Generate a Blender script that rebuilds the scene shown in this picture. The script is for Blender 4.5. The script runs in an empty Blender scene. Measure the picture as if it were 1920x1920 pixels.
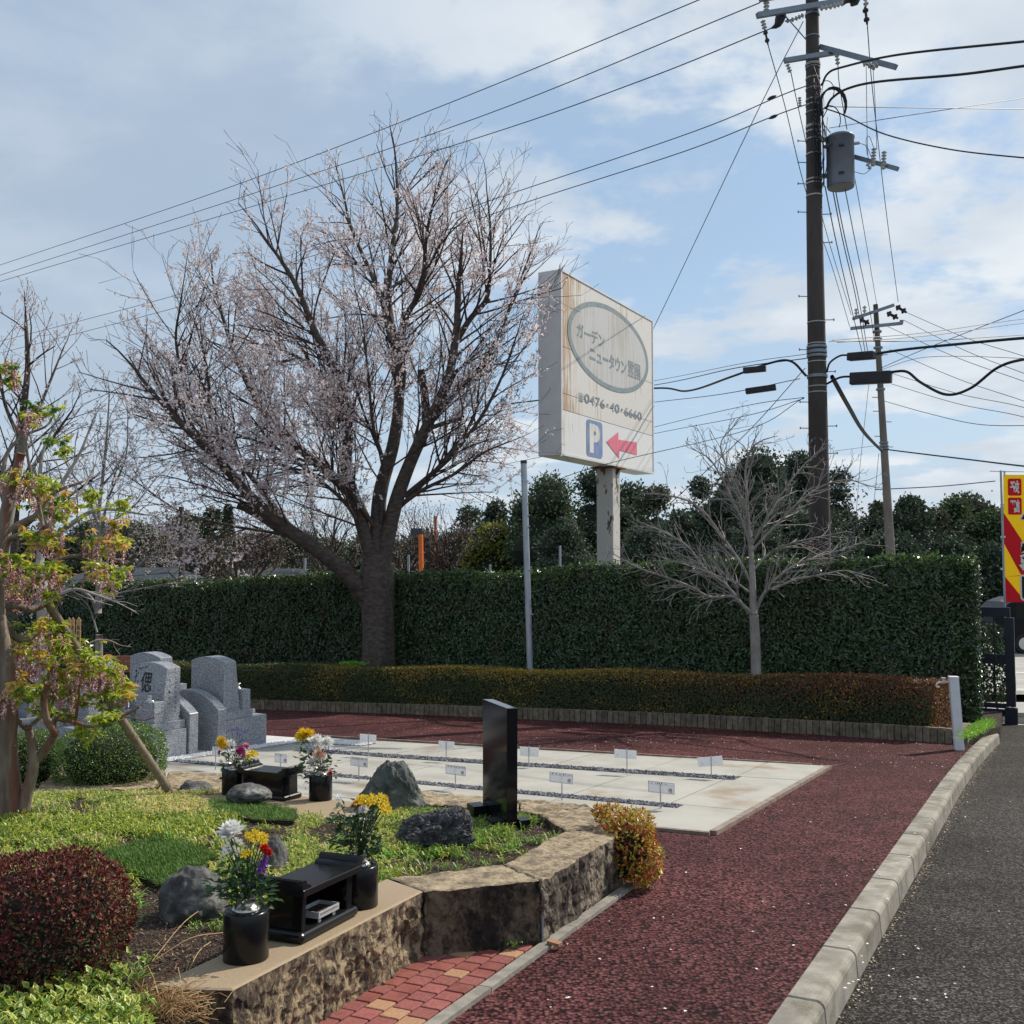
import bpy, math, random
import numpy as np
from mathutils import Vector, Matrix, noise as mnoise

# ---------------------------------------------------------------- camera, sky, sun
SC = bpy.context.scene
COL = SC.collection
H = 1.55                      # eye height above the ground under the camera
F = 1850.0                    # focal length in pixels of the 1920 px photograph
PITCH = math.atan(95 / F)     # the camera looks up a little
S = 0.0645                    # the cemetery ground falls away from the camera
cam_d = bpy.data.cameras.new('camera'); cam = bpy.data.objects.new('camera', cam_d); COL.objects.link(cam)
cam.location = (0, 0, H); cam.rotation_euler = (math.pi / 2 + PITCH, 0, 0)
cam_d.sensor_width = 36; cam_d.lens = 36 * F / 1920; cam_d.clip_end = 3000; cam_d.clip_start = .05
SC.camera = cam
SUN_AZ = Vector((0.83, 0.56, 0)).normalized(); SUN_EL = math.radians(43)
sun_dir = Vector((SUN_AZ.x * math.cos(SUN_EL), SUN_AZ.y * math.cos(SUN_EL), math.sin(SUN_EL)))
sd = bpy.data.lights.new('sun', 'SUN'); sd.energy = 4.9; sd.angle = math.radians(.55); sd.color = (1, .905, .78)
so = bpy.data.objects.new('sun', sd); COL.objects.link(so)
so.rotation_euler = (-sun_dir).to_track_quat('-Z', 'Y').to_euler()
SC.view_settings.view_transform = 'Standard'; SC.view_settings.look = 'None'
SC.view_settings.exposure = 0; SC.view_settings.gamma = 1; SC.view_settings.use_curve_mapping = False
SC.cycles.max_bounces = 6; SC.cycles.transparent_max_bounces = 6
SC.cycles.diffuse_bounces = 3; SC.cycles.glossy_bounces = 3

w = bpy.data.worlds.new('World'); SC.world = w; w.use_nodes = True
nt = w.node_tree; N_ = nt.nodes; L_ = nt.links
for n in list(N_): N_.remove(n)
def nn(t, **k):
    n = N_.new(t)
    for a, b in k.items(): setattr(n, a, b)
    return n
wo = nn('ShaderNodeOutputWorld'); bg = nn('ShaderNodeBackground'); L_.new(bg.outputs[0], wo.inputs[0])
bg.inputs[1].default_value = .14
sky = nn('ShaderNodeTexSky', sky_type='NISHITA', sun_disc=False)
sky.sun_elevation = SUN_EL
sky.sun_rotation = math.atan2(SUN_AZ.x, SUN_AZ.y)
sky.air_density = 1.0; sky.dust_density = .8; sky.ozone_density = 1.4
tc = nn('ShaderNodeTexCoord')
sep = nn('ShaderNodeSeparateXYZ'); L_.new(tc.outputs['Generated'], sep.inputs[0])
def wm(op, a, b=None, c=None, clamp=False):
    n = nn('ShaderNodeMath', operation=op); n.use_clamp = clamp
    for i, v in enumerate((a, b, c)):
        if v is None: continue
        if isinstance(v, (int, float)): n.inputs[i].default_value = v
        else: L_.new(v, n.inputs[i])
    return n.outputs[0]
zz = wm('ADD', wm('MAXIMUM', sep.outputs[2], 0.0), .16)
cx = wm('DIVIDE', sep.outputs[0], zz); cy = wm('DIVIDE', sep.outputs[1], zz)
cmb = nn('ShaderNodeCombineXYZ'); L_.new(cx, cmb.inputs[0]); L_.new(cy, cmb.inputs[1])
def wnoise(scale, detail, rough, off, vec=None, dist=0.0):
    mp = nn('ShaderNodeMapping'); mp.inputs['Location'].default_value = off
    L_.new(vec or cmb.outputs[0], mp.inputs[0])
    n = nn('ShaderNodeTexNoise'); n.inputs['Scale'].default_value = scale
    n.inputs['Detail'].default_value = detail; n.inputs['Roughness'].default_value = rough
    n.inputs['Distortion'].default_value = dist
    L_.new(mp.outputs[0], n.inputs['Vector']); return n.outputs[0]
def wramp(v, a, b, lo=0.0, hi=1.0):
    n = nn('ShaderNodeMapRange'); n.interpolation_type = 'SMOOTHSTEP'
    n.inputs[1].default_value = a; n.inputs[2].default_value = b
    n.inputs[3].default_value = lo; n.inputs[4].default_value = hi
    L_.new(v, n.inputs[0]); return n.outputs[0]
def wmix(f, a, b):
    n = nn('ShaderNodeMix', data_type='RGBA')
    if isinstance(f, (int, float)): n.inputs[0].default_value = f
    else: L_.new(f, n.inputs[0])
    for i, v in ((6, a), (7, b)):
        if isinstance(v, tuple): n.inputs[i].default_value = (*v, 1)
        else: L_.new(v, n.inputs[i])
    return n.outputs[2]
big = wnoise(.45, 3, .5, (3.1, 7.7, 0))          # where the cloud fields lie
puff = wnoise(1.9, 9, .56, (12.4, 3.3, 0), dist=.15)
fine = wnoise(5.5, 7, .6, (1.4, 9.3, 0))
dens = wm('ADD', wm('MULTIPLY', puff, .72), wm('ADD', wm('MULTIPLY', big, .42), wm('MULTIPLY', fine, .12)))
eastw = wramp(sep.outputs[0], .05, .5)
cum = wramp(wm('ADD', dens, wm('MULTIPLY', eastw, .045)), .625, .71)
veil = wramp(wnoise(.8, 5, .55, (5, 2, 1), dist=.4), .42, .72, .02, .5)
# thicker high overcast to the west (left), clearer air to the east
west = wramp(wm('SUBTRACT', sep.outputs[0], wm('MULTIPLY', sep.outputs[2], .35)), .05, -.5)
veil2 = wm('MULTIPLY', wm('MULTIPLY', west, .8), wramp(wnoise(.7, 4, .5, (8, 1, 3)), .3, .6, .4, 1.0))
vmask = wm('MAXIMUM', veil, veil2)
hor = wramp(sep.outputs[2], .34, -.02)           # pale band low over the land
skyb = wmix(.6, sky.outputs[0], (2.85, 4.1, 5.5))
c0 = wmix(wm('MULTIPLY', hor, .75), skyb, (3.9, 4.8, 5.75))
c1 = wmix(wm('MULTIPLY', vmask, .85), c0, wmix(wramp(puff, .35, .65), (3.3, 3.85, 4.55), (4.1, 4.6, 5.25)))
shade = wramp(wnoise(2.6, 5, .5, (2, 5, 8)), .35, .7)
ccol = wmix(shade, (4.5, 5.0, 5.6), (6.2, 6.5, 6.7))
c2 = wmix(wm('MULTIPLY', cum, wramp(sep.outputs[0], -.35, .12, .12, .88)), c1, ccol)
L_.new(c2, bg.inputs[0])

# ---------------------------------------------------------------- geometry helpers
RF = Vector((0, math.cos(PITCH), math.sin(PITCH))); RU = Vector((0, -math.sin(PITCH), math.cos(PITCH)))
def ray(px, py): return RF + Vector(((px - 960) / F, 0, 0)) + RU * ((960 - py) / F)
def P(px, py, Y):
    d = ray(px, py); return Vector((0, 0, H)) + d * (Y / d.y)
def G(px, py, h=0.0):
    d = ray(px, py); t = (H - h) / (-d.z - S * d.y); return Vector((0, 0, H)) + d * t
def FL(px, py, z):
    d = ray(px, py); t = (z - H) / d.z; return Vector((0, 0, H)) + d * t
ZF = -1.5
def gz(y): return max(-S * y, ZF) if y > 0 else -S * y
U = Vector((.869, -.494, 0)); NN = Vector((.494, .869, 0))
def UN(u, n, h=0.0):
    v = U * u + NN * n; v.z = -S * v.y + h; return v
def toUN(v): return (v.x * .869 - v.y * .494, v.x * .494 + v.y * .869)

class MB:
    """collects polygons (numpy blocks) and links them as ONE mesh object"""
    def __init__(s): s.v = []; s.f = []; s.n = 0; s.col = []
    def add(s, verts, faces, mi=0):
        verts = np.asarray(verts, dtype=np.float64).reshape(-1, 3); base = s.n
        s.v.append(verts); s.n += len(verts)
        if isinstance(faces, np.ndarray): s.f.append((faces + base, mi))
        else:
            by = {}
            for f in faces: by.setdefault(len(f), []).append(f)
            for k, fs in by.items(): s.f.append((np.array(fs, dtype=np.int64) + base, mi))
    def box(s, c, sx, sy, sz, ax=None, ay=None, mi=0):
        c = Vector(c); ax = Vector(ax or (1, 0, 0)); ay = Vector(ay or (0, 1, 0)); az = ax.cross(ay)
        vs = [c + ax * (i * sx / 2) + ay * (j * sy / 2) + az * (k * sz / 2) for k in (-1, 1) for j in (-1, 1) for i in (-1, 1)]
        s.add([tuple(v) for v in vs], [(0, 2, 3, 1), (4, 5, 7, 6), (0, 1, 5, 4), (2, 6, 7, 3), (0, 4, 6, 2), (1, 3, 7, 5)], mi)
    def prism(s, bot, top, mi=0):
        n = len(bot); s.add([tuple(p) for p in bot] + [tuple(p) for p in top],
              [tuple(reversed(range(n))), tuple(range(n, 2 * n))] + [(i, (i + 1) % n, n + (i + 1) % n, n + i) for i in range(n)], mi)
    def tube(s, pts, rad, sides=8, cap=True, mi=0):
        pts = [Vector(p) for p in pts]; m = len(pts)
        if isinstance(rad, (int, float)): rad = [rad] * m
        t0 = (pts[1] - pts[0]).normalized(); up = Vector((0, 0, 1)) if abs(t0.z) < .9 else Vector((1, 0, 0))
        a = t0.cross(up).normalized(); vs = []
        for i, p in enumerate(pts):
            t = (pts[min(i + 1, m - 1)] - pts[max(i - 1, 0)]).normalized()
            a = (a - t * a.dot(t)).normalized(); b = t.cross(a)
            for k in range(sides):
                th = 2 * math.pi * k / sides
                vs.append(p + (a * math.cos(th) + b * math.sin(th)) * rad[i])
        fs = []
        for i in range(m - 1):
            for k in range(sides):
                k2 = (k + 1) % sides
                fs.append((i * sides + k, i * sides + k2, (i + 1) * sides + k2, (i + 1) * sides + k))
        if cap:
            fs.append(tuple(range(sides))); fs.append(tuple((m - 1) * sides + k for k in reversed(range(sides))))
        s.add([tuple(v) for v in vs], fs, mi)
    def lathe(s, c, prof, sides=24, sx=1.0, sy=1.0, ax=None, ay=None, az=None, mi=0):
        c = Vector(c); ax = Vector(ax or (1, 0, 0)); ay = Vector(ay or (0, 1, 0)); az = Vector(az or (0, 0, 1))
        vs = []
        for r, z in prof:
            for k in range(sides):
                th = 2 * math.pi * k / sides
                vs.append(c + ax * (r * sx * math.cos(th)) + ay * (r * sy * math.sin(th)) + az * z)
        fs = []
        m = len(prof)
        for i in range(m - 1):
            for k in range(sides):
                k2 = (k + 1) % sides
                fs.append((i * sides + k, i * sides + k2, (i + 1) * sides + k2, (i + 1) * sides + k))
        fs.append(tuple(reversed(range(sides)))); fs.append(tuple((m - 1) * sides + k for k in range(sides)))
        s.add([tuple(v) for v in vs], fs, mi)
    def segs(s, p0, p1, r0, r1, sides=3, mi=0):
        p0 = np.asarray(p0, float); p1 = np.asarray(p1, float); r0 = np.asarray(r0, float)[:, None]; r1 = np.asarray(r1, float)[:, None]
        d = p1 - p0; d /= np.linalg.norm(d, axis=1, keepdims=True) + 1e-9
        ref = np.where(np.abs(d[:, 2:3]) < .9, np.array([[0, 0, 1.]]), np.array([[1., 0, 0]]))
        a = np.cross(d, ref); a /= np.linalg.norm(a, axis=1, keepdims=True) + 1e-9; b = np.cross(d, a)
        n = len(p0); V = np.zeros((n, 2 * sides, 3))
        for k in range(sides):
            th = 2 * math.pi * k / sides; o = a * math.cos(th) + b * math.sin(th)
            V[:, k] = p0 + o * r0; V[:, sides + k] = p1 + o * r1
        base = (np.arange(n) * 2 * sides)[:, None, None]
        q = np.array([[k, (k + 1) % sides, sides + (k + 1) % sides, sides + k] for k in range(sides)])[None]
        s.add(V.reshape(-1, 3), (base + q).reshape(-1, 4), mi)
    def leaves(s, c, d, nrm, ln, wd, fold=.25, mi=0):
        """folded rhombic leaves: c base points, d tip direction, nrm face normal"""
        c = np.asarray(c, float); n = len(c)
        d = d / (np.linalg.norm(d, axis=1, keepdims=True) + 1e-9)
        sdv = np.cross(d, nrm); sdv /= np.linalg.norm(sdv, axis=1, keepdims=True) + 1e-9
        up = np.cross(sdv, d)
        ln = np.broadcast_to(ln, (n,))[:, None]; wd = np.broadcast_to(wd, (n,))[:, None]
        V = np.stack([c, c + d * ln * .45 + sdv * wd * .5 + up * wd * fold, c + d * ln, c + d * ln * .45 - sdv * wd * .5 + up * wd * fold], axis=1)
        base = (np.arange(n) * 4)[:, None, None]
        s.add(V.reshape(-1, 3), (base + np.array([[[0, 1, 2], [0, 2, 3]]])).reshape(-1, 3), mi)
    def build(s, name, mats, parent=None, origin=None, smooth=False, kind=None):
        V = np.concatenate(s.v); me = bpy.data.meshes.new(name)
        pl = PLOC[parent.name] if parent is not None else (0, 0, 0)
        org = np.array(origin if origin is not None else pl, float)
        V = V - org
        loops = np.concatenate([f.reshape(-1) for f, _ in s.f]); sizes = np.concatenate([np.full(len(f), f.shape[1]) for f, _ in s.f])
        mi = np.concatenate([np.full(len(f), m) for f, m in s.f])
        me.vertices.add(len(V)); me.vertices.foreach_set('co', V.reshape(-1).astype(np.float32))
        me.loops.add(len(loops)); me.loops.foreach_set('vertex_index', loops.astype(np.int32))
        me.polygons.add(len(sizes)); me.polygons.foreach_set('loop_start', np.concatenate([[0], np.cumsum(sizes)[:-1]]).astype(np.int32))
        me.polygons.foreach_set('material_index', mi.astype(np.int32))
        me.polygons.foreach_set('use_smooth', np.full(len(sizes), smooth))
        me.update(calc_edges=True)
        for m in (mats if isinstance(mats, (list, tuple)) else [mats]): me.materials.append(m)
        o = bpy.data.objects.new(name, me); COL.objects.link(o)
        if parent is not None: o.parent = parent
        o.location = Vector(org) - Vector(pl)
        PLOC[o.name] = tuple(org)
        if kind: o['kind'] = kind
        return o
PLOC = {}
def tag(o, label=None, cat=None, group=None, kind=None):
    if label: o['label'] = label
    if cat: o['category'] = cat
    if group: o['group'] = group
    if kind: o['kind'] = kind
    return o
def thing(name, loc, label, cat, group=None):
    o = bpy.data.objects.new(name, None); COL.objects.link(o); o.location = loc; o.empty_display_size = .2
    PLOC[o.name] = tuple(loc)
    return tag(o, label, cat, group)
def kids(o): return [c for c in bpy.data.objects if c.parent == o]
def copy_tree(o, loc=None, rotz=None, label=None, parent=None):
    c = o.copy(); COL.objects.link(c)
    if parent is not None: c.parent = parent
    if loc is not None: c.location = loc; PLOC[c.name] = tuple(loc)
    if rotz is not None: c.rotation_euler.z = rotz
    if label: c['label'] = label
    for ch in kids(o): copy_tree(ch, parent=c)
    return c
def bevel(o, wdt=.005, seg=2):
    m = o.modifiers.new('edge', 'BEVEL'); m.width = wdt; m.segments = seg; m.limit_method = 'ANGLE'; m.angle_limit = .6
    return o
def spline(pts, k=6):
    pts = [Vector(p) for p in pts]; out = []
    q = [pts[0] * 2 - pts[1]] + pts + [pts[-1] * 2 - pts[-2]]
    for i in range(1, len(q) - 2):
        for j in range(k):
            t = j / k; a, b, c, d = q[i - 1], q[i], q[i + 1], q[i + 2]
            out.append(.5 * ((2 * b) + (c - a) * t + (2 * a - 5 * b + 4 * c - d) * t * t + (3 * b - a - 3 * c + d) * t ** 3))
    out.append(pts[-1]); return out
FONT = {}
def text(s, w_, h_, mat, parent, name, c, right, up, mirror=False, bold=0.0, depth=.001, stretch=True):
    """a piece of lettering as a mesh: centred on c, fitted into w_ x h_"""
    cu = bpy.data.curves.new('lettering', 'FONT'); cu.body = s; cu.size = 1; cu.offset = bold; cu.resolution_u = 3
    o = bpy.data.objects.new('lettering_tmp', cu); COL.objects.link(o); bpy.context.view_layer.update()
    me = bpy.data.meshes.new_from_object(o.evaluated_get(bpy.context.evaluated_depsgraph_get()))
    bpy.data.objects.remove(o); bpy.data.curves.remove(cu)
    n = len(me.vertices); V = np.zeros(n * 3, np.float32); me.vertices.foreach_get('co', V); V = V.reshape(-1, 3).astype(float)
    lo, hi = V.min(0), V.max(0); ctr = (lo + hi) / 2; sx = w_ / (hi[0] - lo[0]); sy = h_ / (hi[1] - lo[1])
    if not stretch: sx = sy = min(sx, sy)
    x = (V[:, 0] - ctr[0]) * sx * (-1 if mirror else 1); y = (V[:, 1] - ctr[1]) * sy
    right = np.array(right, float); up = np.array(up, float); nrm = np.cross(right, up)
    W = np.array(c, float)[None] + x[:, None] * right + y[:, None] * up + nrm * depth
    W -= np.array(PLOC[parent.name])
    me.vertices.foreach_set('co', W.reshape(-1).astype(np.float32)); me.update()
    me.materials.clear(); me.materials.append(mat)
    ob = bpy.data.objects.new(name, me); COL.objects.link(ob); ob.parent = parent; PLOC[ob.name] = PLOC[parent.name]
    return ob

# ---------------------------------------------------------------- materials
def mat(name, c1, c2=None, scale=5.0, detail=6, rough=.8, bump=0.0, bscale=None, metal=0.0, spec=.4, island=None,
        transl=0.0, stretch=None, lo=.35, hi=.65, c3=None, s3=1.0, coat=0.0, voro=False, c3lo=.5, c3hi=.75, obj_rand=0.0, bdist=.02, tint=(1.0, 1.0, 1.0), nrough=.6):
    m = bpy.data.materials.new(name); m.use_nodes = True; t = m.node_tree; nd = t.nodes; lk = t.links
    b = nd['Principled BSDF']; out = nd['Material Output']
    b.inputs['Roughness'].default_value = rough; b.inputs['Metallic'].default_value = metal
    b.inputs['Specular IOR Level'].default_value = spec; b.inputs['Coat Weight'].default_value = coat
    tc = nd.new('ShaderNodeTexCoord'); vec = tc.outputs['Object']
    if stretch:
        mp = nd.new('ShaderNodeMapping'); mp.inputs['Scale'].default_value = stretch; lk.new(vec, mp.inputs[0]); vec = mp.outputs[0]
    def nz(sc, det, w=None):
        n = nd.new('ShaderNodeTexNoise'); n.inputs['Scale'].default_value = sc; n.inputs['Detail'].default_value = det
        n.inputs['Roughness'].default_value = nrough; lk.new(vec, n.inputs['Vector']); return n.outputs[0]
    def ramp(v, a, b_):
        n = nd.new('ShaderNodeMapRange'); n.interpolation_type = 'SMOOTHSTEP'; n.inputs[1].default_value = a; n.inputs[2].default_value = b_
        lk.new(v, n.inputs[0]); return n.outputs[0]
    def mix(f, x, y, bt='MIX'):
        n = nd.new('ShaderNodeMix'); n.data_type = 'RGBA'; n.blend_type = bt
        if isinstance(f, (int, float)): n.inputs[0].default_value = f
        else: lk.new(f, n.inputs[0])
        for i, v in ((6, x), (7, y)):
            if isinstance(v, tuple): n.inputs[i].default_value = (*v[:3], 1)
            else: lk.new(v, n.inputs[i])
        return n.outputs[2]
    col = c1; nzo = None
    if c2 is not None:
        nzo = nz(scale, detail); col = mix(ramp(nzo, lo, hi), c1, c2)
    if c3 is not None: col = mix(ramp(nz(s3, 5), c3lo, c3hi), col, c3)
    if island:
        geo = nd.new('ShaderNodeNewGeometry'); cr = nd.new('ShaderNodeValToRGB'); cr.color_ramp.interpolation = 'LINEAR'
        els = cr.color_ramp.elements
        while len(els) < len(island): els.new(.5)
        for i, c in enumerate(island):
            els[i].position = c[3] if len(c) > 3 else i / (len(island) - 1); els[i].color = (*c[:3], 1)
        lk.new(geo.outputs['Random Per Island'], cr.inputs[0]); col = cr.outputs[0]
        if c2 is not None: col = mix(ramp(nzo, lo, hi), col, mix(1.0, cr.outputs[0], c2, 'MULTIPLY'))
    if obj_rand:
        oi = nd.new('ShaderNodeObjectInfo'); hs = nd.new('ShaderNodeHueSaturation')
        mr = nd.new('ShaderNodeMapRange'); mr.inputs[3].default_value = 1 - obj_rand; mr.inputs[4].default_value = 1 + obj_rand
        lk.new(oi.outputs['Random'], mr.inputs[0]); lk.new(mr.outputs[0], hs.inputs['Value'])
        if isinstance(col, tuple): hs.inputs['Color'].default_value = (*col[:3], 1)
        else: lk.new(col, hs.inputs['Color'])
        col = hs.outputs[0]
    if isinstance(col, tuple): b.inputs['Base Color'].default_value = (*col[:3], 1)
    else: lk.new(col, b.inputs['Base Color'])
    if bump:
        bp = nd.new('ShaderNodeBump'); bp.inputs['Strength'].default_value = bump; bp.inputs['Distance'].default_value = bdist
        if voro:
            vn = nd.new('ShaderNodeTexVoronoi'); vn.inputs['Scale'].default_value = bscale or scale; lk.new(vec, vn.inputs['Vector'])
            iv = nd.new('ShaderNodeMath'); iv.operation = 'SUBTRACT'; iv.inputs[0].default_value = 1; lk.new(vn.outputs['Distance'], iv.inputs[1])
            lk.new(iv.outputs[0], bp.inputs['Height'])
        else: lk.new(nz(bscale or scale * 2, 8), bp.inputs['Height'])
        lk.new(bp.outputs[0], b.inputs['Normal'])
    if transl:
        tr = nd.new('ShaderNodeBsdfTranslucent'); ms = nd.new('ShaderNodeMixShader'); ms.inputs[0].default_value = transl
        if isinstance(col, tuple): tr.inputs[0].default_value = (*col[:3], 1)
        else: lk.new(mix(1.0, col, tint, 'MULTIPLY'), tr.inputs[0])
        lk.new(b.outputs[0], ms.inputs[1]); lk.new(tr.outputs[0], ms.inputs[2]); lk.new(ms.outputs[0], out.inputs[0])
    return m
def asphalt(name, pebbles, gap, scale, patch=None, bump=.9):
    """porous asphalt: coated pebbles with dark gaps between them"""
    m = bpy.data.materials.new(name); m.use_nodes = True; t = m.node_tree; nd = t.nodes; lk = t.links
    b = nd['Principled BSDF']; b.inputs['Roughness'].default_value = .8; b.inputs['Specular IOR Level'].default_value = .12
    tc = nd.new('ShaderNodeTexCoord'); vo = nd.new('ShaderNodeTexVoronoi'); vo.inputs['Scale'].default_value = scale
    ds = nd.new('ShaderNodeTexNoise'); ds.inputs['Scale'].default_value = scale * .8; ds.inputs['Detail'].default_value = 2
    va = nd.new('ShaderNodeVectorMath'); va.operation = 'MULTIPLY_ADD'; va.inputs[1].default_value = (.012, .012, .012)
    lk.new(tc.outputs['Object'], ds.inputs['Vector']); lk.new(ds.outputs['Color'], va.inputs[0]); lk.new(tc.outputs['Object'], va.inputs[2])
    lk.new(va.outputs[0], vo.inputs['Vector'])
    cr = nd.new('ShaderNodeValToRGB'); els = cr.color_ramp.elements
    while len(els) < len(pebbles): els.new(.5)
    for i, c in enumerate(pebbles): els[i].position = i / (len(pebbles) - 1); els[i].color = (*c, 1)
    sp = nd.new('ShaderNodeSeparateColor'); lk.new(vo.outputs['Color'], sp.inputs[0]); lk.new(sp.outputs[0], cr.inputs[0])
    mr = nd.new('ShaderNodeMapRange'); mr.inputs[1].default_value = .38; mr.inputs[2].default_value = .72; lk.new(vo.outputs['Distance'], mr.inputs[0])
    mx = nd.new('ShaderNodeMix'); mx.data_type = 'RGBA'; lk.new(mr.outputs[0], mx.inputs[0]); lk.new(cr.outputs[0], mx.inputs[6]); mx.inputs[7].default_value = (*gap, 1)
    n1 = nd.new('ShaderNodeTexNoise'); n1.inputs['Scale'].default_value = .9; n1.inputs['Detail'].default_value = 6; lk.new(tc.outputs['Object'], n1.inputs['Vector'])
    m2 = nd.new('ShaderNodeMapRange'); m2.inputs[1].default_value = .35; m2.inputs[2].default_value = .65; m2.inputs[3].default_value = .72; m2.inputs[4].default_value = 1.25
    lk.new(n1.outputs[0], m2.inputs[0]); ml = nd.new('ShaderNodeVectorMath'); ml.operation = 'SCALE'
    n3 = nd.new('ShaderNodeTexNoise'); n3.inputs['Scale'].default_value = 4.2; n3.inputs['Detail'].default_value = 5; lk.new(tc.outputs['Object'], n3.inputs['Vector'])
    m3 = nd.new('ShaderNodeMapRange'); m3.inputs[1].default_value = .3; m3.inputs[2].default_value = .7; m3.inputs[3].default_value = .82; m3.inputs[4].default_value = 1.15; lk.new(n3.outputs[0], m3.inputs[0])
    mm = nd.new('ShaderNodeMath'); mm.operation = 'MULTIPLY'; lk.new(m2.outputs[0], mm.inputs[0]); lk.new(m3.outputs[0], mm.inputs[1])
    lk.new(mx.outputs[2], ml.inputs[0]); lk.new(mm.outputs[0], ml.inputs['Scale']); lk.new(ml.outputs[0], b.inputs['Base Color'])
    bp = nd.new('ShaderNodeBump'); bp.inputs['Strength'].default_value = bump; bp.inputs['Distance'].default_value = .006; bp.invert = True
    lk.new(vo.outputs['Distance'], bp.inputs['Height']); lk.new(bp.outputs[0], b.inputs['Normal'])
    return m
M = {}
M['red_asphalt'] = asphalt('red porous asphalt', [(.050, .013, .015), (.115, .036, .037), (.18, .075, .070)], (.008, .002, .003), 54)
M['asphalt'] = asphalt('black asphalt', [(.020, .018, .017), (.048, .043, .040), (.125, .115, .105)], (.005, .005, .005), 72)
M['earth'] = mat('earth', (.07, .05, .03), (.06, .08, .03), 1.2, rough=.95, bump=.4)
M['concrete'] = mat('concrete slab', (.33, .32, .285), (.40, .39, .35), 1.6, rough=.85, bump=.12, bscale=60, c3=(.28, .215, .15), s3=1.1, c3lo=.55, c3hi=.72)
M['joint'] = mat('sand joint', (.26, .2, .15), (.34, .27, .2), 8, rough=.95)
M['edging'] = mat('brown concrete edging', (.19, .14, .11), (.28, .23, .19), 9, rough=.9, bump=.3)
M['kerb'] = mat('kerb concrete', (.21, .195, .165), (.31, .29, .245), 7, rough=.9, bump=.25, bscale=120, c3=(.15, .135, .10), s3=5, c3lo=.46, c3hi=.7, obj_rand=.14)
M['strip'] = mat('path edge concrete', (.20, .185, .16), (.29, .27, .235), 12, rough=.9, bump=.3, bscale=120)
M['border_brick'] = mat('brown upright brick', (.125, .10, .072), (.21, .17, .125), 14, rough=.95, bump=.4, c3=(.06, .06, .035), s3=6, obj_rand=.25)
M['stone_rough'] = mat('split brown granite', (.44, .34, .21), (.095, .068, .048), 17, nrough=.76, stretch=(1, 1, .6), detail=12, rough=.9, bump=1.0, bscale=70, lo=.43, hi=.56, c3=(.055, .042, .034), s3=3.2, c3lo=.50, c3hi=.66, bdist=.02)
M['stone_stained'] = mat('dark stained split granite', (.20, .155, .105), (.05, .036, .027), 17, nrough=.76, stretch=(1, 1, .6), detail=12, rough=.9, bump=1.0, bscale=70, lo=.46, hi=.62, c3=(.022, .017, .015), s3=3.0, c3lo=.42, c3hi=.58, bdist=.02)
M['stone_greybrown'] = mat('grey brown split granite', (.33, .275, .205), (.085, .064, .05), 20, nrough=.78, stretch=(1, 1, .45), detail=12, rough=.9, bump=1.0, bscale=70, lo=.43, hi=.57, c3=(.05, .038, .032), s3=3.2, c3lo=.50, c3hi=.66, bdist=.02)
M['stone_top'] = mat('weathered granite top', (.44, .355, .225), (.16, .12, .085), 12, nrough=.75, detail=12, rough=.88, bump=.9, bscale=50, lo=.38, hi=.62, c3=(.13, .10, .075), s3=7, c3lo=.52, c3hi=.7, bdist=.015)
M['stone_sawn'] = mat('sawn tan granite', (.36, .275, .175), (.24, .185, .125), 260, detail=2, rough=.75, bump=.1, bscale=200, c3=(.30, .25, .18), s3=1.5)
M['granite'] = mat('grey speckled granite', (.055, .065, .085), (.46, .485, .52), 130, detail=3, rough=.32, spec=.5, lo=.42, hi=.58)
M['granite_blue'] = mat('polished blue grey granite', (.07, .08, .10), (.33, .36, .40), 150, detail=3, rough=.28, spec=.5, lo=.42, hi=.58)
M['black_granite'] = mat('polished black granite', (.006, .006, .008), (.010, .010, .012), 300, rough=.10, spec=.4)
M['black_satin'] = mat('satin black granite', (.006, .0065, .008), (.010, .011, .013), 200, rough=.24, spec=.3)
M['ink'] = mat('black lettering', (.01, .01, .014), rough=.6)
M['steel'] = mat('stainless steel', (.62, .60, .56), (.45, .43, .40), 20, rough=.32, metal=1.0)
M['galv'] = mat('galvanised steel', (.33, .37, .42), (.42, .46, .51), 12, rough=.5, metal=.6, stretch=(1, 1, .3))
M['white_paint'] = mat('white painted metal', (.62, .64, .68), (.7, .71, .74), 6, rough=.45)
M['plastic_white'] = mat('white plastic card', (.80, .81, .83), rough=.5, transl=.35)
M['beige'] = mat('beige tap', (.62, .58, .50), rough=.4)
M['soil'] = mat('dark mulch', (.026, .016, .012), (.075, .048, .034), 60, detail=10, rough=.95, bump=1.0, bscale=90, voro=True, c3=(.02, .014, .01), s3=4)
M['gravel_dark'] = mat('dark grey gravel', (.05, .055, .07), rough=.8, island=[(.03, .035, .045), (.09, .10, .12), (.28, .29, .32)])
M['gravel_white'] = mat('white pebbles', (.7, .7, .7), rough=.7, island=[(.5, .5, .52), (.65, .65, .66), (.75, .75, .74)])
M['bed_dark'] = mat('dark gravel bed', (.03, .033, .04), (.05, .055, .065), 30, rough=.9)
M['gravel_bed_white'] = mat('white pebble bed', (.5, .5, .5), (.6, .6, .6), 40, rough=.9)
M['petal'] = mat('fallen petals', (.8, .7, .7), rough=.6, island=[(.62, .52, .50), (.8, .72, .72), (.85, .8, .8)])
M['petal_flake'] = mat('debris', (.4, .3, .18), rough=.8, island=[(.4, .32, .2), (.55, .48, .34), (.3, .16, .1)])

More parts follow.
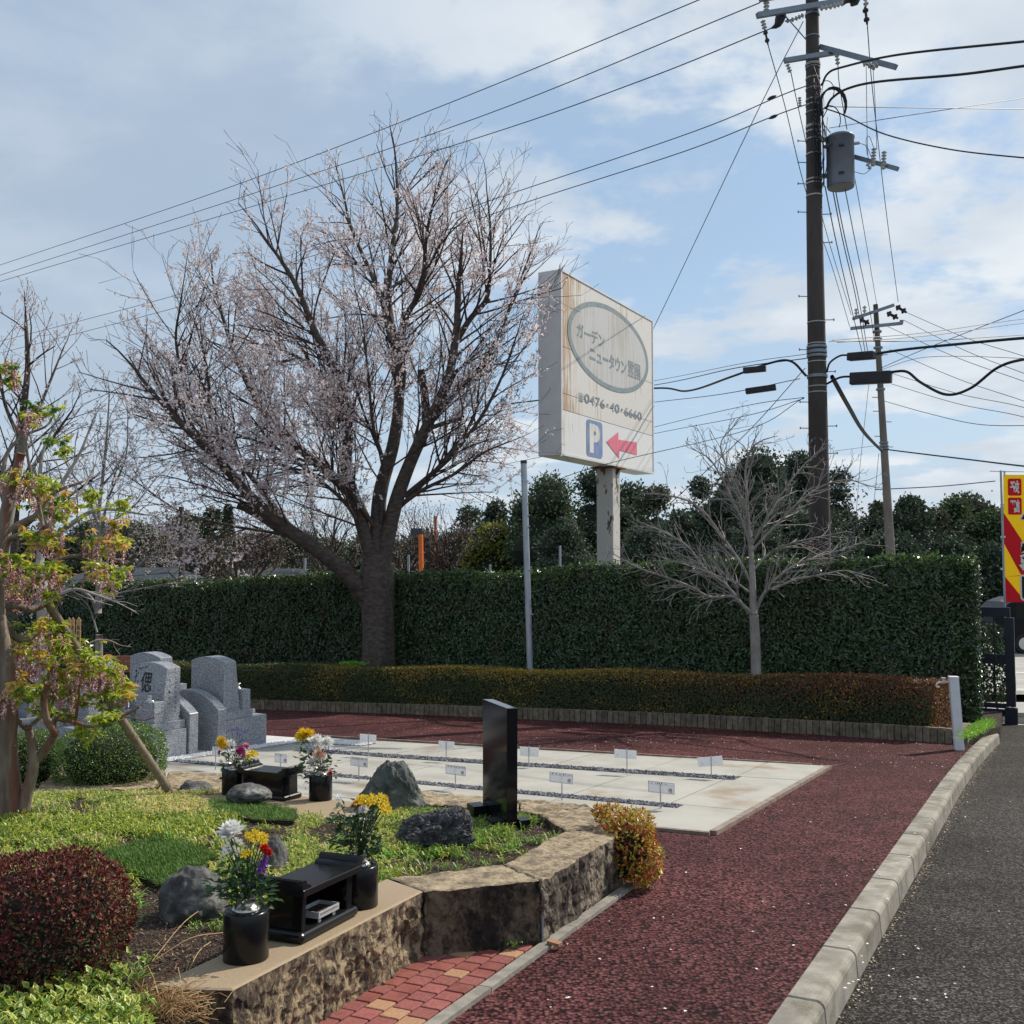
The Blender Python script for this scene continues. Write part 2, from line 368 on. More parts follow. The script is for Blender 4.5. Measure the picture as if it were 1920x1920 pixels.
# ---------------------------------------------------------------- the setting
rng = np.random.default_rng(7); R = random.Random(5)
def struct(o): o['kind'] = 'structure'; return o
def sheet(name, poly, h, m, thick=0.0):
    mb = MB(); top = [(p.x, p.y, -S * p.y + h) for p in poly]
    if thick:
        mb.prism([(x, y, z - thick) for x, y, z in top], top)
    else: mb.add(top, [tuple(range(len(top)))])
    return mb.build(name, m)
g = MB()
ys = [-12, -6, 0, 6, 12, 18, 21, 23.25, 26, 30, 40, 60, 90, 130, 200, 400, 900]
xs = [-700, -300, -120, -60, -30, -12, -6, 0, 6, 12, 30, 60, 120, 300, 700]
vs = [(x, y, (gz(y) - .16)) for y in ys for x in xs]; k = len(xs)
g.add(vs, [(j * k + i, j * k + i + 1, (j + 1) * k + i + 1, (j + 1) * k + i) for j in range(len(ys) - 1) for i in range(k - 1)])
M['field'] = mat('field grass', (.10, .12, .045), (.07, .10, .035), .4, rough=.95, c3=(.15, .13, .07), s3=.08)
struct(g.build('ground', M['field']))
# kerb line
KL = [(1443, 1920), (1473, 1878), (1535, 1788), (1584, 1718), (1627.5, 1660), (1660, 1612), (1690, 1573), (1714, 1539), (1736, 1508),
      (1755.5, 1479), (1775, 1457), (1794, 1432), (1812, 1407), (1828, 1386), (1843, 1367), (1853, 1355), (1862, 1345)]
kp = [G(*p) for p in KL]
kd = Vector((.478, .878, 0)).normalized()
k_start = kp[1]; k_end_t = (kp[-1] - k_start).dot(kd)
# straight kerb through the measured points
kn = Vector((kd.y, -kd.x, 0))
def KP(t, o=0.0, h=0.0):
    v = Vector((k_start.x, k_start.y, 0)) + Vector((kd.x, kd.y, 0)) * t + kn * o
    bendv = (max(0, t - 6) ** 2) * .0045
    v += kn * bendv
    v.z = -S * v.y + h; return v
BR_PX = [(180, 1322), (300, 1324), (452, 1329), (780, 1340), (1020, 1350), (1260, 1361), (1430, 1371.5), (1600, 1382), (1808, 1396)]
brick_line = [G(*p) for p in BR_PX]
path_poly = [KP(t, .0) for t in (-8, -3, 0, 3, 6, 8, 9, 10.2)] + [Vector((p.x, p.y, 0)) + Vector((.05, .09, 0)) for p in reversed(brick_line)] + [Vector((-14, 16, 0)), Vector((-14, 6, 0)), Vector((-6, -4, 0))]
struct(sheet('path', path_poly, 0.0, M['red_asphalt'], .1))
road_poly = [KP(t, .15) for t in (-9, -3, 0, 3, 6, 8, 10, 11.3)] + [Vector((7.6, 16.9, 0)), Vector((9.2, 18.6, 0)), Vector((24, 18.6, 0)), Vector((24, -6, 0)), Vector((4, -8, 0))]
struct(sheet('driveway', road_poly, -.12, M['asphalt'], .1))
# the street beyond the gate
M['street'] = mat('pale street concrete', (.30, .29, .27), (.40, .39, .36), 1.5, rough=.9)
M['road_white'] = mat('road marking', (.7, .7, .7), (.6, .6, .6), 5, rough=.8)
def street(name, px, m, dz):
    pts = [FL(x, y, -1.42 + dz) for x, y in px]; b = MB(); b.add([tuple(p) for p in pts], [tuple(range(len(px)))]); return struct(b.build(name, m))
def flatrect(name, x0, x1, y0, y1, z, m):
    b = MB(); b.add([(x0, y0, z), (x1, y0, z), (x1, y1, z), (x0, y1, z)], [(0, 1, 2, 3)]); return struct(b.build(name, m))
flatrect('street', 2, 60, 22.8, 41, -1.40, M['street'])
struct(sheet('pavement', [UN(-6, 19.6), Vector((9.2, 18.6, 0)), Vector((40, 18.6, 0)), Vector((40, 21.2, 0)), Vector((4, 21.2, 0))], -.05, M['street'], .1))
flatrect('street_gutter', 2, 60, 22.0, 22.6, -1.36, M['kerb'])
flatrect('road_marking', 2, 60, 23.1, 23.25, -1.396, M['road_white'])
flatrect('road_marking', 2, 60, 26.6, 26.75, -1.396, M['road_white'])
# sliding gate rail and yellow line
# kerb stones
kerb = thing('kerb', KP(0), 'pale concrete kerb of separate stones between red path and black driveway', 'kerb')
kerb['kind'] = 'structure'; del kerb['category']; 
t = -6.6
while t < 11.2:
    ln = .735; a, b2 = t + .006, t + ln - .006
    mb = MB(); prof = [(0, .02), (.125, .02), (.145, .012), (.155, -.008), (.165, -.13), (0, -.13)]
    va = [KP(a, o, h + .003 * math.sin(t * 9)) for o, h in prof]; vb = [KP(b2, o, h + .003 * math.sin(t * 9)) for o, h in prof]
    n = len(prof)
    mb.add([tuple(v) for v in va + vb], [tuple(range(n)), tuple(reversed(range(n, 2 * n)))] + [(i, n + i, n + (i + 1) % n, (i + 1) % n) for i in range(n)])
    bevel(mb.build('kerb_stone', M['kerb'], kerb), .006, 1)
    t += ln
# upright brick edging of the hedge bed
edging = thing('brick_edging', brick_line[4], 'low edging of upright brown bricks along the clipped hedge', 'edging')
sp = spline([Vector((p.x, p.y, 0)) for p in brick_line], 14); dist = 0; cur = []
def brick(a, dirv, hgt):
    nv = Vector((-dirv.y, dirv.x, 0)); mb = MB(); wv = .084 + R.uniform(-.003, .002); z0 = -S * a.y
    c = a + dirv * .046 + nv * .05; c.z = z0 + hgt / 2 - .03
    mb.box(c, wv, .09 + R.uniform(-.008, .008), hgt + .06, dirv, nv); o = mb.build('brick', M['border_brick'], edging); return o
acc = 0.0; pos = sp[0].copy(); total = sum((sp[i + 1] - sp[i]).length for i in range(len(sp) - 1))
def along(s_):
    for i in range(len(sp) - 1):
        l = (sp[i + 1] - sp[i]).length
        if s_ <= l: return sp[i].lerp(sp[i + 1], s_ / l), (sp[i + 1] - sp[i]).normalized()
        s_ -= l
    return sp[-1], (sp[-1] - sp[-2]).normalized()
x = 0.0
while x < total - .05:
    a, dv = along(x); f = x / total; brick(a, dv, .155 + .045 * f + R.uniform(-.004, .004)); x += .0945
corner = brick_line[-1]; dv2 = (G(1836, 1368) - corner); dv2.z = 0; dv2.normalize()
for i in range(9): brick(Vector((corner.x, corner.y, 0)) + dv2 * (.06 + .0945 * i) , dv2, .2)
# earth in the hedge bed
bp_ = [Vector((p.x, p.y, 0)) + Vector((.03, .08, 0)) for p in brick_line] + [Vector((7.1, 14.5, 0)), UN(-1.15, 19.4), UN(-28, 19.5), UN(-28, 13)]
struct(sheet('hedge_bed', bp_, .10, M['soil'], .25))

# ---- concrete burial plots
plots = thing('concrete_plots', G(1100, 1480), 'pale concrete slab with two dark gravel strips laid for new graves', 'slab')
plots['kind'] = 'structure'; del plots['category']
def ext(l, u):   # point of the line l (two px points) at frame coordinate u
    a, b = G(*l[0]), G(*l[1]); ua, ub = toUN(a)[0], toUN(b)[0]; k_ = (u - ua) / (ub - ua); return a.lerp(b, k_)
LB = ((690, 1391), (1517, 1438)); S1T = ((780, 1420), (1421, 1462)); S1B = ((780, 1427.5), (1421, 1470))
S2T = ((780, 1468), (1327, 1517.5)); S2B = ((780, 1475), (1327, 1526)); LF = ((780, 1513), (1330, 1565))
uR = -2.42; uE = -9.15
def tile(name, la, lb, u0, u1, m=None, gap=.006):
    p = [ext(la, u0 + gap), ext(la, u1 - gap), ext(lb, u1 - gap), ext(lb, u0 + gap)]
    top = [(q.x, q.y, -S * q.y + .022 + dz_) for q in p]; mb = MB()
    mb.prism([(a, b, c - .06) for a, b, c in top], top); return mb.build(name, m or M['concrete'], plots)
dz_ = 0
cuts = [-8.9, -7.75, -6.75, -5.7, -4.55, -3.5]
def row(la, lb, cs):
    global dz_
    for i in range(len(cs) - 1): dz_ = R.uniform(-.002, .002); tile('slab_panel', la, lb, cs[i], cs[i + 1])
row(LB, S1T, [uE, -8.2, -7.2, -6.15, -5.1, -4.05, -3.06, uR])
row(S1B, S2T, [uE, -8.3, -7.25, -6.2, -5.2, -4.05, -3.1, uR])
row(S2B, LF, [uE - 1.2, -8.3, -7.25, -6.2, -5.2, -4.05, -3.1, uR])
row(S1T, S1B, [-3.02, uR]); row(S2T, S2B, [-2.98, uR]); row(S1T, S1B, [uE, -8.45]); row(S2T, S2B, [uE-1.2, -9.3])
dz_ = -.012; tile('gravel_bed', S1T, S1B, -8.45, -3.02, M['bed_dark'], 0); tile('gravel_bed', S2T, S2B, -9.3, -2.98, M['bed_dark'], 0)
for ua, ub in ((-6.6, -5.55), (-5.55, -4.5), (-4.5, -3.45)):
    for na, nb in ((5.72, 6.42), (6.42, 7.08)):
        p = [UN(ua + .005, na + .005, .020), UN(ub - .005, na + .005, .020), UN(ub - .005, nb - .005, .020), UN(ua + .005, nb - .005, .020)]; mb = MB(); mb.prism([v - Vector((0, 0, .05)) for v in p], p); mb.build('slab_panel', M['concrete'], plots)
base_poly = [ext(LB, uE - 1.2), ext(LB, uR), ext(LF, uR), ext(LF, uE - 1.5)]
struct(sheet('plot_base', base_poly, .006, M['joint'], .02))
def pebbles(mb, la, lb, u0, u1, n, r, h):
    c = []
    for i in range(n):
        u = R.uniform(u0, u1); k_ = R.uniform(.08, .92); p = ext(la, u).lerp(ext(lb, u), k_); c.append((p.x, p.y, -S * p.y + h + R.uniform(0, .008)))
    blobs(mb, np.array(c), r)
def blobs(mb, c, r, squash=.6, mi=0):
    base = np.array([(1, 0, 0), (-1, 0, 0), (0, 1, 0), (0, -1, 0), (0, 0, 1), (0, 0, -1)], float)
    n = len(c); rr = rng.uniform(.6, 1.3, (n, 1, 3)) * r; rr[:, :, 2] *= squash
    a = rng.uniform(0, 6.28, n); ca, sa = np.cos(a)[:, None], np.sin(a)[:, None]
    v = base[None] * rr; x_ = v[..., 0] * ca - v[..., 1] * sa; y_ = v[..., 0] * sa + v[..., 1] * ca
    v = np.stack([x_, y_, v[..., 2]], -1) + c[:, None, :]
    f = np.array([(0, 2, 4), (2, 1, 4), (1, 3, 4), (3, 0, 4), (2, 0, 5), (1, 2, 5), (3, 1, 5), (0, 3, 5)])
    mb.add(v.reshape(-1, 3), (np.arange(n)[:, None, None] * 6 + f[None]).reshape(-1, 3), mi)
mb = MB(); pebbles(mb, S1T, S1B, -8.45, -3.02, 2600, .014, .02); pebbles(mb, S2T, S2B, -9.3, -2.98, 3600, .014, .02)
tag(mb.build('gravel', M['gravel_dark']), 'dark grey gravel filling the two drainage strips', 'gravel', kind='stuff')
# raised brown edging of the slab
def strip3(name, a, b, wdt, h, m, parent=None, seg=None):
    d = (b - a); d.z = 0; L0 = d.length; d.normalize(); nv = Vector((-d.y, d.x, 0)); out = []
    n = max(1, int(round(L0 / seg))) if seg else 1
    for i in range(n):
        p, q = a + d * (L0 * i / n + .003), a + d * (L0 * (i + 1) / n - .003); mb = MB()
        c4 = [p, q, q + nv * wdt, p + nv * wdt]; top = [(v.x, v.y, -S * v.y + h) for v in c4]
        mb.prism([(x_, y_, z_ - .08) for x_, y_, z_ in top], top); out.append(mb.build(name, m, parent))
    return out
a_, b_ = ext(LB, uR), ext(LF, uR); strip3('edging_piece', b_, a_, -.055, .032, M['edging'], plots, .6)
a_, b_ = G(560, 1381), G(1522, 1438); strip3('edging_piece', a_, b_, .04, .035, M['edging'], plots, .8)
a_, b_ = G(1235, 1559.5), G(1332, 1566); strip3('edging_piece', b_, G(780, 1514), .025, .024, M['edging'], plots, 2.0)
# white pebbles round the graves
mb = MB(); c = []
for i in range(2600):
    if R.random() < .62: u, n_ = R.uniform(-9.2, -8.98), R.uniform(7.3, 10.4)
    else: u, n_ = R.uniform(-9.2, -8.0), 10.15 + R.uniform(0, .35) - (0)
    p = UN(u, n_, .03 + R.uniform(0, .012)); c.append(tuple(p))
blobs(mb, np.array(c), .017); tag(mb.build('pebbles', M['gravel_white']), 'white pebbles scattered along the foot of the graves', 'pebbles', kind='stuff')
b = MB(); b.add([tuple(UN(u, n_, .026)) for u, n_ in ((-13, 7.2), (-8.97, 7.2), (-8.97, 10.5), (-13, 10.5))], [(0, 1, 2, 3)]); struct(b.build('pebble_bed', M['gravel_bed_white']))
# ---- block pavers and thin path edging
M['paver_red'] = mat('red brick paver', (.30, .10, .085), (.22, .065, .06), 60, rough=.85, bump=.3, bscale=150, obj_rand=.15)
M['paver_dark'] = mat('dark red brick paver', (.19, .05, .04), (.25, .08, .065), 12, rough=.85, bump=.3, bscale=150, obj_rand=.12)
M['paver_tan'] = mat('tan brick paver', (.42, .25, .14), (.33, .17, .10), 90, rough=.85, bump=.3, bscale=150, obj_rand=.08)
pav = thing('paving', G(880, 1850), 'small patch of red and tan brick pavers at the planter foot', 'paving'); pav['kind'] = 'structure'; del pav['category']
eL0, eL1 = G(802, 1920), G(1010, 1772)
ed = (eL1 - eL0); ed.z = 0; ed.normalize(); en = Vector((-ed.y, ed.x, 0))
lane, blen = .101, .101
def P2(s_, o): return Vector((eL0.x, eL0.y, 0)) + ed * s_ + en * o
A_bot = [G(560, 2000), G(795, 1792), G(1018, 1772)]
for li in range(8):
    for bi in range(-9, 13):
        s0 = bi * blen + (.5 * blen if li % 2 else 0); s1 = s0 + blen
        o0, o1 = li * lane, (li + 1) * lane
        cc = P2(s0 + .05, o0 + .05)
        if s1 > 1.02: continue
        # keep only what is not under the planter
        bx = cc.x - (-.41); 
        if cc.y > 4.62 - (cc.x + .41) * -.30 + .12: continue
        if li > 3 and (cc.x < -.94 + (cc.y - 3.0) * .42 - .22): continue
        g_ = .0042; mb = MB(); cn = [P2(s0 + g_, o0 + g_), P2(s1 - g_, o0 + g_), P2(s1 - g_, o1 - g_), P2(s0 + g_, o1 - g_)]
        hh = .018 + R.uniform(-.0015, .0015); top = [(v.x, v.y, -S * v.y + hh) for v in cn]; mb.prism([(x_, y_, z_ - .04) for x_, y_, z_ in top], top)
        q = R.random(); m_ = M['paver_tan'] if q < .14 else M['paver_dark'] if q < .48 else M['paver_red']
        bevel(mb.build('paver', m_, pav), .003, 1)
ps = [P2(-1.2, -.0), P2(1.15, 0), P2(1.15, .9), P2(-1.2, .9)]
struct(sheet('paving_joint_sand', ps, .006, M['soil'], .02))
pe = thing('path_edging', eL0, 'narrow flush concrete strip between pavers planter and red path', 'edging'); pe['kind'] = 'structure'; del pe['category']
strip3('edging_piece', eL0 - ed * 1.5, G(1176, 1660) + Vector((0, 0, 0)), -.06, .02, M['strip'], pe, 1.0)

# ---------------------------------------------------------------- the stone planter
def proj(v):
    d = v - Vector((0, 0, H)); f = d.dot(RF); return (960 + F * d.x / f, 960 - F * d.dot(RU) / f)
def vnoise(p, f, oct_=4):
    v = Vector((0, 0, 0)); a = 1.0
    for i in range(oct_): v += mnoise.noise_vector(p * f) * a; f *= 2.1; a *= .55
    return v
def rough_block(parent, tops, hb, mats, side=.018, top=.008, res=.022, toprim=.0, label=None):
    """a stone block: the quad 'tops' (anticlockwise from above), hb below it; rough by displacement"""
    t = [Vector(p) for p in tops]; mb = MB(); cen = sum(t, Vector()) / 4
    def dsp(p, ztop):
        dz = ztop - p.z; k_ = min(1, max(0, (dz - toprim) / .035)); a = top + (side - top) * k_
        q = p * 1.0; v = (vnoise(q, 6.0, 3) + vnoise(q + Vector((5, 5, 5)), 22.0, 3) * .55 + vnoise(q + Vector((9, 2, 5)), 60.0, 1) * .22) * a
        if k_ < .5: v.z *= .9
        return p + v
    def grid(f, nu, nv, mi):
        vs = [tuple(f(i / nu, j / nv)) for j in range(nv + 1) for i in range(nu + 1)]
        mb.add(vs, [(j * (nu + 1) + i, j * (nu + 1) + i + 1, (j + 1) * (nu + 1) + i + 1, (j + 1) * (nu + 1) + i) for j in range(nv) for i in range(nu)], mi)
    def Q(u, v): return t[0].lerp(t[1], u).lerp(t[3].lerp(t[2], u), v)
    L1 = max((t[1] - t[0]).length, (t[2] - t[3]).length); L2 = max((t[3] - t[0]).length, (t[2] - t[1]).length)
    n1, n2 = max(2, int(L1 / res)), max(2, int(L2 / res))
    def ft(u, v):
        p = Q(u, v); e = min(u * L1, (1 - u) * L1, v * L2, (1 - v) * L2); p.z -= max(0, (.012 - e)) * .5; return dsp(p, p.z)
    grid(ft, n1, n2, 0)
    nh = max(3, int(hb / res))
    for a, b in ((0, 1), (1, 2), (2, 3), (3, 0)):
        n = n1 if a in (0, 2) else n2
        def fs(u, v, a=a, b=b):
            p = t[a].lerp(t[b], u); zt = p.z - .006; p.z = zt - v * hb; out = p - cen; out.z = 0
            return dsp(p, zt)
        grid(lambda u, v, fs=fs: fs(u, 1 - v), n, nh, 1)
    o = mb.build('stone_block', mats, parent, smooth=False)
    return o
planter = thing('stone_planter', G(900, 1720), 'raised planter walled with big split brown granite blocks', 'planter')
HB = .32
def pz(px, py, h=HB): return G(px, py, h)
rough = [M['stone_top'], M['stone_rough']]
blkA = rough_block(planter, [pz(437, 1854), pz(793, 1670), pz(725, 1646), pz(280, 1850)], .36, [M['stone_sawn'], M['stone_rough']], .026, .0, .010, .012)
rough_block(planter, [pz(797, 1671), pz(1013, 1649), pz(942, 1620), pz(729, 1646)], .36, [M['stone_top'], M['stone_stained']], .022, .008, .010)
rough_block(planter, [pz(1020, 1650), pz(1170, 1557), pz(1057, 1558), pz(946, 1620)], .38, [M['stone_top'], M['stone_greybrown']], .021, .009, .010)
rough_block(planter, [pz(1170, 1554), pz(1106, 1511), pz(1012, 1525), pz(1057, 1556)], .40, rough, .018, .010, .013)
rough_block(planter, [pz(1103, 1510), pz(973, 1496), pz(976, 1519), pz(1010, 1524)], .40, rough, .018, .014, .014)
rough_block(planter, [pz(969, 1496), pz(780, 1484), pz(770, 1504), pz(973, 1519)], .40, rough, .016, .014, .022)
rough_block(planter, [UN(-5.75, 5.10, .30), UN(-4.25, 5.10, .30), UN(-4.25, 5.70, .30), UN(-5.75, 5.70, .30)], .36, [M['stone_sawn'], M['stone_rough']], .014, .0, .03, .02)
rough_block(planter, [pz(300, 1476, .3), pz(424, 1482, .3), pz(420, 1449, .3), pz(318, 1445, .3)], .36, rough, .014, .01, .025)
rough_block(planter, [pz(60, 1486, .3), pz(290, 1476, .3), pz(310, 1445, .3), pz(110, 1436, .3)], .36, rough, .014, .01, .035)
mb = MB(); mb.tube([G(1018, 1774, .0), pz(1017, 1652, .31)], .006, 6); mb.build('joint_strip', M['galv'], planter)
ring_px = [(437, 1854), (793, 1669), (1014, 1649), (1170, 1557), (1106, 1511), (973, 1496), (780, 1486)]
ring = [pz(*p) for p in ring_px] + [UN(-4.25, 5.3), UN(-5.35, 5.3), pz(318, 1455, .3), Vector((-5.2, 8.0, 0)), Vector((-6.2, 5, 0)), Vector((-4.5, 2.0, 0)), Vector((-1.7, 2.35, 0)), pz(300, 1862)]
soil_poly = [Vector((p.x, p.y, 0)) for p in [pz(300, 1846), pz(722, 1642), pz(935, 1617), pz(1048, 1558), pz(1005, 1527), pz(972, 1522), pz(772, 1508), UN(-4.2, 5.02), UN(-5.8, 5.02), pz(424, 1486, .3), pz(60, 1490, .3), Vector((-5.2, 7.6, 0)), Vector((-6.2, 5, 0)), Vector((-4.5, 2.0, 0)), Vector((-1.7, 2.35, 0))]]
rc = Vector((-1.5, 5, 0))
ring = [Vector((p.x, p.y, 0)) for p in ring]; ring_in = [p + (rc - p).normalized() * .09 for p in ring]
def inside(x, y, poly):
    c = False; j = len(poly) - 1
    for i in range(len(poly)):
        a, b = poly[i], poly[j]
        if (a.y > y) != (b.y > y) and x < (b.x - a.x) * (y - a.y) / (b.y - a.y) + a.x: c = not c
        j = i
    return c
def gb(x, y):
    v = .262 + .11 * math.exp(-((x + 2.75) ** 2 / 1.4 + (y - 6.3) ** 2 / .9)) + .05 * math.exp(-((x + 1.5) ** 2 / .8 + (y - 5.6) ** 2 / .8))
    return v + .012 * mnoise.noise(Vector((x * 3, y * 3, 1)))
def B_(px, py, dh=0.0):
    h = .28
    for _ in range(5): p = G(px, py, h); h = gb(p.x, p.y)
    p = G(px, py, h); p.z += dh; return p
mb = MB(); st = .05; vid = {}; vs = []; fs = []
def vid_(i, j):
    if (i, j) not in vid:
        x, y = i * st, j * st; vid[(i, j)] = len(vs); vs.append((x, y, -S * y + gb(x, y) + .006 * mnoise.noise(Vector((x * 18, y * 18, 3)))))
    return vid[(i, j)]
for i in range(-125, 16):
    for j in range(38, 175):
        if inside((i + .5) * st, (j + .5) * st, ring_in): fs.append((vid_(i, j), vid_(i + 1, j), vid_(i + 1, j + 1), vid_(i, j + 1)))
mb.add(vs, fs); struct(mb.build('planting_soil', M['soil'], smooth=True))
# ---- grass-like ground cover
M['sasa'] = mat('striped yellow green grass', (.3, .3, .1), rough=.5, spec=.5, tint=(1.35, 1.3, .8), transl=.25, island=[(.06, .13, .015), (.14, .24, .025), (.28, .38, .04), (.46, .50, .07), (.56, .54, .14)])
M['sasa_straw'] = mat('straw coloured grass', (.5, .4, .2), rough=.5, tint=(1.35, 1.3, .8), transl=.25, island=[(.22, .26, .06), (.50, .45, .16), (.66, .55, .26), (.70, .58, .32)])
M['sasa_green'] = mat('green lily turf', (.1, .2, .05), rough=.45, spec=.5, tint=(1.35, 1.3, .8), transl=.25, island=[(.05, .11, .02), (.10, .20, .03), (.19, .30, .04), (.36, .44, .08)])
M['weed'] = mat('bright green weed', (.1, .3, .03), rough=.5, tint=(1.35, 1.3, .8), transl=.35, island=[(.10, .26, .03), (.18, .40, .05), (.28, .5, .08)])
M['turf'] = mat('dark green turf', (.05, .15, .02), rough=.6, tint=(1.35, 1.3, .8), transl=.2, island=[(.045, .105, .012), (.08, .165, .018), (.115, .225, .03)])
SOIL = [(480, 1572, 92, 30), (640, 1565, 72, 36), (860, 1635, 160, 26), (950, 1600, 100, 22), (330, 1790, 130, 85), (150, 1517, 42, 17), (1010, 1565, 60, 18), (330, 1700, 100, 60), (235, 1582, 40, 14), (430, 1475, 100, 14), (740, 1618, 60, 12)]
lawn_px = [[(165, 1616), (302, 1576), (410, 1616), (312, 1674)], [(390, 1508), (452, 1507), (556, 1527), (553, 1548), (478, 1546), (398, 1528)]]
lawn_w = [[B_(*p) for p in q] for q in lawn_px]
lawn_big = [[(lambda c_, p: c_ + (p - c_) * 1.17)(sum(q, Vector()) / len(q), p) for p in q] for q in lawn_w]
def blades(mb, n, sampler, ln, wd, bend, mi=0):
    c = []; 
    while len(c) < n:
        p = sampler()
        if p is not None: c.append(p)
    c = np.array(c); N1 = len(c)
    a = rng.uniform(0, 6.283, N1); el = rng.uniform(.25, 1.25, N1); L = rng.uniform(.6, 1.25, N1) * ln
    d = np.stack([np.cos(a) * np.cos(el), np.sin(a) * np.cos(el), np.sin(el)], 1); sd_ = np.stack([-np.sin(a), np.cos(a), 0 * a], 1) * wd / 2
    m_ = c + d * (L * .55)[:, None]; d2 = d.copy(); d2[:, 2] -= bend; t_ = m_ + d2 * (L * .5)[:, None]
    V = np.stack([c - sd_ * .6, c + sd_ * .6, m_ - sd_, m_ + sd_, t_], 1); b_ = (np.arange(N1) * 5)[:, None, None]
    mb.add(V.reshape(-1, 3), (b_ + np.array([[[0, 1, 3], [0, 3, 2], [2, 3, 4]]])).reshape(-1, 3), mi)
def tufts(zone, n, ln, wd, per, mats, name, label, bend=.9):
    mb = MB(); cen = []; tries = 0
    while len(cen) < n and tries < n * 30:
        tries += 1; x, y = R.uniform(zone[0], zone[1]), R.uniform(zone[2], zone[3])
        if not inside(x, y, soil_poly): continue
        v = Vector((x, y, -S * y + gb(x, y))); px, py = proj(v)
        if any(((px - a) / rx) ** 2 + ((py - b) / ry) ** 2 < R.uniform(.7, 1.3) for a, b, rx, ry in SOIL): 
            if R.random() > .05: continue
        if any(inside(x, y, q) for q in lawn_big): continue
        if not zone[4](px, py): continue
        if mnoise.noise(Vector((x * 4.5, y * 4.5, 8))) < -.22 and R.random() < .75: continue
        cen.append((x, y, v.z, zone[5](px, py) if len(zone) > 5 else 0))
    for mi in range(len(mats)):
        cc = [c for c in cen if c[3] == mi]
        if not cc: continue
        it = iter([(c[0] + R.gauss(0, .013), c[1] + R.gauss(0, .013), c[2] + R.uniform(0, .012)) for c in cc for _ in range(per)])
        blades(mb, len(cc) * per, lambda: next(it), ln, wd, bend, mi)
    return tag(mb.build(name, mats), label, 'ground cover', kind='stuff')
def kindf(px, py):
    if px > 770: return 2 if R.random() < .75 else 0
    if 1478 < py < 1535 and 250 < px < 660: return 1 if R.random() < .7 else 0
    if px < 520 and 1540 < py < 1575: return 0
    return (0, 0, 0, 1, 2)[R.randrange(5)]
tufts((-4.6, .7, 3.6, 8.4, lambda px, py: py < 1700 and px > -60, kindf), 5400, .090, .0064, 13, [M['sasa'], M['sasa_straw'], M['sasa_green']], 'grass', 'low striped yellow green grass spread over the planter')
def spots(lst):
    def f(px, py): return any((px - a) ** 2 + ((py - b) * 1.5) ** 2 < r * r for a, b, r in lst)
    return f
tufts((-2.6, .7, 2.7, 5.6, spots([(395, 1735, 40), (440, 1745, 30), (420, 1700, 25), (255, 1740, 18), (265, 1800, 22), (290, 1640, 14)])), 260, .07, .006, 14, [M['sasa_green'], M['sasa']], 'grass', 'grassy tufts round the grey boulder at the planter corner')
mb = MB(); wl = [(730, 1615, 14), (960, 1598, 16), (895, 1590, 12), (815, 1605, 12), (770, 1612, 10), (255, 1700, 16), (1025, 1545, 18), (470, 1690, 26), (435, 1640, 30), (640, 1585, 16), (320, 1585, 12), (460, 1652, 24), (500, 1675, 20)]
cs_ = []; ds_ = []
for a, b, r in wl:
    for _ in range(46):
        p = B_(a + R.uniform(-r, r), b + R.uniform(-r, r) * .5, R.uniform(0, .05))
        if not inside(p.x, p.y, soil_poly): continue
        cs_.append(tuple(p)); th = R.uniform(0, 6.28); ds_.append((math.cos(th), math.sin(th), R.uniform(-.1, .9)))
mb.leaves(np.array(cs_), np.array(ds_), np.tile([[0, 0, 1.]], (len(cs_), 1)), rng.uniform(.02, .035, len(cs_)), rng.uniform(.010, .018, len(cs_)))
tag(mb.build('weeds', M['weed']), 'small bright green weeds between grass and rocks', 'weeds', kind='stuff')
# two thick mats of dark turf
for i, (q, lb) in enumerate(zip(lawn_w, ('square of dark green turf beside the red shrub', 'smaller square of dark green turf behind the white flowers'))):
    top = [(v.x, v.y, v.z + .028) for v in q]; rt = thing('turf_mat', q[0], lb, 'turf'); mb = MB(); mb.prism([(x, y, z - .07) for x, y, z in top], top); mb.build('turf_base', M['soil'], rt)
    xs_ = [v.x for v in q]; ys_ = [v.y for v in q]
    def smp():
        x, y = R.uniform(min(xs_), max(xs_)), R.uniform(min(ys_), max(ys_))
        return (x, y, -S * y + gb(x, y) + .024) if inside(x, y, q) else None
    mb = MB(); blades(mb, 15000 if i == 0 else 9000, smp, .036, .0035, .3); mb.build('turf', M['turf'], rt, kind='stuff')
# bark chips and leaf litter
mb = MB(); c = []
while len(c) < 5200:
    a, b, rx, ry = R.choice(SOIL + [(330, 1790, 130, 85), (330, 1720, 130, 60)]); px, py = R.gauss(a, rx * .6), R.gauss(b, ry * .6); p = B_(px, py, .006)
    if inside(p.x, p.y, ring_in): c.append(tuple(p))
c = np.array(c); a = rng.uniform(0, 6.28, len(c)); M['chips'] = mat('bark chips', (.1, .06, .04), rough=.9, island=[(.03, .018, .012), (.09, .05, .035), (.16, .10, .07), (.34, .26, .17)])
mb.leaves(c, np.stack([np.cos(a), np.sin(a), rng.uniform(-.2, .5, len(c))], 1), np.tile([[0, 0, 1.]], (len(c), 1)), rng.uniform(.008, .026, len(c)), rng.uniform(.004, .010, len(c)))
tag(mb.build('bark_litter', M['chips']), 'dark bark chips and dry leaves on the soil', 'litter', kind='stuff')

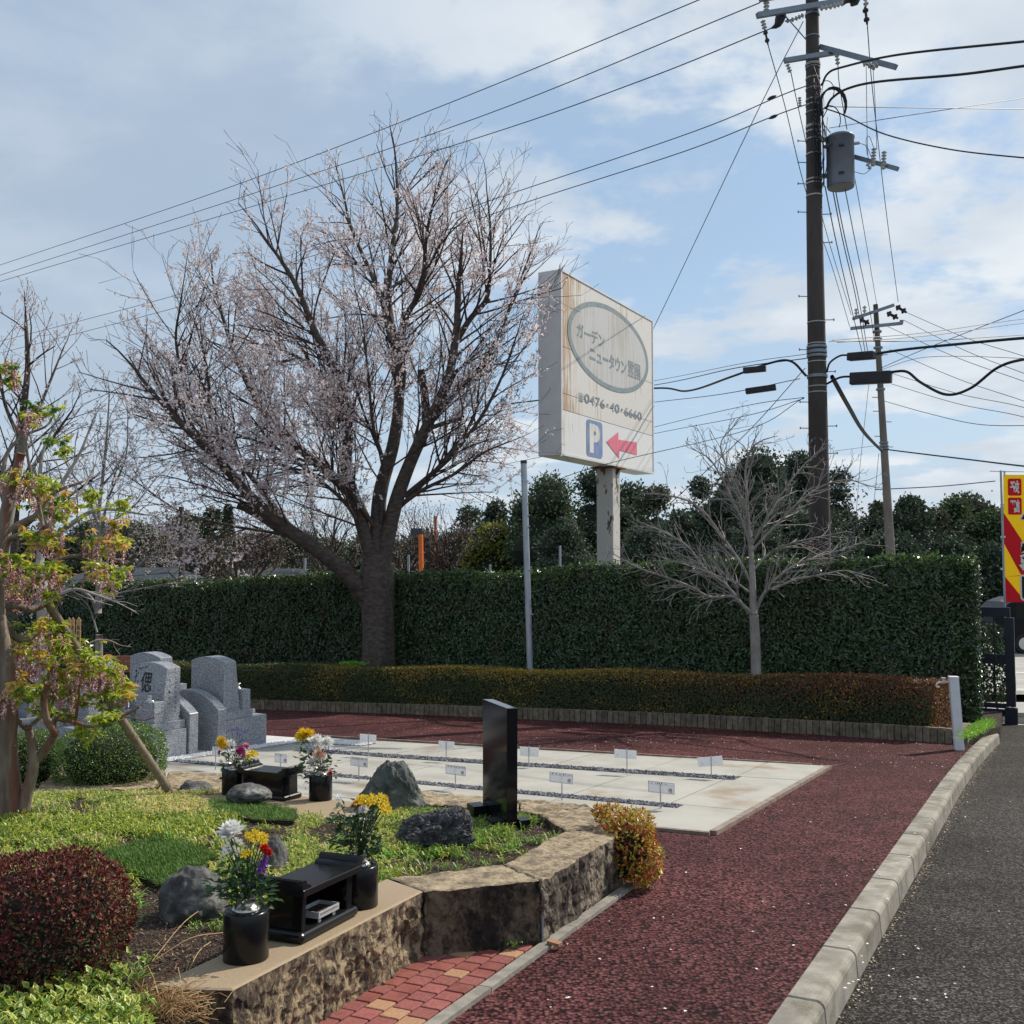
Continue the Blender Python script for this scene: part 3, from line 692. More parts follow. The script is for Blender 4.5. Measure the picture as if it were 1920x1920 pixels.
# ---- rocks
M['rock_green'] = mat('grey green boulder', (.035, .042, .042), (.10, .11, .10), 9, detail=12, rough=.8, bump=.7, bscale=24, c3=(.19, .185, .15), s3=13, c3lo=.55, c3hi=.72)
M['rock_black'] = mat('black craggy rock', (.022, .022, .027), (.07, .07, .078), 12, detail=12, rough=.55, bump=1.0, bscale=30)
M['rock_grey'] = mat('grey garden stone', (.05, .052, .052), (.13, .13, .125), 9, detail=12, rough=.8, bump=.6, bscale=30, c3=(.33, .32, .29), s3=7, c3lo=.55, c3hi=.68)
def rock(base, sx, sy, sz, seed, m, label, shape=None, f=1.4, amp=.32, ridge=0.0, rz=0.0, sub=5, flat=False):
    import bmesh
    bm = bmesh.new(); bmesh.ops.create_icosphere(bm, subdivisions=sub, radius=1); off = Vector((seed * 3.7, seed * 1.3, seed * 7.1))
    vs = []
    for v in bm.verts:
        p = v.co.copy(); n = p.normalized()
        r = 1 + amp * mnoise.noise(n * f + off) + amp * .45 * mnoise.noise(n * f * 2.7 + off) + amp * .2 * mnoise.noise(n * f * 7 + off)
        n = Vector((n.x * 1.0 + n.z * .6, n.y * 1.7, n.z * 2.0 - n.x * .5)) if flat else n
        if ridge: r -= ridge * abs(mnoise.noise(n * 3.3 + off)) + ridge * .6 * abs(mnoise.noise(n * 8 + off)) + ridge * .35 * abs(mnoise.noise(n * 19 + off)) - ridge * .3
        q = p.normalized() * r
        if shape: q = shape(q)
        x, y = q.x * sx, q.y * sy; vs.append((base.x + x * math.cos(rz) - y * math.sin(rz), base.y + x * math.sin(rz) + y * math.cos(rz), base.z + q.z * sz))
    mb = MB(); mb.add(vs, [tuple(v.index for v in f_.verts) for f_ in bm.faces]); bm.free()
    o = mb.build('rock', m, origin=tuple(base), smooth=not flat); return tag(o, label, 'rock', 'garden rocks in the planter')
def boxy(q, e=3.2):
    k_ = (abs(q.x) ** e + abs(q.y) ** e + abs(q.z) ** e) ** (-1 / e) * q.length; return q * k_
def peak(q):
    q = boxy(q, 2.8); z = q.z; return Vector((q.x * (1 - .28 * max(0, z) ** 1.4) - .06 * z + (.14 if z < -.2 and q.x > 0 else 0), q.y * (1 - .3 * max(0, z)), z + .1 - .10 * abs(q.x)))
p = B_(738, 1524); rock(p + Vector((-.01, .06, .04)), .208, .16, .270, 3, M['rock_green'], 'tall peaked grey green boulder standing upright in the planter', peak, amp=.24, ridge=.12, sub=6)
p = B_(815, 1590); rock(p + Vector((-.005, .02, .02)), .23, .17, .19, 8, M['rock_black'], 'black craggy rock with sharp ridges', lambda q: Vector((q.x, q.y, (q.z if q.z > -.4 else -.4) * (1 + .25 * q.x))), amp=.30, ridge=.17, f=1.3, sub=6, flat=True)
p = B_(358, 1722); rock(p + Vector((0, .02, .05)), .135, .115, .165, 5, M['rock_grey'], 'squat grey boulder with pale streaks near the left vase', lambda q: boxy(q, 2.6), amp=.2, ridge=.12)
p = B_(513, 1640); rock(p + Vector((0, .05, .02)), .065, .08, .16, 12, M['rock_grey'], 'narrow grey stone half hidden behind the purple flowers', amp=.2)
p = P(466, 1489, 6.85); rock(p, .145, .12, .068, 15, M['rock_grey'], 'low rounded grey stone in front of the far incense box', amp=.18)
p = B_(362, 1492); rock(p + Vector((0, .08, .0)), .135, .12, .09, 19, M['rock_grey'], 'low flat grey stone beside the foot of the bamboo prop', amp=.25)

# ---- incense boxes and vases
MAXIS = Vector((0, 0, 1))
M['alu'] = mat('brushed light metal', (.55, .56, .57), (.45, .46, .47), 30, rough=.45, metal=.3)
def incense_box(O, ax, label, tray=True):
    ax = Vector(ax).normalized(); ay = Vector((-ax.y, ax.x, 0)); ax.z = -S * ax.y; ax.normalize(); MA = ax.cross(ay).normalized()   # ay points to the back of the box
    rt = thing('incense_box', O, label, 'incense box', 'black granite incense boxes')
    def bx(name, x0, x1, y0, y1, z0, z1, m=M['black_granite'], bv=.003, parent=None):
        mb = MB(); c = O + ax * ((x0 + x1) / 2) + ay * ((y0 + y1) / 2) + MA * ((z0 + z1) / 2); mb.box(c, x1 - x0, y1 - y0, z1 - z0, ax, ay)
        o = mb.build(name, m, parent or rt); bevel(o, bv, 3); return o
    bx('base_plate', 0, .44, 0, .20, 0, .042, M['black_satin'], .017)
    bx('side_panel', .028, .055, .022, .185, .042, .180); bx('side_panel', .385, .412, .022, .185, .042, .180)
    bx('back_panel', .055, .385, .165, .185, .042, .180); bx('front_post', .365, .385, .020, .045, .042, .180)
    bx('top_plate', -.008, .448, -.004, .204, .180, .208, M['black_satin'], .004)
    for x0, x1, s_ in ((-.012, .052, 1), (.388, .452, -1)):
        mb = MB(); prof = [(0, 0), (0, .030), (.006, .036), (.020, .036), (.028, .030), (.032, .018), (.048, .014), (.060, .008), (.064, 0)]
        pr = [(x0 + a if s_ == 1 else x1 - a, b) for a, b in prof]
        A1 = [O + ax * a + ay * .0 + MA * (.208 + b) for a, b in pr]; A2 = [O + ax * a + ay * .2 + MA * (.208 + b) for a, b in pr]
        mb.prism(A1, A2) if s_ == -1 else mb.prism(A2, A1); mb.build('scroll_end', M['black_satin'], rt)
    if tray:
        tr = MB(); tz = .058; tc_ = O + ax * .225 + ay * .070
        for (x0, x1, y0, y1, z0, z1) in ((-.08, .08, -.050, -.047, 0, .026), (-.08, .08, .047, .050, 0, .026), (-.08, -.077, -.05, .05, 0, .026), (.077, .08, -.05, .05, 0, .026), (-.078, .078, -.048, .048, 0, .003)):
            tr.box(tc_ + ax * ((x0 + x1) / 2) + ay * ((y0 + y1) / 2) + MA * (tz + (z0 + z1) / 2), x1 - x0, y1 - y0, z1 - z0, ax, ay)
        t_ = tag(thing('incense_tray', tc_ + MA * .042, 'small open steel incense tray with engraved front inside the near box', 'tray')); tr.build('pan', M['alu'], t_)
        for sx in (-1, 1):
            for sy in (-1, 1): ft = MB(); ft.box(tc_ + ax * (.055 * sx) + ay * (.040 * sy) + MA * .050, .018, .004, .016, ax, ay); ft.build('foot', M['alu'], t_)
        ash = MB(); ash.box(tc_ + MA * (tz + .008), .15, .09, .006, ax, ay); ash.build('ash', M['soil'], t_)
        en_ = MB()
        for i in range(15):
            cx_ = -.064 + i * .0091; sq = [(math.cos(k_ * .9) * (.0032 - .0003 * k_), math.sin(k_ * .9) * (.0045 - .0004 * k_)) for k_ in range(7)]
            en_.tube([tc_ + ax * (cx_ + a) + ay * (-.0508) + MA * (tz + .014 + b * 1.2) for a, b in sq], .0005, 3, mi=0)
        en_.build('engraving', M['ink'], t_)
    return rt
O1 = G(566, 1774, HB); dA = Vector((.36, .933, 0)); O1 += Vector((0, 0, .001))
ibox = incense_box(O1, (dA.x, dA.y, 0), 'black granite incense box open at the front on the tan block')
# the far one shows its back
O2 = UN(-4.97, 5.63, .302) 
incense_box(O2, (-U.x, -U.y, 0), 'black granite incense box seen from behind between two far vases', tray=False)
VASE_Z = .18
def vase(c, label):
    rt = thing('flower_vase', c, label, 'vase', 'black stone vases with steel necks')
    mb = MB(); mb.lathe(c, [(.079, 0), (.0835, .004), (.0835, .172), (.080, .179), (.075, .181), (.03, .181)], 40); mb.build('stone_body', M['black_satin'], rt, smooth=False)
    o = kids(rt)[0]; 
    for p_ in o.data.polygons: p_.use_smooth = len(p_.vertices) == 4
    mb = MB(); mb.lathe(c, [(.054, .1805), (.053, .186), (.044, .194), (.034, .200), (.032, .212), (.037, .226), (.040, .229), (.037, .229), (.030, .212), (.028, .19)], 28); mb.build('steel_neck', M['steel'], rt, smooth=True)
    return rt
vc = [G(461, 1797, HB), G(673, 1698, HB)]
v3 = UN(-5.27, 5.25, .302); v4 = UN(-4.50, 5.27, .302)
v4 = G(601, 1499, .302); v3 = UN(-5.54, 5.50, .302)
vase(vc[0], 'black stone vase nearest the camera left of the open incense box'); vase(vc[1], 'black stone vase right of the open incense box')
vase(v3, 'far black stone vase left of the incense box seen from behind'); vase(v4, 'far black stone vase right of the incense box seen from behind')

# ---- bouquets
def fl(name, base, rough_=.55, tr=.3): M[name] = mat(name, base[0], rough=rough_, transl=tr, island=base)
fl('white petals', [(.80, .80, .77), (.88, .88, .86), (.92, .92, .90)]); fl('yellow petals', [(.82, .52, .01), (.88, .64, .02), (.92, .74, .05)])
fl('red petals', [(.5, .01, .01), (.7, .03, .02)]); fl('purple petals', [(.18, .04, .42), (.30, .08, .55), (.42, .14, .62)]); fl('violet petals', [(.10, .05, .30), (.18, .09, .42)])
fl('pink petals', [(.55, .08, .22), (.75, .25, .40), (.8, .5, .55)]); fl('peach petals', [(.8, .5, .38), (.85, .68, .6)]); fl('magenta petals', [(.38, .03, .16), (.5, .08, .26)])
M['stem_leaf'] = mat('dark green flower leaves', (.04, .1, .03), rough=.45, spec=.5, transl=.15, island=[(.02, .05, .02), (.035, .085, .03), (.06, .13, .04)])
M['yellow_centre'] = mat('yellow flower centre', (.5, .4, .03), rough=.8)
def petals(mb, c, r, nrm, n, el0, el1, wd, mi=0):
    nrm = Vector(nrm).normalized(); a = nrm.orthogonal().normalized(); b = nrm.cross(a)
    th = rng.uniform(0, 6.283, n); el = rng.uniform(el0, el1, n); ca, sa_ = np.cos(th) * np.cos(el), np.sin(th) * np.cos(el)
    d = ca[:, None] * np.array(a) + sa_[:, None] * np.array(b) + np.sin(el)[:, None] * np.array(nrm)
    up = -np.sin(el)[:, None] * (np.cos(th)[:, None] * np.array(a) + np.sin(th)[:, None] * np.array(b)) + np.cos(el)[:, None] * np.array(nrm)
    mb.leaves(np.array(c)[None] + d * r * .12, d, up, r * rng.uniform(.8, 1.05, n), wd, .25, mi)
def bouquet(base, label, flw, leafs, up=Vector((0, 0, 1)), seed=1):
    """base: mouth of the vase; flw: (kind, material, px, py, size m)"""
    R.seed(seed); rt = thing('flower_bouquet', base, label, 'flowers', 'bouquets in the stone vases')
    Y0 = base.y; stems = MB(); 
    for kd_, m_, px, py, r in flw:
        r *= 1.25
        c = P(px, py, Y0 + R.uniform(-.04, .04)); mb = MB(); n_ = (c - base); n_.normalize(); tocam = Vector((0, -1, .45)).normalized()
        stems.tube(spline([base - MAXIS * .03, base.lerp(c, .45) + MAXIS * .01, c - n_ * r * .3], 4), .0016, 4)
        mats = [M[m_]]
        if kd_ == 'mum':
            petals(mb, c, r, n_ * .7 + tocam * .5, 130, -.1, 1.4, r * .2)
        elif kd_ == 'cup':
            petals(mb, c - MAXIS * r * .35, r * .95, (n_.x * .2, n_.y * .2 - .2, 1), 75, .3, 1.45, r * .50)
        elif kd_ == 'daisy':
            nn_ = n_ * .5 + tocam; petals(mb, c, r, nn_, 18, -.05, .25, r * .38)
            mats.append(M['yellow_centre']); blobs(mb, np.array([tuple(c + nn_.normalized() * .002)]), r * .25, 1, 1)
        elif kd_ == 'carn':
            petals(mb, c, r, n_ + tocam * .3, 70, -.2, 1.5, r * .45)
        elif kd_ == 'spike':
            for k_ in range(9): petals(mb, c + MAXIS * (k_ - 4) * r * .32 + Vector((R.uniform(-1, 1), R.uniform(-1, 1), 0)) * r * .25, r * .5, (R.uniform(-1, 1), R.uniform(-1, .3), .6), 10, -.3, 1.2, r * .3)
        elif kd_ == 'stat':
            for k_ in range(14): petals(mb, c + Vector((R.uniform(-1, 1), R.uniform(-1, 1) * .6, R.uniform(-.3, .35))) * r, r * .3, (R.uniform(-.4, .4), -.3, 1), 9, .2, 1.3, r * .14)
        elif kd_ == 'bud':
            petals(mb, c, r, (0, -.3, 1), 16, .5, 1.45, r * .5)
        mb.build('flower', mats, rt)
    lc = []; ld = []
    for (px, py, spx, spy, n) in leafs:
        for _ in range(n):
            c = P(R.gauss(px, spx), R.gauss(py, spy), Y0 + R.uniform(-.06, .06)); lc.append(tuple(c)); d = (c - base); d.normalize()
            ld.append((d.x + R.uniform(-.8, .8), d.y + R.uniform(-.8, .8), R.uniform(-.5, .7)))
    lc = np.array(lc); ld = np.array(ld); nz_ = rng.normal(0, .5, (len(lc), 3)); nz_[:, 2] += .8
    stems.leaves(lc, ld, nz_, rng.uniform(.022, .05, len(lc)), rng.uniform(.010, .022, len(lc)))
    stems.build('foliage', M['stem_leaf'], rt, kind='stuff'); return rt
def mouth(c): return c + MAXIS * .225
W, YE, RD, PU, VI, PK, PE, MG = 'white petals', 'yellow petals', 'red petals', 'purple petals', 'violet petals', 'pink petals', 'peach petals', 'magenta petals'
bouquet(mouth(vc[0]), 'bouquet with one large white chrysanthemum above yellow red and purple flowers',
    [('cup', W, 435, 1556, .048)] + [('daisy', W, x, y, .013) for x, y in ((420, 1572), (428, 1570), (433, 1580), (441, 1576), (449, 1580), (425, 1590), (437, 1590), (447, 1597), (422, 1598))] +
    [('bud', W, x, y, .010) for x, y in ((437, 1610), (448, 1611), (450, 1608), (446, 1635), (430, 1603))] +
    [('daisy', YE, x, y, .014) for x, y in ((466, 1566), (474, 1562), (482, 1563), (490, 1566), (498, 1570), (470, 1572), (480, 1574), (488, 1576), (494, 1578), (463, 1598), (456, 1602), (466, 1603))] +
    [('carn', RD, 495, 1592, .018), ('carn', RD, 502, 1599, .016), ('spike', PU, 497, 1612, .020), ('spike', PU, 493, 1622, .018), ('spike', PU, 487, 1639, .018), ('spike', PU, 480, 1641, .014), ('bud', PU, 452, 1659, .012), ('bud', PU, 461, 1662, .012), ('bud', PU, 473, 1665, .011)],
    [(450, 1640, 18, 22, 120), (430, 1665, 22, 12, 60), (470, 1660, 22, 18, 90), (455, 1680, 20, 8, 60), (488, 1660, 12, 18, 40)], seed=3)
bouquet(mouth(vc[1]), 'bouquet with a broad spray of yellow daisies over white and red flowers',
    [('daisy', YE, x, y, .017) for x, y in ((676, 1496), (686, 1498), (694, 1494), (702, 1497), (712, 1494), (720, 1497), (706, 1506), (715, 1507), (696, 1505), (684, 1505), (724, 1507), (716, 1518), (724, 1521), (727, 1517), (670, 1504), (690, 1510))] +
    [('carn', RD, 668, 1512, .02), ('carn', RD, 680, 1510, .018), ('mum', W, 672, 1521, .022), ('mum', W, 682, 1519, .02), ('bud', W, 636, 1502, .026), ('spike', VI, 698, 1534, .016), ('spike', PU, 695, 1540, .012)] +
    [('bud', W, x, y, .011) for x, y in ((665, 1530), (677, 1538), (686, 1539), (665, 1551), (676, 1562), (692, 1567), (655, 1533))],
    [(672, 1560, 14, 25, 130), (650, 1545, 14, 18, 70), (640, 1580, 12, 8, 30), (680, 1595, 14, 16, 110), (698, 1575, 8, 22, 50), (636, 1530, 6, 10, 20), (690, 1530, 14, 10, 30)], seed=4)
bouquet(mouth(v3), 'bouquet of white chrysanthemum with yellow daisies and purple statice beside the far box',
    [('mum', W, 431, 1402, .055), ('mum', W, 455, 1412, .035), ('mum', YE, 416, 1392, .04), ('mum', YE, 419, 1399, .035), ('mum', MG, 450, 1409, .034), ('carn', MG, 453, 1415, .03), ('carn', PK, 461, 1400, .026), ('daisy', YE, 465, 1420, .03), ('daisy', YE, 472, 1414, .03), ('daisy', YE, 479, 1413, .025), ('carn', RD, 413, 1411, .016)] +
    [('stat', VI, x, y, .024) for x, y in ((435, 1371), (446, 1368), (458, 1371), (450, 1377), (448, 1391))],
    [(442, 1424, 15, 9, 110), (428, 1440, 6, 10, 40), (460, 1428, 10, 6, 40), (422, 1455, 3, 18, 40)], seed=6)
bouquet(mouth(v4), 'bouquet with tall yellow chrysanthemum above white and peach blooms by the far box',
    [('mum', YE, 570, 1381, .052), ('mum', YE, 580, 1378, .04), ('daisy', YE, 561, 1383, .03), ('mum', W, 595, 1392, .05), ('mum', W, 613, 1394, .045), ('mum', W, 590, 1431, .042), ('mum', W, 600, 1404, .036), ('carn', PE, 599, 1416, .042), ('stat', VI, 619, 1397, .022), ('stat', VI, 611, 1409, .025), ('stat', VI, 629, 1407, .022), ('stat', VI, 622, 1412, .018), ('carn', RD, 613, 1461, .018), ('carn', PK, 617, 1446, .02), ('carn', RD, 619, 1450, .015)],
    [(600, 1440, 12, 14, 110), (573, 1408, 6, 12, 50), (570, 1430, 4, 16, 40), (592, 1455, 10, 6, 40), (608, 1425, 8, 14, 50)], seed=9)

# ---- the black stele
def uvbox(mb, c, au, av, ht, a, b, top_slope=0.0, taper=0.0, mi=0): pass
sb = G(937, 1543, .27)
ax_s = Vector((.56, -.83, 0)).normalized(); 
pL, pR, pB = G(915, 1528, .27), G(953, 1550, .27), G(973, 1545, .27)
stele = thing('stone_stele', pR, 'upright black polished slab with slanting top in green grass', 'sample headstone')
pR = P(950, 1551, 6.33); PLOC[stele.name] = tuple(pR); stele.location = pR
e1 = Vector((-.42, .907, 0)); e2 = Vector((.907, .42, 0))
def PS(a, b, z): return pR + e1 * a + e2 * b + MAXIS * z
YR = pR.y
wl_ = .385; td = .075
zb = -.03
def zof(px, py, v): d = ray(px, py); t_ = v.y / d.y; return H + d.z * t_ - pR.z
zl = zof(903, 1311, PS(wl_, 0, 0)); zr = zof(949, 1328, PS(0, 0, 0))
bot = [PS(0, 0, zb), PS(0, td, zb), PS(wl_, td, zb), PS(wl_, 0, zb)]; top = [PS(-.004, 0, zr), PS(-.004, td, zr - .004), PS(wl_ + .004, td, zl - .004), PS(wl_ + .004, 0, zl)]
cross_ = (bot[1] - bot[0]).cross(bot[2] - bot[1]).z
mb = MB(); mb.prism(bot, top) if cross_ > 0 else mb.prism(bot[::-1], top[::-1]); bevel(mb.build('slab', M['black_granite'], stele), .002, 2)
for a0, a1, b0, b1 in ((.30, .42, -.10, -.004), (-.04, .05, .080, .15), (.02, .12, -.09, -.004)):
    mb = MB(); q = [PS(a0, b0, zb), PS(a0, b1, zb), PS(a1, b1, zb), PS(a1, b0, zb)]; tq = [v + MAXIS * (.10 if a0 > .2 else .07) for v in q]
    mb.prism(q, tq) if cross_ > 0 else mb.prism(q[::-1], tq[::-1]); bevel(mb.build('foot_block', M['black_satin'], stele), .002, 2)

# ---------------------------------------------------------------- name cards on the plots
def marker(bx, by, x0, x1, y0, y1, front, label):
    base = G(bx, by, .02); Yb = base.y; c = P((x0 + x1) / 2, (y0 + y1) / 2, Yb); ax = (U if front else (U + NN * .12).normalized())
    hgt = (y1 - y0) * Yb / F; wd = (x1 - x0) * Yb / F / .92
    rt = thing('name_card', base, label, 'sign', 'white cards on thin stakes in the gravel strips')
    nv = Vector((ax.y, -ax.x, 0))
    tilt = 0.0
    if not front and x1 > 1340: ax = (ax + MAXIS * .16).normalized()
    up = nv.cross(ax) * -1; up = up if up.z > 0 else -up
    mb = MB(); mb.box(c, wd, .004, hgt, ax, Vector((-nv.x, -nv.y, 0))); card = mb.build('card', M['plastic_white'], rt)
    sgn = 1 if front else -1
    mb = MB(); mb.tube([base - MAXIS * .03 - nv * .007 * sgn, Vector((base.x, base.y, 0)) - nv * .007 * sgn + MAXIS * (c.z + hgt * (.3 if front else .62))], .0055, 6); mb.build('stake', M['galv'], rt)
    f_ = c + nv * .0035; ink = MB()
    if front:
        t = .0025; a, b = wd / 2 - .004, hgt / 2 - .004
        for (cx_, cy_, w_, h_) in ((0, b, 2 * a, t), (0, -b, 2 * a, t), (-a, 0, t, 2 * b), (a, 0, t, 2 * b), (0, b - hgt * .24, 2 * a, t * .6)): ink.box(f_ + ax * cx_ + up * cy_, w_, .001, h_, ax, -nv)
        ink.build('printed_frame', M['card_blue'], rt)
        dsh = MB(); k_ = -wd * .36
        while k_ < wd * .44:
            if R.random() < .75: dsh.box(f_ + ax * k_ + up * (b - hgt * .12), .006 + R.random() * .006, .001, hgt * .09 * R.uniform(.5, 1.2), ax, -nv)
            k_ += .018
        dsh.build('small_print', M['ink'], rt)
        text('様', hgt * .38, hgt * .40, M['ink'], rt, 'lettering', f_ + ax * wd * .34 - up * hgt * .18, ax, up, depth=.0015)
    else:
        g_ = MB()
        for sx in (-.38, .18):
            for i in range(3):
                for j in range(3):
                    if R.random() < .6: g_.box(f_ + ax * (wd * sx + i * .008) + up * (-hgt * .28 + j * .008), .005, .001, .004, ax, -nv)
        g_.build('faint_print', M['faint'], rt)
M['card_blue'] = mat('printed line', (.25, .28, .42), rough=.5); M['faint'] = mat('faint print', (.5, .52, .58), rough=.6)
for a in ((1238, 1517, 1216, 1264, 1466, 1487, 'name card on a stake in the front gravel strip, nearest the driveway'),
          (1053, 1501, 1030, 1075, 1449, 1468, 'name card in the front gravel strip right beside the black slab'),
          (853, 1481, 834, 875, 1435, 1453, 'name card in the front gravel strip between the black slab and the tall boulder'),
          (672, 1465, 655, 692, 1420, 1437, 'name card in the front gravel strip behind the tall peaked boulder'),
          (525, 1455, 513, 541, 1413, 1430, 'name card in the front gravel strip above the far incense box'),
          (403, 1444, 396, 415, 1401, 1418, 'name card in the front gravel strip just left of the far vases')): marker(*a[:6], True, a[6])
for a in ((691, 1419, 674, 706, 1377, 1391, 'blank backed card on the far strip, first from the graves'), (837, 1428, 822, 852, 1390, 1404, 'blank backed card on the far strip, left of the black slab'),
          (992, 1438, 975, 1010, 1401, 1418, 'blank backed card on the far strip, just right of the black slab'), (1176, 1452, 1153, 1192, 1406, 1422, 'blank backed card on the far strip, second from its driveway end'),
          (1334, 1460, 1310, 1353, 1419, 1436, 'tilted blank backed card at the driveway end of the far strip')): marker(*a[:6], False, a[6])

# ---------------------------------------------------------------- graves
ZG = -.79
def Wp(u, n, z): v = U * u + NN * n; return Vector((v.x, v.y, ZG + z))
def grave(u0, n0, sg, label, lettering=False, m=None):
    m = m or M['granite']; rt = thing('grave', Wp(u0, n0, 0), label, 'grave', 'grey granite graves')
    def q(name, ua, ub, na, nb, z0, z1, bv=.006, tap=0.0, par=None):
        na, nb = (n0 + sg * na, n0 + sg * nb); na, nb = min(na, nb), max(na, nb)
        ft, bt = (tap, 0) if sg < 0 else (0, tap)
        bot = [Wp(u0 + ua, na, z0), Wp(u0 + ub, na, z0), Wp(u0 + ub, nb, z0), Wp(u0 + ua, nb, z0)]
        top = [Wp(u0 + ua, na + ft, z1), Wp(u0 + ub, na + ft, z1), Wp(u0 + ub, nb - bt, z1), Wp(u0 + ua, nb - bt, z1)]
        mb = MB(); mb.prism(bot, top); o = mb.build(name, m, par or rt); bevel(o, bv, 2); return o
    # local n is measured from the back wall towards the front of the grave (sg = direction of the front)
    q('base_block', -1.02, 0, .02, .72, -.30, .37); q('base_step', -.98, -.03, .02, .50, .37, .47)
    q('front_step', -.78, -.22, .50, .74, .37, .42); q('vase_block', -.36, -.045, .33, .47, .47, .72); q('vase_block', -.97, -.66, .33, .47, .47, .72)
    q('incense_block', -.62, -.42, .36, .50, .47, .60); q('stone_plinth', -.68, -.08, .045, .34, .462, .495)
    # wing wall with an arched top
    na, nb = sorted((n0, n0 - sg * .14)); pts = []
    for i in range(17):
        t_ = i / 16; uu = u0 - 1.04 + 1.06 * t_; pts.append((uu, .53 + .22 * (1 - (2 * t_ - 1) ** 2)))
    poly = [(u0 - 1.04, -.3), (u0 + .02, -.3)] + [(a, b) for a, b in reversed(pts)]
    mb = MB(); mb.prism([Wp(a, nb, b) for a, b in poly], [Wp(a, na, b) for a, b in poly]); bevel(mb.build('wing_wall', m, rt), .008, 2)
    # the headstone, arched across, its face leaning back
    ux0, ux1 = u0 - .67, u0 - .09; nb_, nf0, nf1 = n0 + sg * .05, n0 + sg * .33, n0 + sg * .255
    prof = [(ux0 + (ux1 - ux0) * i / 12, 1.09 + .06 * (1 - (2 * i / 12 - 1) ** 2)) for i in range(13)]
    F_ = [Wp(ux0, nf0, .495), Wp(ux1, nf0, .495)] + [Wp(a, nf0 + (nf1 - nf0) * (b - .495) / .595, b) for a, b in reversed(prof)]; K_ = [Wp(ux0, nb_, .495), Wp(ux1, nb_, .495)] + [Wp(a, nb_, b) for a, b in reversed(prof)]
    mb = MB(); (mb.prism(K_, F_) if sg < 0 else mb.prism(F_, K_)); bevel(mb.build('headstone', m, rt), .008, 2)
    mb = MB(); vb = Wp(u0 - .20, n0 + sg * .40, .72)
    mb.lathe(vb, [(.055, 0), (.055, .008), (.03, .012), (.028, .05), (.037, .075), (.030, .07)], 20); mb.build('steel_cup', M['steel'], rt, smooth=True)
    mb = MB(); vb = Wp(u0 - .80, n0 + sg * .40, .72); mb.lathe(vb, [(.055, 0), (.055, .008), (.03, .012), (.028, .05), (.037, .075), (.030, .07)], 20); mb.build('steel_cup', M['steel'], rt, smooth=True)
    if lettering:
        up = (Wp(0, nf1, 1.09) - Wp(0, nf0, .495)).normalized()
        def face(a, z): return Wp(u0 + a, nf0 + (nf1 - nf0) * (z - .495) / .595, z) - NN * .004
        text('偲', .19, .25, M['ink'], rt, 'lettering', face(-.41, .915), U, up, bold=.006, depth=.001)
        lf = []; ld = []
        for s_, (ca, cz) in ((1, (-.60, 1.04)), (-1, (-.16, .62))):
            for i in range(34):
                r = R.random(); a = ca + (.20 * r - .02) * 1 if i % 2 else ca + R.uniform(-.02, .03); z = cz + R.uniform(-.015, .03) * 1 if i % 2 else cz - s_ * r * .18 + .0
                if i % 2: a = ca + s_ * (r * .19 - .02); z = cz + s_ * .05 * r
                p = face(a, z); lf.append(tuple(p)); th = R.uniform(0, 6.28); v = U * math.cos(th) + up * math.sin(th); ld.append(tuple(v))
        mb = MB(); mb.leaves(np.array(lf), np.array(ld), np.tile([[-NN.x, -NN.y, 0.]], (len(lf), 1)), rng.uniform(.018, .032, len(lf)), .011, .02); mb.build('leaf_ornament', M['ink'], rt, kind='stuff')
        for i, ch in enumerate('令和七年三月吉日'): text(ch, .022, .026, M['ink'], rt, 'lettering', Wp(u0 - .09, n0 + sg * (.125 + .02 * 0), 1.03 - i * .058) + U * .0025, NN, MAXIS, depth=0)
        for i, ch in enumerate('施主一同建之'): text(ch, .020, .024, M['ink'], rt, 'lettering', Wp(u0 - .09, n0 + sg * (.215), .95 - i * .070) + U * .0025, NN, MAXIS, depth=0)
    return rt
grave(-9.26, 8.45, -1, 'grey granite grave whose headstone carries one large black character', True)
grave(-10.42, 8.45, -1, 'grey granite grave just left of the lettered headstone, half behind pink blossoms')
grave(-11.58, 8.45, -1, 'blue grey granite grave hidden behind the pink flowering tree', m=M['granite_blue'])
grave(-9.20, 8.99, 1, 'grey granite grave with blank back and curved wing wall, nearest the white pebbles')
grave(-10.36, 8.99, 1, 'grey granite grave facing away behind the lettered headstone')
# grave tablets
M['new_wood'] = mat('pale new wood', (.52, .33, .15), (.42, .26, .11), 20, rough=.7, stretch=(1, 1, .1))
for i, (x0, x1, lb, tx) in enumerate(((126, 132.5, 'slim wooden grave tablet at the left of the three', '為先祖代々供養'), (133, 139.5, 'slim wooden grave tablet in the middle of the three', '為先祖代々供養'), (142.5, 151.5, 'slim wooden grave tablet standing apart at the right of the three', '為先祖代々供養'))):
    Y = 13.6 + (0.05 if i == 0 else 0); a, b = P(x0, 1163, Y), P(x1, 1163, Y); zt = P(x0, 1157, Y).z; zb_ = -S * Y - .02; m_ = (a.x + b.x) / 2
    rt = thing('grave_tablet', (m_, Y, zb_), lb, 'grave tablet', 'wooden grave tablets'); mb = MB()
    pl = [(a.x, zb_), (b.x, zb_), (b.x, a.z - .05), (b.x - .008, a.z - .04), (b.x, a.z - .03), (b.x, a.z), (m_, zt), (a.x, a.z), (a.x, a.z - .03), (a.x + .008, a.z - .04), (a.x, a.z - .05)]
    mb.prism([(x, Y + .012, z) for x, z in pl], [(x, Y, z) for x, z in pl]); mb.build('board', M['new_wood'], rt)
    for k_, ch in enumerate(tx): text(ch, (b.x - a.x) * .62, .055, M['ink'], rt, 'lettering', (m_, Y - .002, a.z - .10 - k_ * .075), (1, 0, 0), (0, 0, 1), bold=.01, depth=.001)
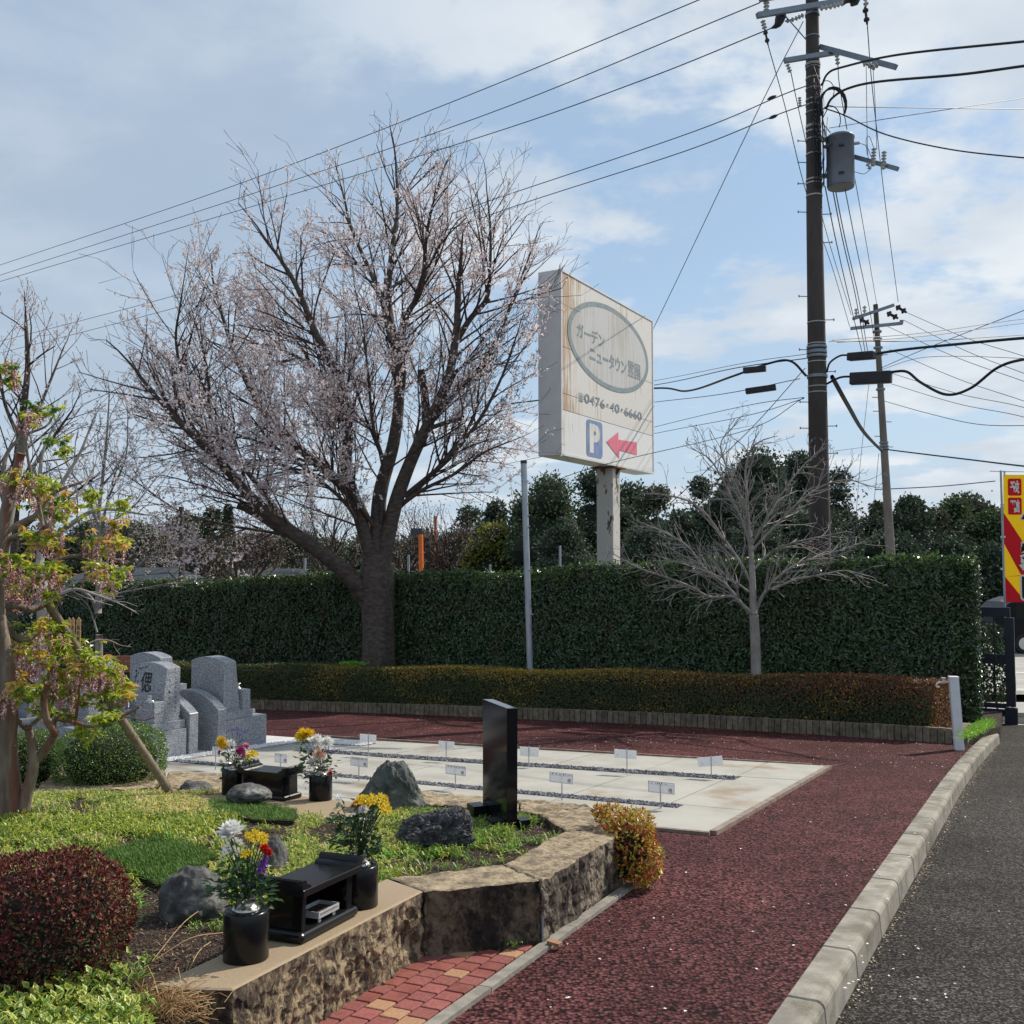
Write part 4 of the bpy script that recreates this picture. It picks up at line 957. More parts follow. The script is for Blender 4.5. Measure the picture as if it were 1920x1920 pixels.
# bench
M['brown_slat'] = mat('brown bench slat', (.20, .075, .045), (.26, .10, .06), 10, rough=.55); M['dark_metal'] = mat('dark painted metal', (.02, .022, .03), rough=.4)
Yb = 14.6; bl, br = P(150, 1235, Yb), P(276, 1235, Yb)
bench = thing('bench', ((bl.x + br.x) / 2, Yb, -S * Yb), 'brown slatted bench between the graves and the tall hedge', 'bench')
for i, (y0, y1) in enumerate(((1229.5, 1239), (1240.5, 1250), (1252, 1261))):
    z1, z0 = P(0, y0, Yb).z, P(0, y1, Yb).z; mb = MB(); mb.box(((bl.x + br.x) / 2, Yb + .02 * i, (z0 + z1) / 2), br.x - bl.x, .03, z1 - z0); bevel(mb.build('back_slat', M['brown_slat'], bench), .006, 2)
for i in range(4):
    mb = MB(); mb.box(((bl.x + br.x) / 2, Yb - .12 - .11 * i, -S * Yb + .44), br.x - bl.x, .09, .03); bevel(mb.build('seat_slat', M['brown_slat'], bench), .006, 2)
for xx in (bl.x + .08, br.x - .06):
    mb = MB(); zg = -S * Yb; mb.tube([(xx, Yb + .10, zg), (xx, Yb + .06, zg + .5), (xx, Yb + .02, zg + 1.08)], .025, 8); mb.build('back_post', M['dark_metal'], bench)
    mb = MB(); mb.tube([(xx, Yb - .5, zg), (xx, Yb - .5, zg + .62), (xx, Yb - .42, zg + .68), (xx, Yb - .1, zg + .70), (xx, Yb + .04, zg + .68)], .022, 8); mb.build('arm_rest', M['dark_metal'], bench)

# ---------------------------------------------------------------- white standpipe with a tap
b0 = G(1799, 1406); tp = P(1787.5, 1268, b0.y - .02); ax = Vector((.97, -.24, 0)).normalized(); ay = Vector((-ax.y, ax.x, 0))
stand = thing('water_standpipe', b0, 'white square water standpipe leaning beside the kerb corner', 'standpipe')
mb = MB(); hw = .055
def sq(c, w_): return [c - ax * w_ - ay * w_, c + ax * w_ - ay * w_, c + ax * w_ + ay * w_, c - ax * w_ + ay * w_]
mb.prism(sq(b0 - MAXIS * .05, hw), sq(tp - MAXIS * .03, hw)); bevel(mb.build('post', M['white_paint'], stand), .006, 2)
mb = MB(); mb.prism(sq(tp - MAXIS * .03, hw + .003), sq(tp, hw + .003)); bevel(mb.build('cap', M['white_paint'], stand), .006, 2)
s0 = P(1778, 1279, b0.y); mb = MB(); mb.tube(spline([s0, P(1768, 1279.5, b0.y), P(1760, 1280, b0.y), P(1756, 1283, b0.y), P(1757, 1288, b0.y), P(1761, 1288, b0.y)], 4), .0125, 8); mb.build('tap_spout', M['beige'], stand)
mb = MB(); mb.lathe(P(1769, 1278, b0.y), [(.02, 0), (.022, .02), (.012, .022), (.012, .035), (.028, .04), (.028, .05)], 12); mb.build('tap_handle', M['beige'], stand)

# ---------------------------------------------------------------- the big sign
D = 20.0; SD = Vector((.5, .866, 0)).normalized(); SNv = Vector((.866, -.5, 0)).normalized()
sO = P(1052, 853, D); s_top = P(1044, 503.6, D); hS = s_top.z - sO.z; wS = .2517 * D
def SFp(px, py, off=0.0):
    d = ray(px, py); o = Vector((0, 0, H)); pl = sO + SNv * off; t_ = (pl - o).dot(SNv) / d.dot(SNv); return o + d * t_
def SFc(px, py): p = SFp(px, py) - sO; return (p.dot(SD), p.z)
sign = thing('roadside_sign', sO + SD * 2.9, 'large weathered cemetery sign with grey lettering on a rusty post behind the hedge', 'sign')
M['sign_white'] = mat('aged white sign box', (.60, .60, .62), (.66, .66, .67), 3, rough=.5)
def signmat(name, base, rust, amount):
    m = bpy.data.materials.new(name); m.use_nodes = True; t = m.node_tree; nd = t.nodes; lk = t.links; b = nd['Principled BSDF']; b.inputs['Roughness'].default_value = .6
    tc = nd.new('ShaderNodeTexCoord'); mp = nd.new('ShaderNodeMapping'); mp.inputs['Scale'].default_value = (14, 14, .6); lk.new(tc.outputs['Object'], mp.inputs[0])
    n = nd.new('ShaderNodeTexNoise'); n.inputs['Scale'].default_value = 1.6; n.inputs['Detail'].default_value = 7; n.inputs['Roughness'].default_value = .65; lk.new(mp.outputs[0], n.inputs[0])
    n2 = nd.new('ShaderNodeTexNoise'); n2.inputs['Scale'].default_value = .9; n2.inputs['Detail'].default_value = 4; lk.new(tc.outputs['Object'], n2.inputs[0])
    sp = nd.new('ShaderNodeSeparateXYZ'); lk.new(tc.outputs['Object'], sp.inputs[0])
    le = nd.new('ShaderNodeMapRange'); le.inputs[1].default_value = 1.1; le.inputs[2].default_value = .1; le.inputs[3].default_value = .0; le.inputs[4].default_value = .26; lk.new(sp.outputs[1], le.inputs[0])
    ad = nd.new('ShaderNodeMath'); ad.operation = 'ADD'; lk.new(n.outputs[0], ad.inputs[0]); lk.new(le.outputs[0], ad.inputs[1])
    a2 = nd.new('ShaderNodeMath'); a2.operation = 'MULTIPLY_ADD'; lk.new(n2.outputs[0], a2.inputs[0]); a2.inputs[1].default_value = .5; lk.new(ad.outputs[0], a2.inputs[2])
    mr = nd.new('ShaderNodeMapRange'); mr.interpolation_type = 'SMOOTHSTEP'; mr.inputs[1].default_value = .87 - amount; mr.inputs[2].default_value = .93 - amount; mr.inputs[4].default_value = .8; lk.new(a2.outputs[0], mr.inputs[0])
    mx = nd.new('ShaderNodeMix'); mx.data_type = 'RGBA'; mx.inputs[6].default_value = (*base, 1); mx.inputs[7].default_value = (*rust, 1); lk.new(mr.outputs[0], mx.inputs[0]); lk.new(mx.outputs[2], b.inputs['Base Color']); return m
M['sign_face'] = signmat('weathered sign face', (.62, .60, .57), (.36, .21, .09), .0); M['sign_low'] = signmat('repainted lower sign face', (.66, .66, .66), (.50, .45, .36), -.12)
M['sign_oval'] = signmat('streaked grey oval face', (.50, .50, .50), (.40, .37, .33), .12)
M['sign_grey'] = mat('faded grey blue lettering', (.17, .22, .25), (.23, .28, .30), 8, rough=.7); M['sign_blue'] = mat('faded parking blue', (.14, .21, .40), (.2, .27, .45), 6, rough=.7); M['sign_pink'] = mat('faded red arrow', (.62, .13, .20), (.68, .2, .27), 5, rough=.7, stretch=(4, 4, .5))
def sbox(name, s0, s1, z0, z1, d0, d1, m, bv=0.0):
    bot = [sO + SD * a + SNv * b + MAXIS * z0 for a, b in ((s0, d0), (s0, d1), (s1, d1), (s1, d0))]; top = [v + MAXIS * (z1 - z0) for v in bot]
    mb = MB(); cr = (bot[1] - bot[0]).cross(bot[2] - bot[1]).z
    mb.prism(bot, top) if cr > 0 else mb.prism(bot[::-1], top[::-1])
    o = mb.build(name, m, sign, origin=tuple(sO)); 
    if bv: bevel(o, bv, 2)
    return o
seam_z = [hS * (1 - (650 - 505) / 350), hS * (1 - (738 - 505) / 350)]; zlow = hS * .245; sbox('sign_box', 0, wS, 0, hS, -.53, -.03, M['sign_white'], .015)
zs = [0, zlow, seam_z[1] - .0, seam_z[0], hS]; zs = [0.04, zlow, seam_z[1], seam_z[0], hS - .04]
for i in range(4): sbox('face_panel', .05, wS - .05, zs[i] + .006, zs[i + 1] - .006, -.03, -.004, M['sign_low'] if i == 0 else M['sign_face'])
for a in ((0, .05, 0, hS), (wS - .05, wS, 0, hS), (.05, wS - .05, 0, .04), (.05, wS - .05, hS - .04, hS)): sbox('sign_frame', a[0], a[1], a[2], a[3], -.03, .012, M['sign_white'])
el, er = SFc(1064, 612), SFc(1215.5, 683.5); ec = ((el[0] + er[0]) / 2, (el[1] + er[1]) / 2 ); ew = (er[0] - el[0]) / 2
zt_, zb2 = SFc(1130, 567.5)[1], SFc(1130, 726)[1]; eh = (zt_ - zb2) / 2; ec = (ec[0], (zt_ + zb2) / 2)
def spt(s_, z_, off=.0): return sO + SD * s_ + MAXIS * z_ + SNv * off
mb = MB(); n_ = 72; vs = [tuple(spt(ec[0] + ew * math.cos(2 * math.pi * i / n_) * 1, ec[1] + eh * math.sin(2 * math.pi * i / n_), .004)) for i in range(n_)] + [tuple(spt(ec[0] + ew * .93 * math.cos(2 * math.pi * i / n_), ec[1] + eh * .885 * math.sin(2 * math.pi * i / n_), .004)) for i in range(n_)]
mb.add(vs, [(i, (i + 1) % n_, n_ + (i + 1) % n_, n_ + i) for i in range(n_)]); mb.build('oval_ring', M['sign_grey'], sign, origin=tuple(sO))
mb = MB(); mb.add([tuple(spt(ec[0] + ew * .93 * math.cos(2 * math.pi * i / n_), ec[1] + eh * .885 * math.sin(2 * math.pi * i / n_), .002)) for i in range(n_)], [tuple(range(n_))]); mb.build('oval_field', M['sign_oval'], sign, origin=tuple(sO))
def ftext(s, xl, yl, xr, yr, hp, m, bold=0.0):
    a, b = SFc(xl, yl), SFc(xr, yr); mx_, my_ = (xl + xr) / 2, (yl + yr) / 2; hh = SFc(mx_, my_ - hp / 2)[1] - SFc(mx_, my_ + hp / 2)[1]
    text(s, b[0] - a[0], hh, m, sign, 'lettering', spt((a[0] + b[0]) / 2, (a[1] + b[1]) / 2, .005), SD, MAXIS, bold=bold, depth=.001)
ftext('ガーデン', 1081, 620.5, 1133, 637.5, 27, M['sign_grey'], .025); ftext('ニュータウン', 1105.5, 663, 1174, 689, 28, M['sign_grey'], .032); ftext('霊園', 1177, 691, 1200, 699, 30, M['sign_grey'], .006)
ftext('0476･40･6660', 1096, 747, 1203, 780, 17, M['sign_grey'], .008); ftext('☎', 1084, 743.5, 1094.5, 746.5, 17, M['sign_grey'], .005)
def fpoly(name, px, m, off=.005):
    mb = MB(); mb.add([tuple(SFp(x, y) + SNv * off) for x, y in px], [tuple(range(len(px)))]); return mb.build(name, m, sign, origin=tuple(sO))
pa, pb = SFc(1100, 822), SFc(1129.5, 828); cP = ((pa[0] + pb[0]) / 2, (SFc(1114, 789)[1] + SFc(1114, 857)[1]) / 2); wP = (pb[0] - pa[0]) / 2; hP = (SFc(1114, 789)[1] - SFc(1114, 857)[1]) / 2
def rrect(cx_, cz, w_, h_, r, off, name, m):
    v = []
    for qx, qz, a0 in ((1, 1, 0), (-1, 1, 90), (-1, -1, 180), (1, -1, 270)):
        for k_ in range(7): a = math.radians(a0 + k_ * 15); v.append(tuple(spt(cx_ + qx * (w_ - r) + r * math.cos(a), cz + qz * (h_ - r) + r * math.sin(a), off)))
    mb = MB(); mb.add(v, [tuple(range(len(v)))]); return mb.build(name, m, sign, origin=tuple(sO))
rrect(cP[0], cP[1], wP, hP, .09, .004, 'parking_panel', M['sign_blue'])
text('P', wP * 1.35, hP * 1.6, M['sign_low'], sign, 'lettering', spt(cP[0], cP[1], .006), SD, MAXIS, bold=.05, depth=.001)
fpoly('red_arrow', [(1136.8, 828.3), (1161, 859.6), (1160.6, 844), (1194, 853), (1193.6, 829.5), (1159.5, 824.5), (1159, 810)], M['sign_pink'])
sbox('seam', .05, wS - .05, zlow - .004, zlow + .004, -.01, -.0035, M['dark_metal'])
M['rust_post'] = mat('peeling cream paint over rust', (.48, .46, .43), (.52, .50, .47), 6, rough=.7, c3=(.11, .07, .05), s3=6, c3lo=.58, c3hi=.64, stretch=(1, 1, .45))
pc = sO + SD * 2.9 - SNv * .27; mb = MB(); w2 = .205
qd = [pc + SD * a * w2 + SNv * b * w2 for a, b in ((-1, -1), (-1, 1), (1, 1), (1, -1))]; bot = [Vector((v.x, v.y, -1.9)) for v in qd]; top = [Vector((v.x, v.y, sO.z)) for v in qd]
cr = (bot[1] - bot[0]).cross(bot[2] - bot[1]).z; mb.prism(bot, top) if cr > 0 else mb.prism(bot[::-1], top[::-1]); bevel(mb.build('post', M['rust_post'], sign), .02, 2)
mb = MB(); M['rust'] = mat('rust', (.16, .07, .03), rough=.9); mb.box(Vector((pc.x, pc.y, sO.z - .02)), .62, .62, .035, SD, Vector((-SD.y, SD.x, 0))); mb.build('post_plate', M['rust'], sign)
for a, b in ((-1, 0), (1, 0), (0, 1), (0, -1)):
    mb = MB(); c_ = Vector((pc.x, pc.y, sO.z - .04)) + (SD * a + SNv * b) * w2; o_ = (SD * a + SNv * b); tpv = [c_, c_ + o_ * .12, c_ - MAXIS * .16]; sdv = Vector((-o_.y, o_.x, 0)) * .012
    mb.prism([v - sdv for v in tpv], [v + sdv for v in tpv]); mb.build('gusset', M['rust'], sign)

# ---------------------------------------------------------------- plain steel post in the hedge bed
gp = P(997, 1262, 17.6); gt = P(982, 866, 17.6); gpost = thing('steel_post', gp, 'tall plain galvanised post with dark cap leaning between the hedges', 'post')
mb = MB(); mb.tube([Vector((gp.x, gp.y, -1.3)), gt], .056, 14); mb.build('shaft', M['galv'], gpost, smooth=False)
mb = MB(); mb.tube([gt - MAXIS * .03, gt + MAXIS * .025], .060, 14); mb.build('cap', M['dark_metal'], gpost)
for y in (903, 945, 967, 988, 1069, 1153): p = P(982 + (y - 866) * 13 / 396, y, 17.6); mb = MB(); mb.tube([p, p + MAXIS * .02], .060, 12); mb.box(p + Vector((.065, -.02, .01)), .02, .03, .02); mb.build('band', M['galv'], gpost)
# ---------------------------------------------------------------- gate, banner, car
M['navy'] = mat('dark navy steel', (.016, .020, .032), (.022, .026, .038), 9, rough=.4)
gO = G(1897, 1358, -.12); gate = thing('sliding_gate', gO, 'dark navy steel sliding gate at the end of the hedge', 'gate')
def GP(d, z, o=0.0): v = gO - U * d + NN * o; return Vector((v.x, v.y, gO.z + z))
zk = lambda y: P(1890, y, gO.y).z - gO.z
def gbx(name, d0, d1, z0, z1, th=.06, bv=.004): mb = MB(); mb.box((GP(d0, z0) + GP(d1, z1)) / 2, abs(d1 - d0), th, z1 - z0, U, NN); return bevel(mb.build(name, M['navy'], gate), bv, 2)
gbx('end_post', -.075, .075, zk(1325), zk(1158), .10); gbx('foot_block', -.10, .10, .0, zk(1327), .14); gbx('top_rail', -.02, 1.9, zk(1157), zk(1139), .08); gbx('middle_rail', .075, 1.9, zk(1246), zk(1228)); gbx('bottom_rail', .075, 1.9, zk(1329), zk(1320)); gbx('wheel_rail', .1, 1.9, zk(1343), zk(1331), .08)
for i in range(9): d_ = .24 + i * .18; mb = MB(); mb.tube([GP(d_, zk(1325)), GP(d_, zk(1150))], .011, 8); mb.build('bar', M['navy'], gate)
struct((lambda b: (b.add([tuple(GP(-6, .006, -.05)), tuple(GP(2, .006, -.05)), tuple(GP(2, .006, .05)), tuple(GP(-6, .006, .05))], [(0, 1, 2, 3)]), b.build('gate_rail', M['galv']))[1])(MB()))
M['ban_y'] = mat('yellow banner cloth', (.80, .50, .01), rough=.8, transl=.35); M['ban_r'] = mat('red banner cloth', (.62, .015, .03), rough=.8, transl=.3); M['ban_w'] = mat('white banner print', (.75, .7, .6), rough=.8); M['ban_k'] = mat('black banner print', (.02, .015, .015), rough=.8)
YB = 17.9; bn = thing('banner', (P(1882, 1130, YB).x, YB, -1.2), 'tall yellow and red banner on a thin pole beside the gate', 'banner'); PLOC[bn.name] = tuple(bn.location)
mb = MB(); mb.tube([(P(1886, 1180, YB).x, YB, -1.2), P(1876.5, 882, YB)], .019, 10); mb.build('pole', M['galv'], bn); mb = MB(); mb.tube([P(1856, 883.5, YB), P(1980, 886, YB)], .007, 6); mb.build('cross_bar', M['galv'], bn)
bw = .80; bt = P(1882, 890, YB); bb = P(1884, 1129, YB); bh = bt.z - bb.z; bx0 = bt.x
def BP(a, b, off=0.0):   # a to the right, b down, both 0..1 ; gentle cloth waves
    return Vector((bx0 + a * bw + (bb.x - bt.x) * b, YB + .02 + .003 * math.sin(b * 9 + a * 5) - off, bt.z - b * bh))
def cloth(name, m, off, fn, na=16, nb=36):
    mb = MB(); vs = []; fs = []
    for j in range(nb + 1):
        b = j / nb; a0, a1 = fn(b)
        for i in range(na + 1): vs.append(tuple(BP(a0 + (a1 - a0) * i / na, b, off)))
    fs = [(j * (na + 1) + i, (j + 1) * (na + 1) + i, (j + 1) * (na + 1) + i + 1, j * (na + 1) + i + 1) for j in range(nb) for i in range(na)]
    mb.add(vs, fs); return mb.build(name, m, bn, smooth=True)
cloth('cloth', M['ban_y'], 0, lambda b: (0, 1))
def saw(b0, b1, k_): 
    return lambda b: (0, 0.0001) if (b < b0 or b > b1) else (0, min(1, max(.0001, k_(b))))
cloth('red_field', M['ban_r'], .004, lambda b: (.0, max(.0002, (b - .30) / .22 * .42)) if b < .52 else (max(0, (b - .54) * 1.55), max(.0002, min(.42 + (b - .52) * 1.3, .9))) if b < .80 else (0, .0002), 16, 100)
cloth('red_field', M['ban_r'], .005, lambda b: (0, .0002) if b < .79 else (.0, min(1, (b - .79) * 2.3)), 16, 100)
for (b0, b1, ch) in ((.03, .165, '好'), (.18, .315, '評')):
    cx_, cb = .255, (b0 + b1) / 2; v = []; hw_, hh_ = .155, (b1 - b0) / 2
    for qx, qz, a0 in ((1, 1, 0), (-1, 1, 90), (-1, -1, 180), (1, -1, 270)):
        for k_ in range(5): a = math.radians(a0 + k_ * 22.5); v.append(tuple(BP(cx_ + qx * (hw_ - .04) + .04 * math.cos(a), cb - qz * (hh_ - .014) - .014 * math.sin(a), .008)))
    mb = MB(); mb.add(v, [tuple(range(len(v)))]); mb.build('red_label', M['ban_r'], bn)
    text(ch, .17, .24, M['ban_w'], bn, 'lettering', BP(cx_, cb, .014), (1, 0, 0), (0, 0, 1), mirror=True, bold=.03)
for ch, a, b, w_, h_ in (('ご', .66, .40, .42, .42), ('案', .68, .63, .50, .50), ('内', .68, .87, .46, .50)):
    text(ch, w_ + .07, h_ + .07, M['ban_w'], bn, 'lettering', BP(a, b, .013), (1, 0, 0), (0, 0, 1), mirror=True, bold=.075); text(ch, w_, h_, M['ban_k'], bn, 'lettering', BP(a, b, .018), (1, 0, 0), (0, 0, 1), mirror=True, bold=.04)
for ch, b in (('売', .07), ('出', .17), ('中', .27)): text(ch, .2, .2, M['ban_k'], bn, 'lettering', BP(.70, b, .012), (1, 0, 0), (0, 0, 1), mirror=True, bold=.03)
for b in (.24, .49, .74, .99): mb = MB(); p = BP(0, b); mb.box(p + Vector((-.02, -.01, 0)), .075, .03, .035); mb.build('loop', M['ban_w'], bn)
for a in (.03, .95): mb = MB(); p = BP(a, 0); mb.box(p + Vector((0, 0, .03)), .03, .015, .08); mb.build('loop', M['ban_w'], bn)
# dark car in the street
M['car_paint'] = mat('dark car paint', (.006, .006, .009), rough=.35, spec=.15); M['car_glass'] = mat('dark car glass', (.01, .012, .015), rough=.05); M['tyre'] = mat('tyre rubber', (.015, .015, .015), rough=.85); M['rim'] = mat('wheel rim', (.5, .5, .52), rough=.3, metal=1)
CY = 33.0; cx0 = P(1838, 1135, CY).x; car = thing('parked_car', (cx0 + 2.2, CY, -1.4), 'dark car on the street behind the gate', 'car'); PLOC[car.name] = tuple(car.location)
prof = [(0, .35), (0, .95), (.10, 1.10), (1.0, 1.18), (1.25, 1.22), (2.0, 1.74), (2.5, 1.84), (4.2, 1.82), (4.7, 1.70), (4.95, 1.15), (5.0, .45), (4.9, .3), (.15, .3)]
prof = [(0, .35), (.02, 1.0), (.12, 1.25), (.6, 1.66), (1.0, 1.80), (2.8, 1.82), (3.5, 1.66), (4.1, 1.18), (4.9, 1.02), (5.0, .8), (5.0, .4), (4.8, .3), (.2, .3)]
z0 = -1.40; Ya, Yc = CY - .85, CY + .85
mb = MB(); mb.prism([(cx0 + x, Ya, z0 + z) for x, z in prof][::-1], [(cx0 + x, Yc, z0 + z) for x, z in prof][::-1]); bevel(mb.build('body', M['car_paint'], car), .07, 3)
for wx0, wx1 in ((.75, 1.75), (1.85, 2.75), (2.85, 3.6)):
    mb = MB(); top = 1.66 if wx1 < 3 else 1.58; mb.prism([(cx0 + wx0, Ya - .004, z0 + 1.15), (cx0 + wx1 + (.25 if wx1 > 3 else 0), Ya - .004, z0 + 1.15), (cx0 + wx1, Ya - .004, z0 + top), (cx0 + wx0, Ya - .004, z0 + top)], [(cx0 + wx0, Ya + .02, z0 + 1.15), (cx0 + wx1 + (.25 if wx1 > 3 else 0), Ya + .02, z0 + 1.15), (cx0 + wx1, Ya + .02, z0 + top), (cx0 + wx0, Ya + .02, z0 + top)]); mb.build('window', M['car_glass'], car)
for wx in (1.0, 4.1):
    for yy, sg_ in ((Ya, -1), (Yc, 1)):
        c_ = Vector((cx0 + wx, yy, z0 + .33)); mb = MB(); mb.lathe(c_, [(.2, -.03), (.31, -.03), (.33, 0), (.33, .16), (.31, .19), (.2, .19)], 28, az=(0, -sg_ * 1.0, 0), ay=(0, 0, 1)); wh = mb.build('wheel', M['tyre'], car)
        mb = MB(); mb.lathe(c_ + Vector((0, sg_ * .035, 0)), [(.2, 0), (.2, .01), (.05, .02)], 20, az=(0, -sg_, 0), ay=(0, 0, 1)); mb.build('rim', M['rim'], wh)

# ---------------------------------------------------------------- utility poles
M['pole_dark'] = mat('dark weathered concrete pole', (.045, .034, .031), (.070, .055, .050), 3, rough=.85, stretch=(1, 1, .25), c3=(.13, .115, .10), s3=2, c3lo=.6, c3hi=.75)
M['pole_light'] = mat('grey concrete pole', (.12, .105, .092), (.17, .15, .135), 3, rough=.85, stretch=(1, 1, .3)); M['arm_steel'] = mat('crossarm steel', (.17, .20, .24), (.21, .24, .28), 8, rough=.5, metal=.4)
M['transformer'] = mat('grey transformer paint', (.13, .14, .175), (.15, .165, .20), 4, rough=.4); M['porcelain'] = mat('porcelain', (.42, .42, .40), (.35, .35, .33), 20, rough=.3); M['cable'] = mat('black cable', (.012, .014, .018), rough=.6)
M['wire_blue'] = mat('wire insulation', (.03, .05, .085), rough=.6); M['closure'] = mat('black cable closure', (.02, .016, .020), (.03, .025, .03), 6, rough=.6)
YP = 19.0
def PP(px, py, dy=0.0): return P(px, py, YP + dy)
def pcx(py): return 1522.7 + .0106 * py if py < 400 else 1526.9 + (py - 400) * .0178
def prd(py): return (12.0 + 7.1 * max(-.1, min(1.3, py / 998))) * YP / F
pole = thing('utility_pole', PP(1541, 1170), 'thick dark near utility pole carrying a grey transformer', 'utility pole')
pts = [PP(pcx(y), y) for y in (1250, 998, 700, 400, 200, 0, -70)]; pts[0].z = -1.3
mb = MB(); mb.tube(pts, [prd(y) for y in (1250, 998, 700, 400, 200, 0, -70)], 24); o = mb.build('shaft', M['pole_dark'], pole)
for p_ in o.data.polygons: p_.use_smooth = len(p_.vertices) == 4
def band(y, h=.03, ex=.012, m='galv', name='band'):
    c = PP(pcx(y), y); mb = MB(); mb.lathe(c, [(prd(y) + .002, -h / 2), (prd(y) + ex, -h / 2), (prd(y) + ex, h / 2), (prd(y) + .002, h / 2)], 22); mb.build(name, M[m], pole)
for y in (28, 70, 122, 128, 148, 168, 188, 198, 212, 238, 248, 262, 290, 338, 345, 368): band(y, .05 if y in (28, 122, 238) else .025, .016 if y in (28, 122) else .010, 'arm_steel' if y in (28, 70, 128, 168, 212) else 'porcelain')
for y in (605, 645, 679, 725, 736): band(y, .018, .008, 'porcelain')
for y, h in ((651, .05), (660, .06), (668, .05), (706, .06)): band(y, h, .022, 'arm_steel', 'clamp')
for i, (y, sgn) in enumerate(((556, -1), (600, 1), (656, -1), (754, -1), (697, 1), (803, -1), (799, 1), (850, 1), (265, -1), (305, -1), (345, -1), (398, -1), (402, 1), (455, 1))):
    c = PP(pcx(y), y); mb = MB(); L_s = (prd(y) + .17) * sgn; mb.tube([c + Vector((prd(y) * sgn * .8, 0, 0)), c + Vector((L_s, -.02, 0))], .009, 6); mb.tube([c + Vector((L_s, -.02, -.02)), c + Vector((L_s, -.02, .025))], .012, 6); mb.build('step_bolt', M['arm_steel'], pole)
def arm(a, b, w_=.085, dy0=-.2, dy1=-.2, parent=None, Y=YP, h=None):
    p, q = P(a[0], a[1], Y + dy0), P(b[0], b[1], Y + dy1); d = (q - p); L0 = d.length; d.normalize(); ay_ = MAXIS.cross(d).normalized(); mb = MB(); mb.box((p + q) / 2, L0, w_, h or w_ * 1.1, d, ay_); return mb.build('crossarm', M['arm_steel'], parent or pole)
arm((1420, 29), (1600, -2), .09, -.7, .1); arm((1471, 114), (1574, 97), .08, -.3, -.1); arm((1538, 88), (1680, 126), .085, 0, -1.2); arm((1598, 293), (1684, 317), .07, 0, -.6); arm((1425, -2), (1612, -34), .09, -.4, .4)
mb = MB(); mb.tube([PP(1470, 27, -.4), PP(1512, 75, -.1)], .012, 6); mb.build('brace', M['arm_steel'], pole)
mb = MB(); mb.tube([PP(1572, 97, -.15), PP(1600, 104, -.4)], .012, 6); mb.build('brace', M['arm_steel'], pole)
def insul(px0, py0, px1, py1, n=4, r=.05, Y=YP - .3, parent=None, m='porcelain'):
    a, b = P(px0, py0, Y), P(px1, py1, Y); d = (b - a); L0 = d.length; d.normalize(); x_ = d.orthogonal().normalized(); y_ = d.cross(x_); pr = [(r * .3, 0)]
    for i in range(n): z = L0 * (i + .5) / n; pr += [(r * .45, z - L0 / n * .35), (r, z - L0 / n * .12), (r * .95, z + L0 / n * .08), (r * .45, z + L0 / n * .15)]
    pr.append((r * .3, L0)); mb = MB(); mb.lathe(a, pr, 12, ax=x_, ay=y_, az=d); return mb.build('insulator', M[m], parent or pole)
insul(1437, 22, 1437, 2, 3, .06); insul(1430, 38, 1434, 55, 3, .05, YP - .6); insul(1434, 55, 1440, 84, 2, .045, YP - .6, m='closure'); insul(1507, 28, 1490, 36, 3, .045); insul(1490, 36, 1472, 40, 2, .045); insul(1537, 16, 1562, 12, 3, .05); insul(1562, 12, 1582, 6, 3, .05)
for pts_ in (((1446, 53), (1458, 46), (1466, 26), (1472, 34)), ((1580, 10), (1592, -2), (1605, 2), (1596, 10))):
    mb = MB(); mb.tube(spline([PP(a, b, -.3) for a, b in pts_], 3), [.015, .03, .05, .07, .09, .1, .09, .07, .05, .03][:len(spline([PP(a, b, -.3) for a, b in pts_], 3))], 8); mb.build('bird_cover', M['closure'], pole)
insul(1476, 120, 1482, 136, 3, .045); insul(1569, 102, 1571, 122, 3, .045); insul(1623, -6, 1624, 12, 2, .05, YP - 1); insul(1622, 12, 1626, 46, 2, .055, YP - 1, m='closure'); insul(1618, 118, 1636, 124, 2, .06, YP - 1); insul(1634, 128, 1646, 120, 2, .06, YP - 1)
insul(1637, 312, 1639, 277, 6, .05, YP - .4); insul(1656, 318, 1658, 283, 6, .05, YP - .5); insul(1626, 306, 1632, 318, 2, .045, YP - .4); insul(1499, 182, 1500, 200, 4, .035)
# transformer
tcn = PP(1576.5, 352, -.15); th = (352 - 252) * YP / F; tr_ = 25.5 * YP / F
trf = [(tr_ * .94, 0), (tr_ * .97, .02), (tr_, th * .05), (tr_, th * .93), (tr_ * 1.04, th * .935), (tr_ * 1.04, th * .97), (tr_ * .9, th), (tr_ * .5, th * 1.02)]
mb = MB(); mb.lathe(tcn, trf, 40); tf = mb.build('transformer', M['transformer'], pole)
for p_ in tf.data.polygons: p_.use_smooth = len(p_.vertices) == 4
for y in (272, 323): mb = MB(); c = PP(1578, y, -.15 - tr_ - .01); mb.box(c, .09, .05, .035); mb.build('lug', M['dark_metal'], tf)
mb = MB(); mb.tube([PP(1596, 270, -.2), PP(1611, 268, -.2)], .03, 10); mb.build('bushing', M['porcelain'], tf)
mb = MB(); mb.tube([PP(1546, 276, -.5), PP(1560, 269, -.5)], .035, 10); mb.build('bushing', M['dark_metal'], tf)
for y in (262, 330): mb = MB(); mb.box(PP(1548, y, -.05), .22, .1, .06); mb.build('bracket', M['arm_steel'], pole)
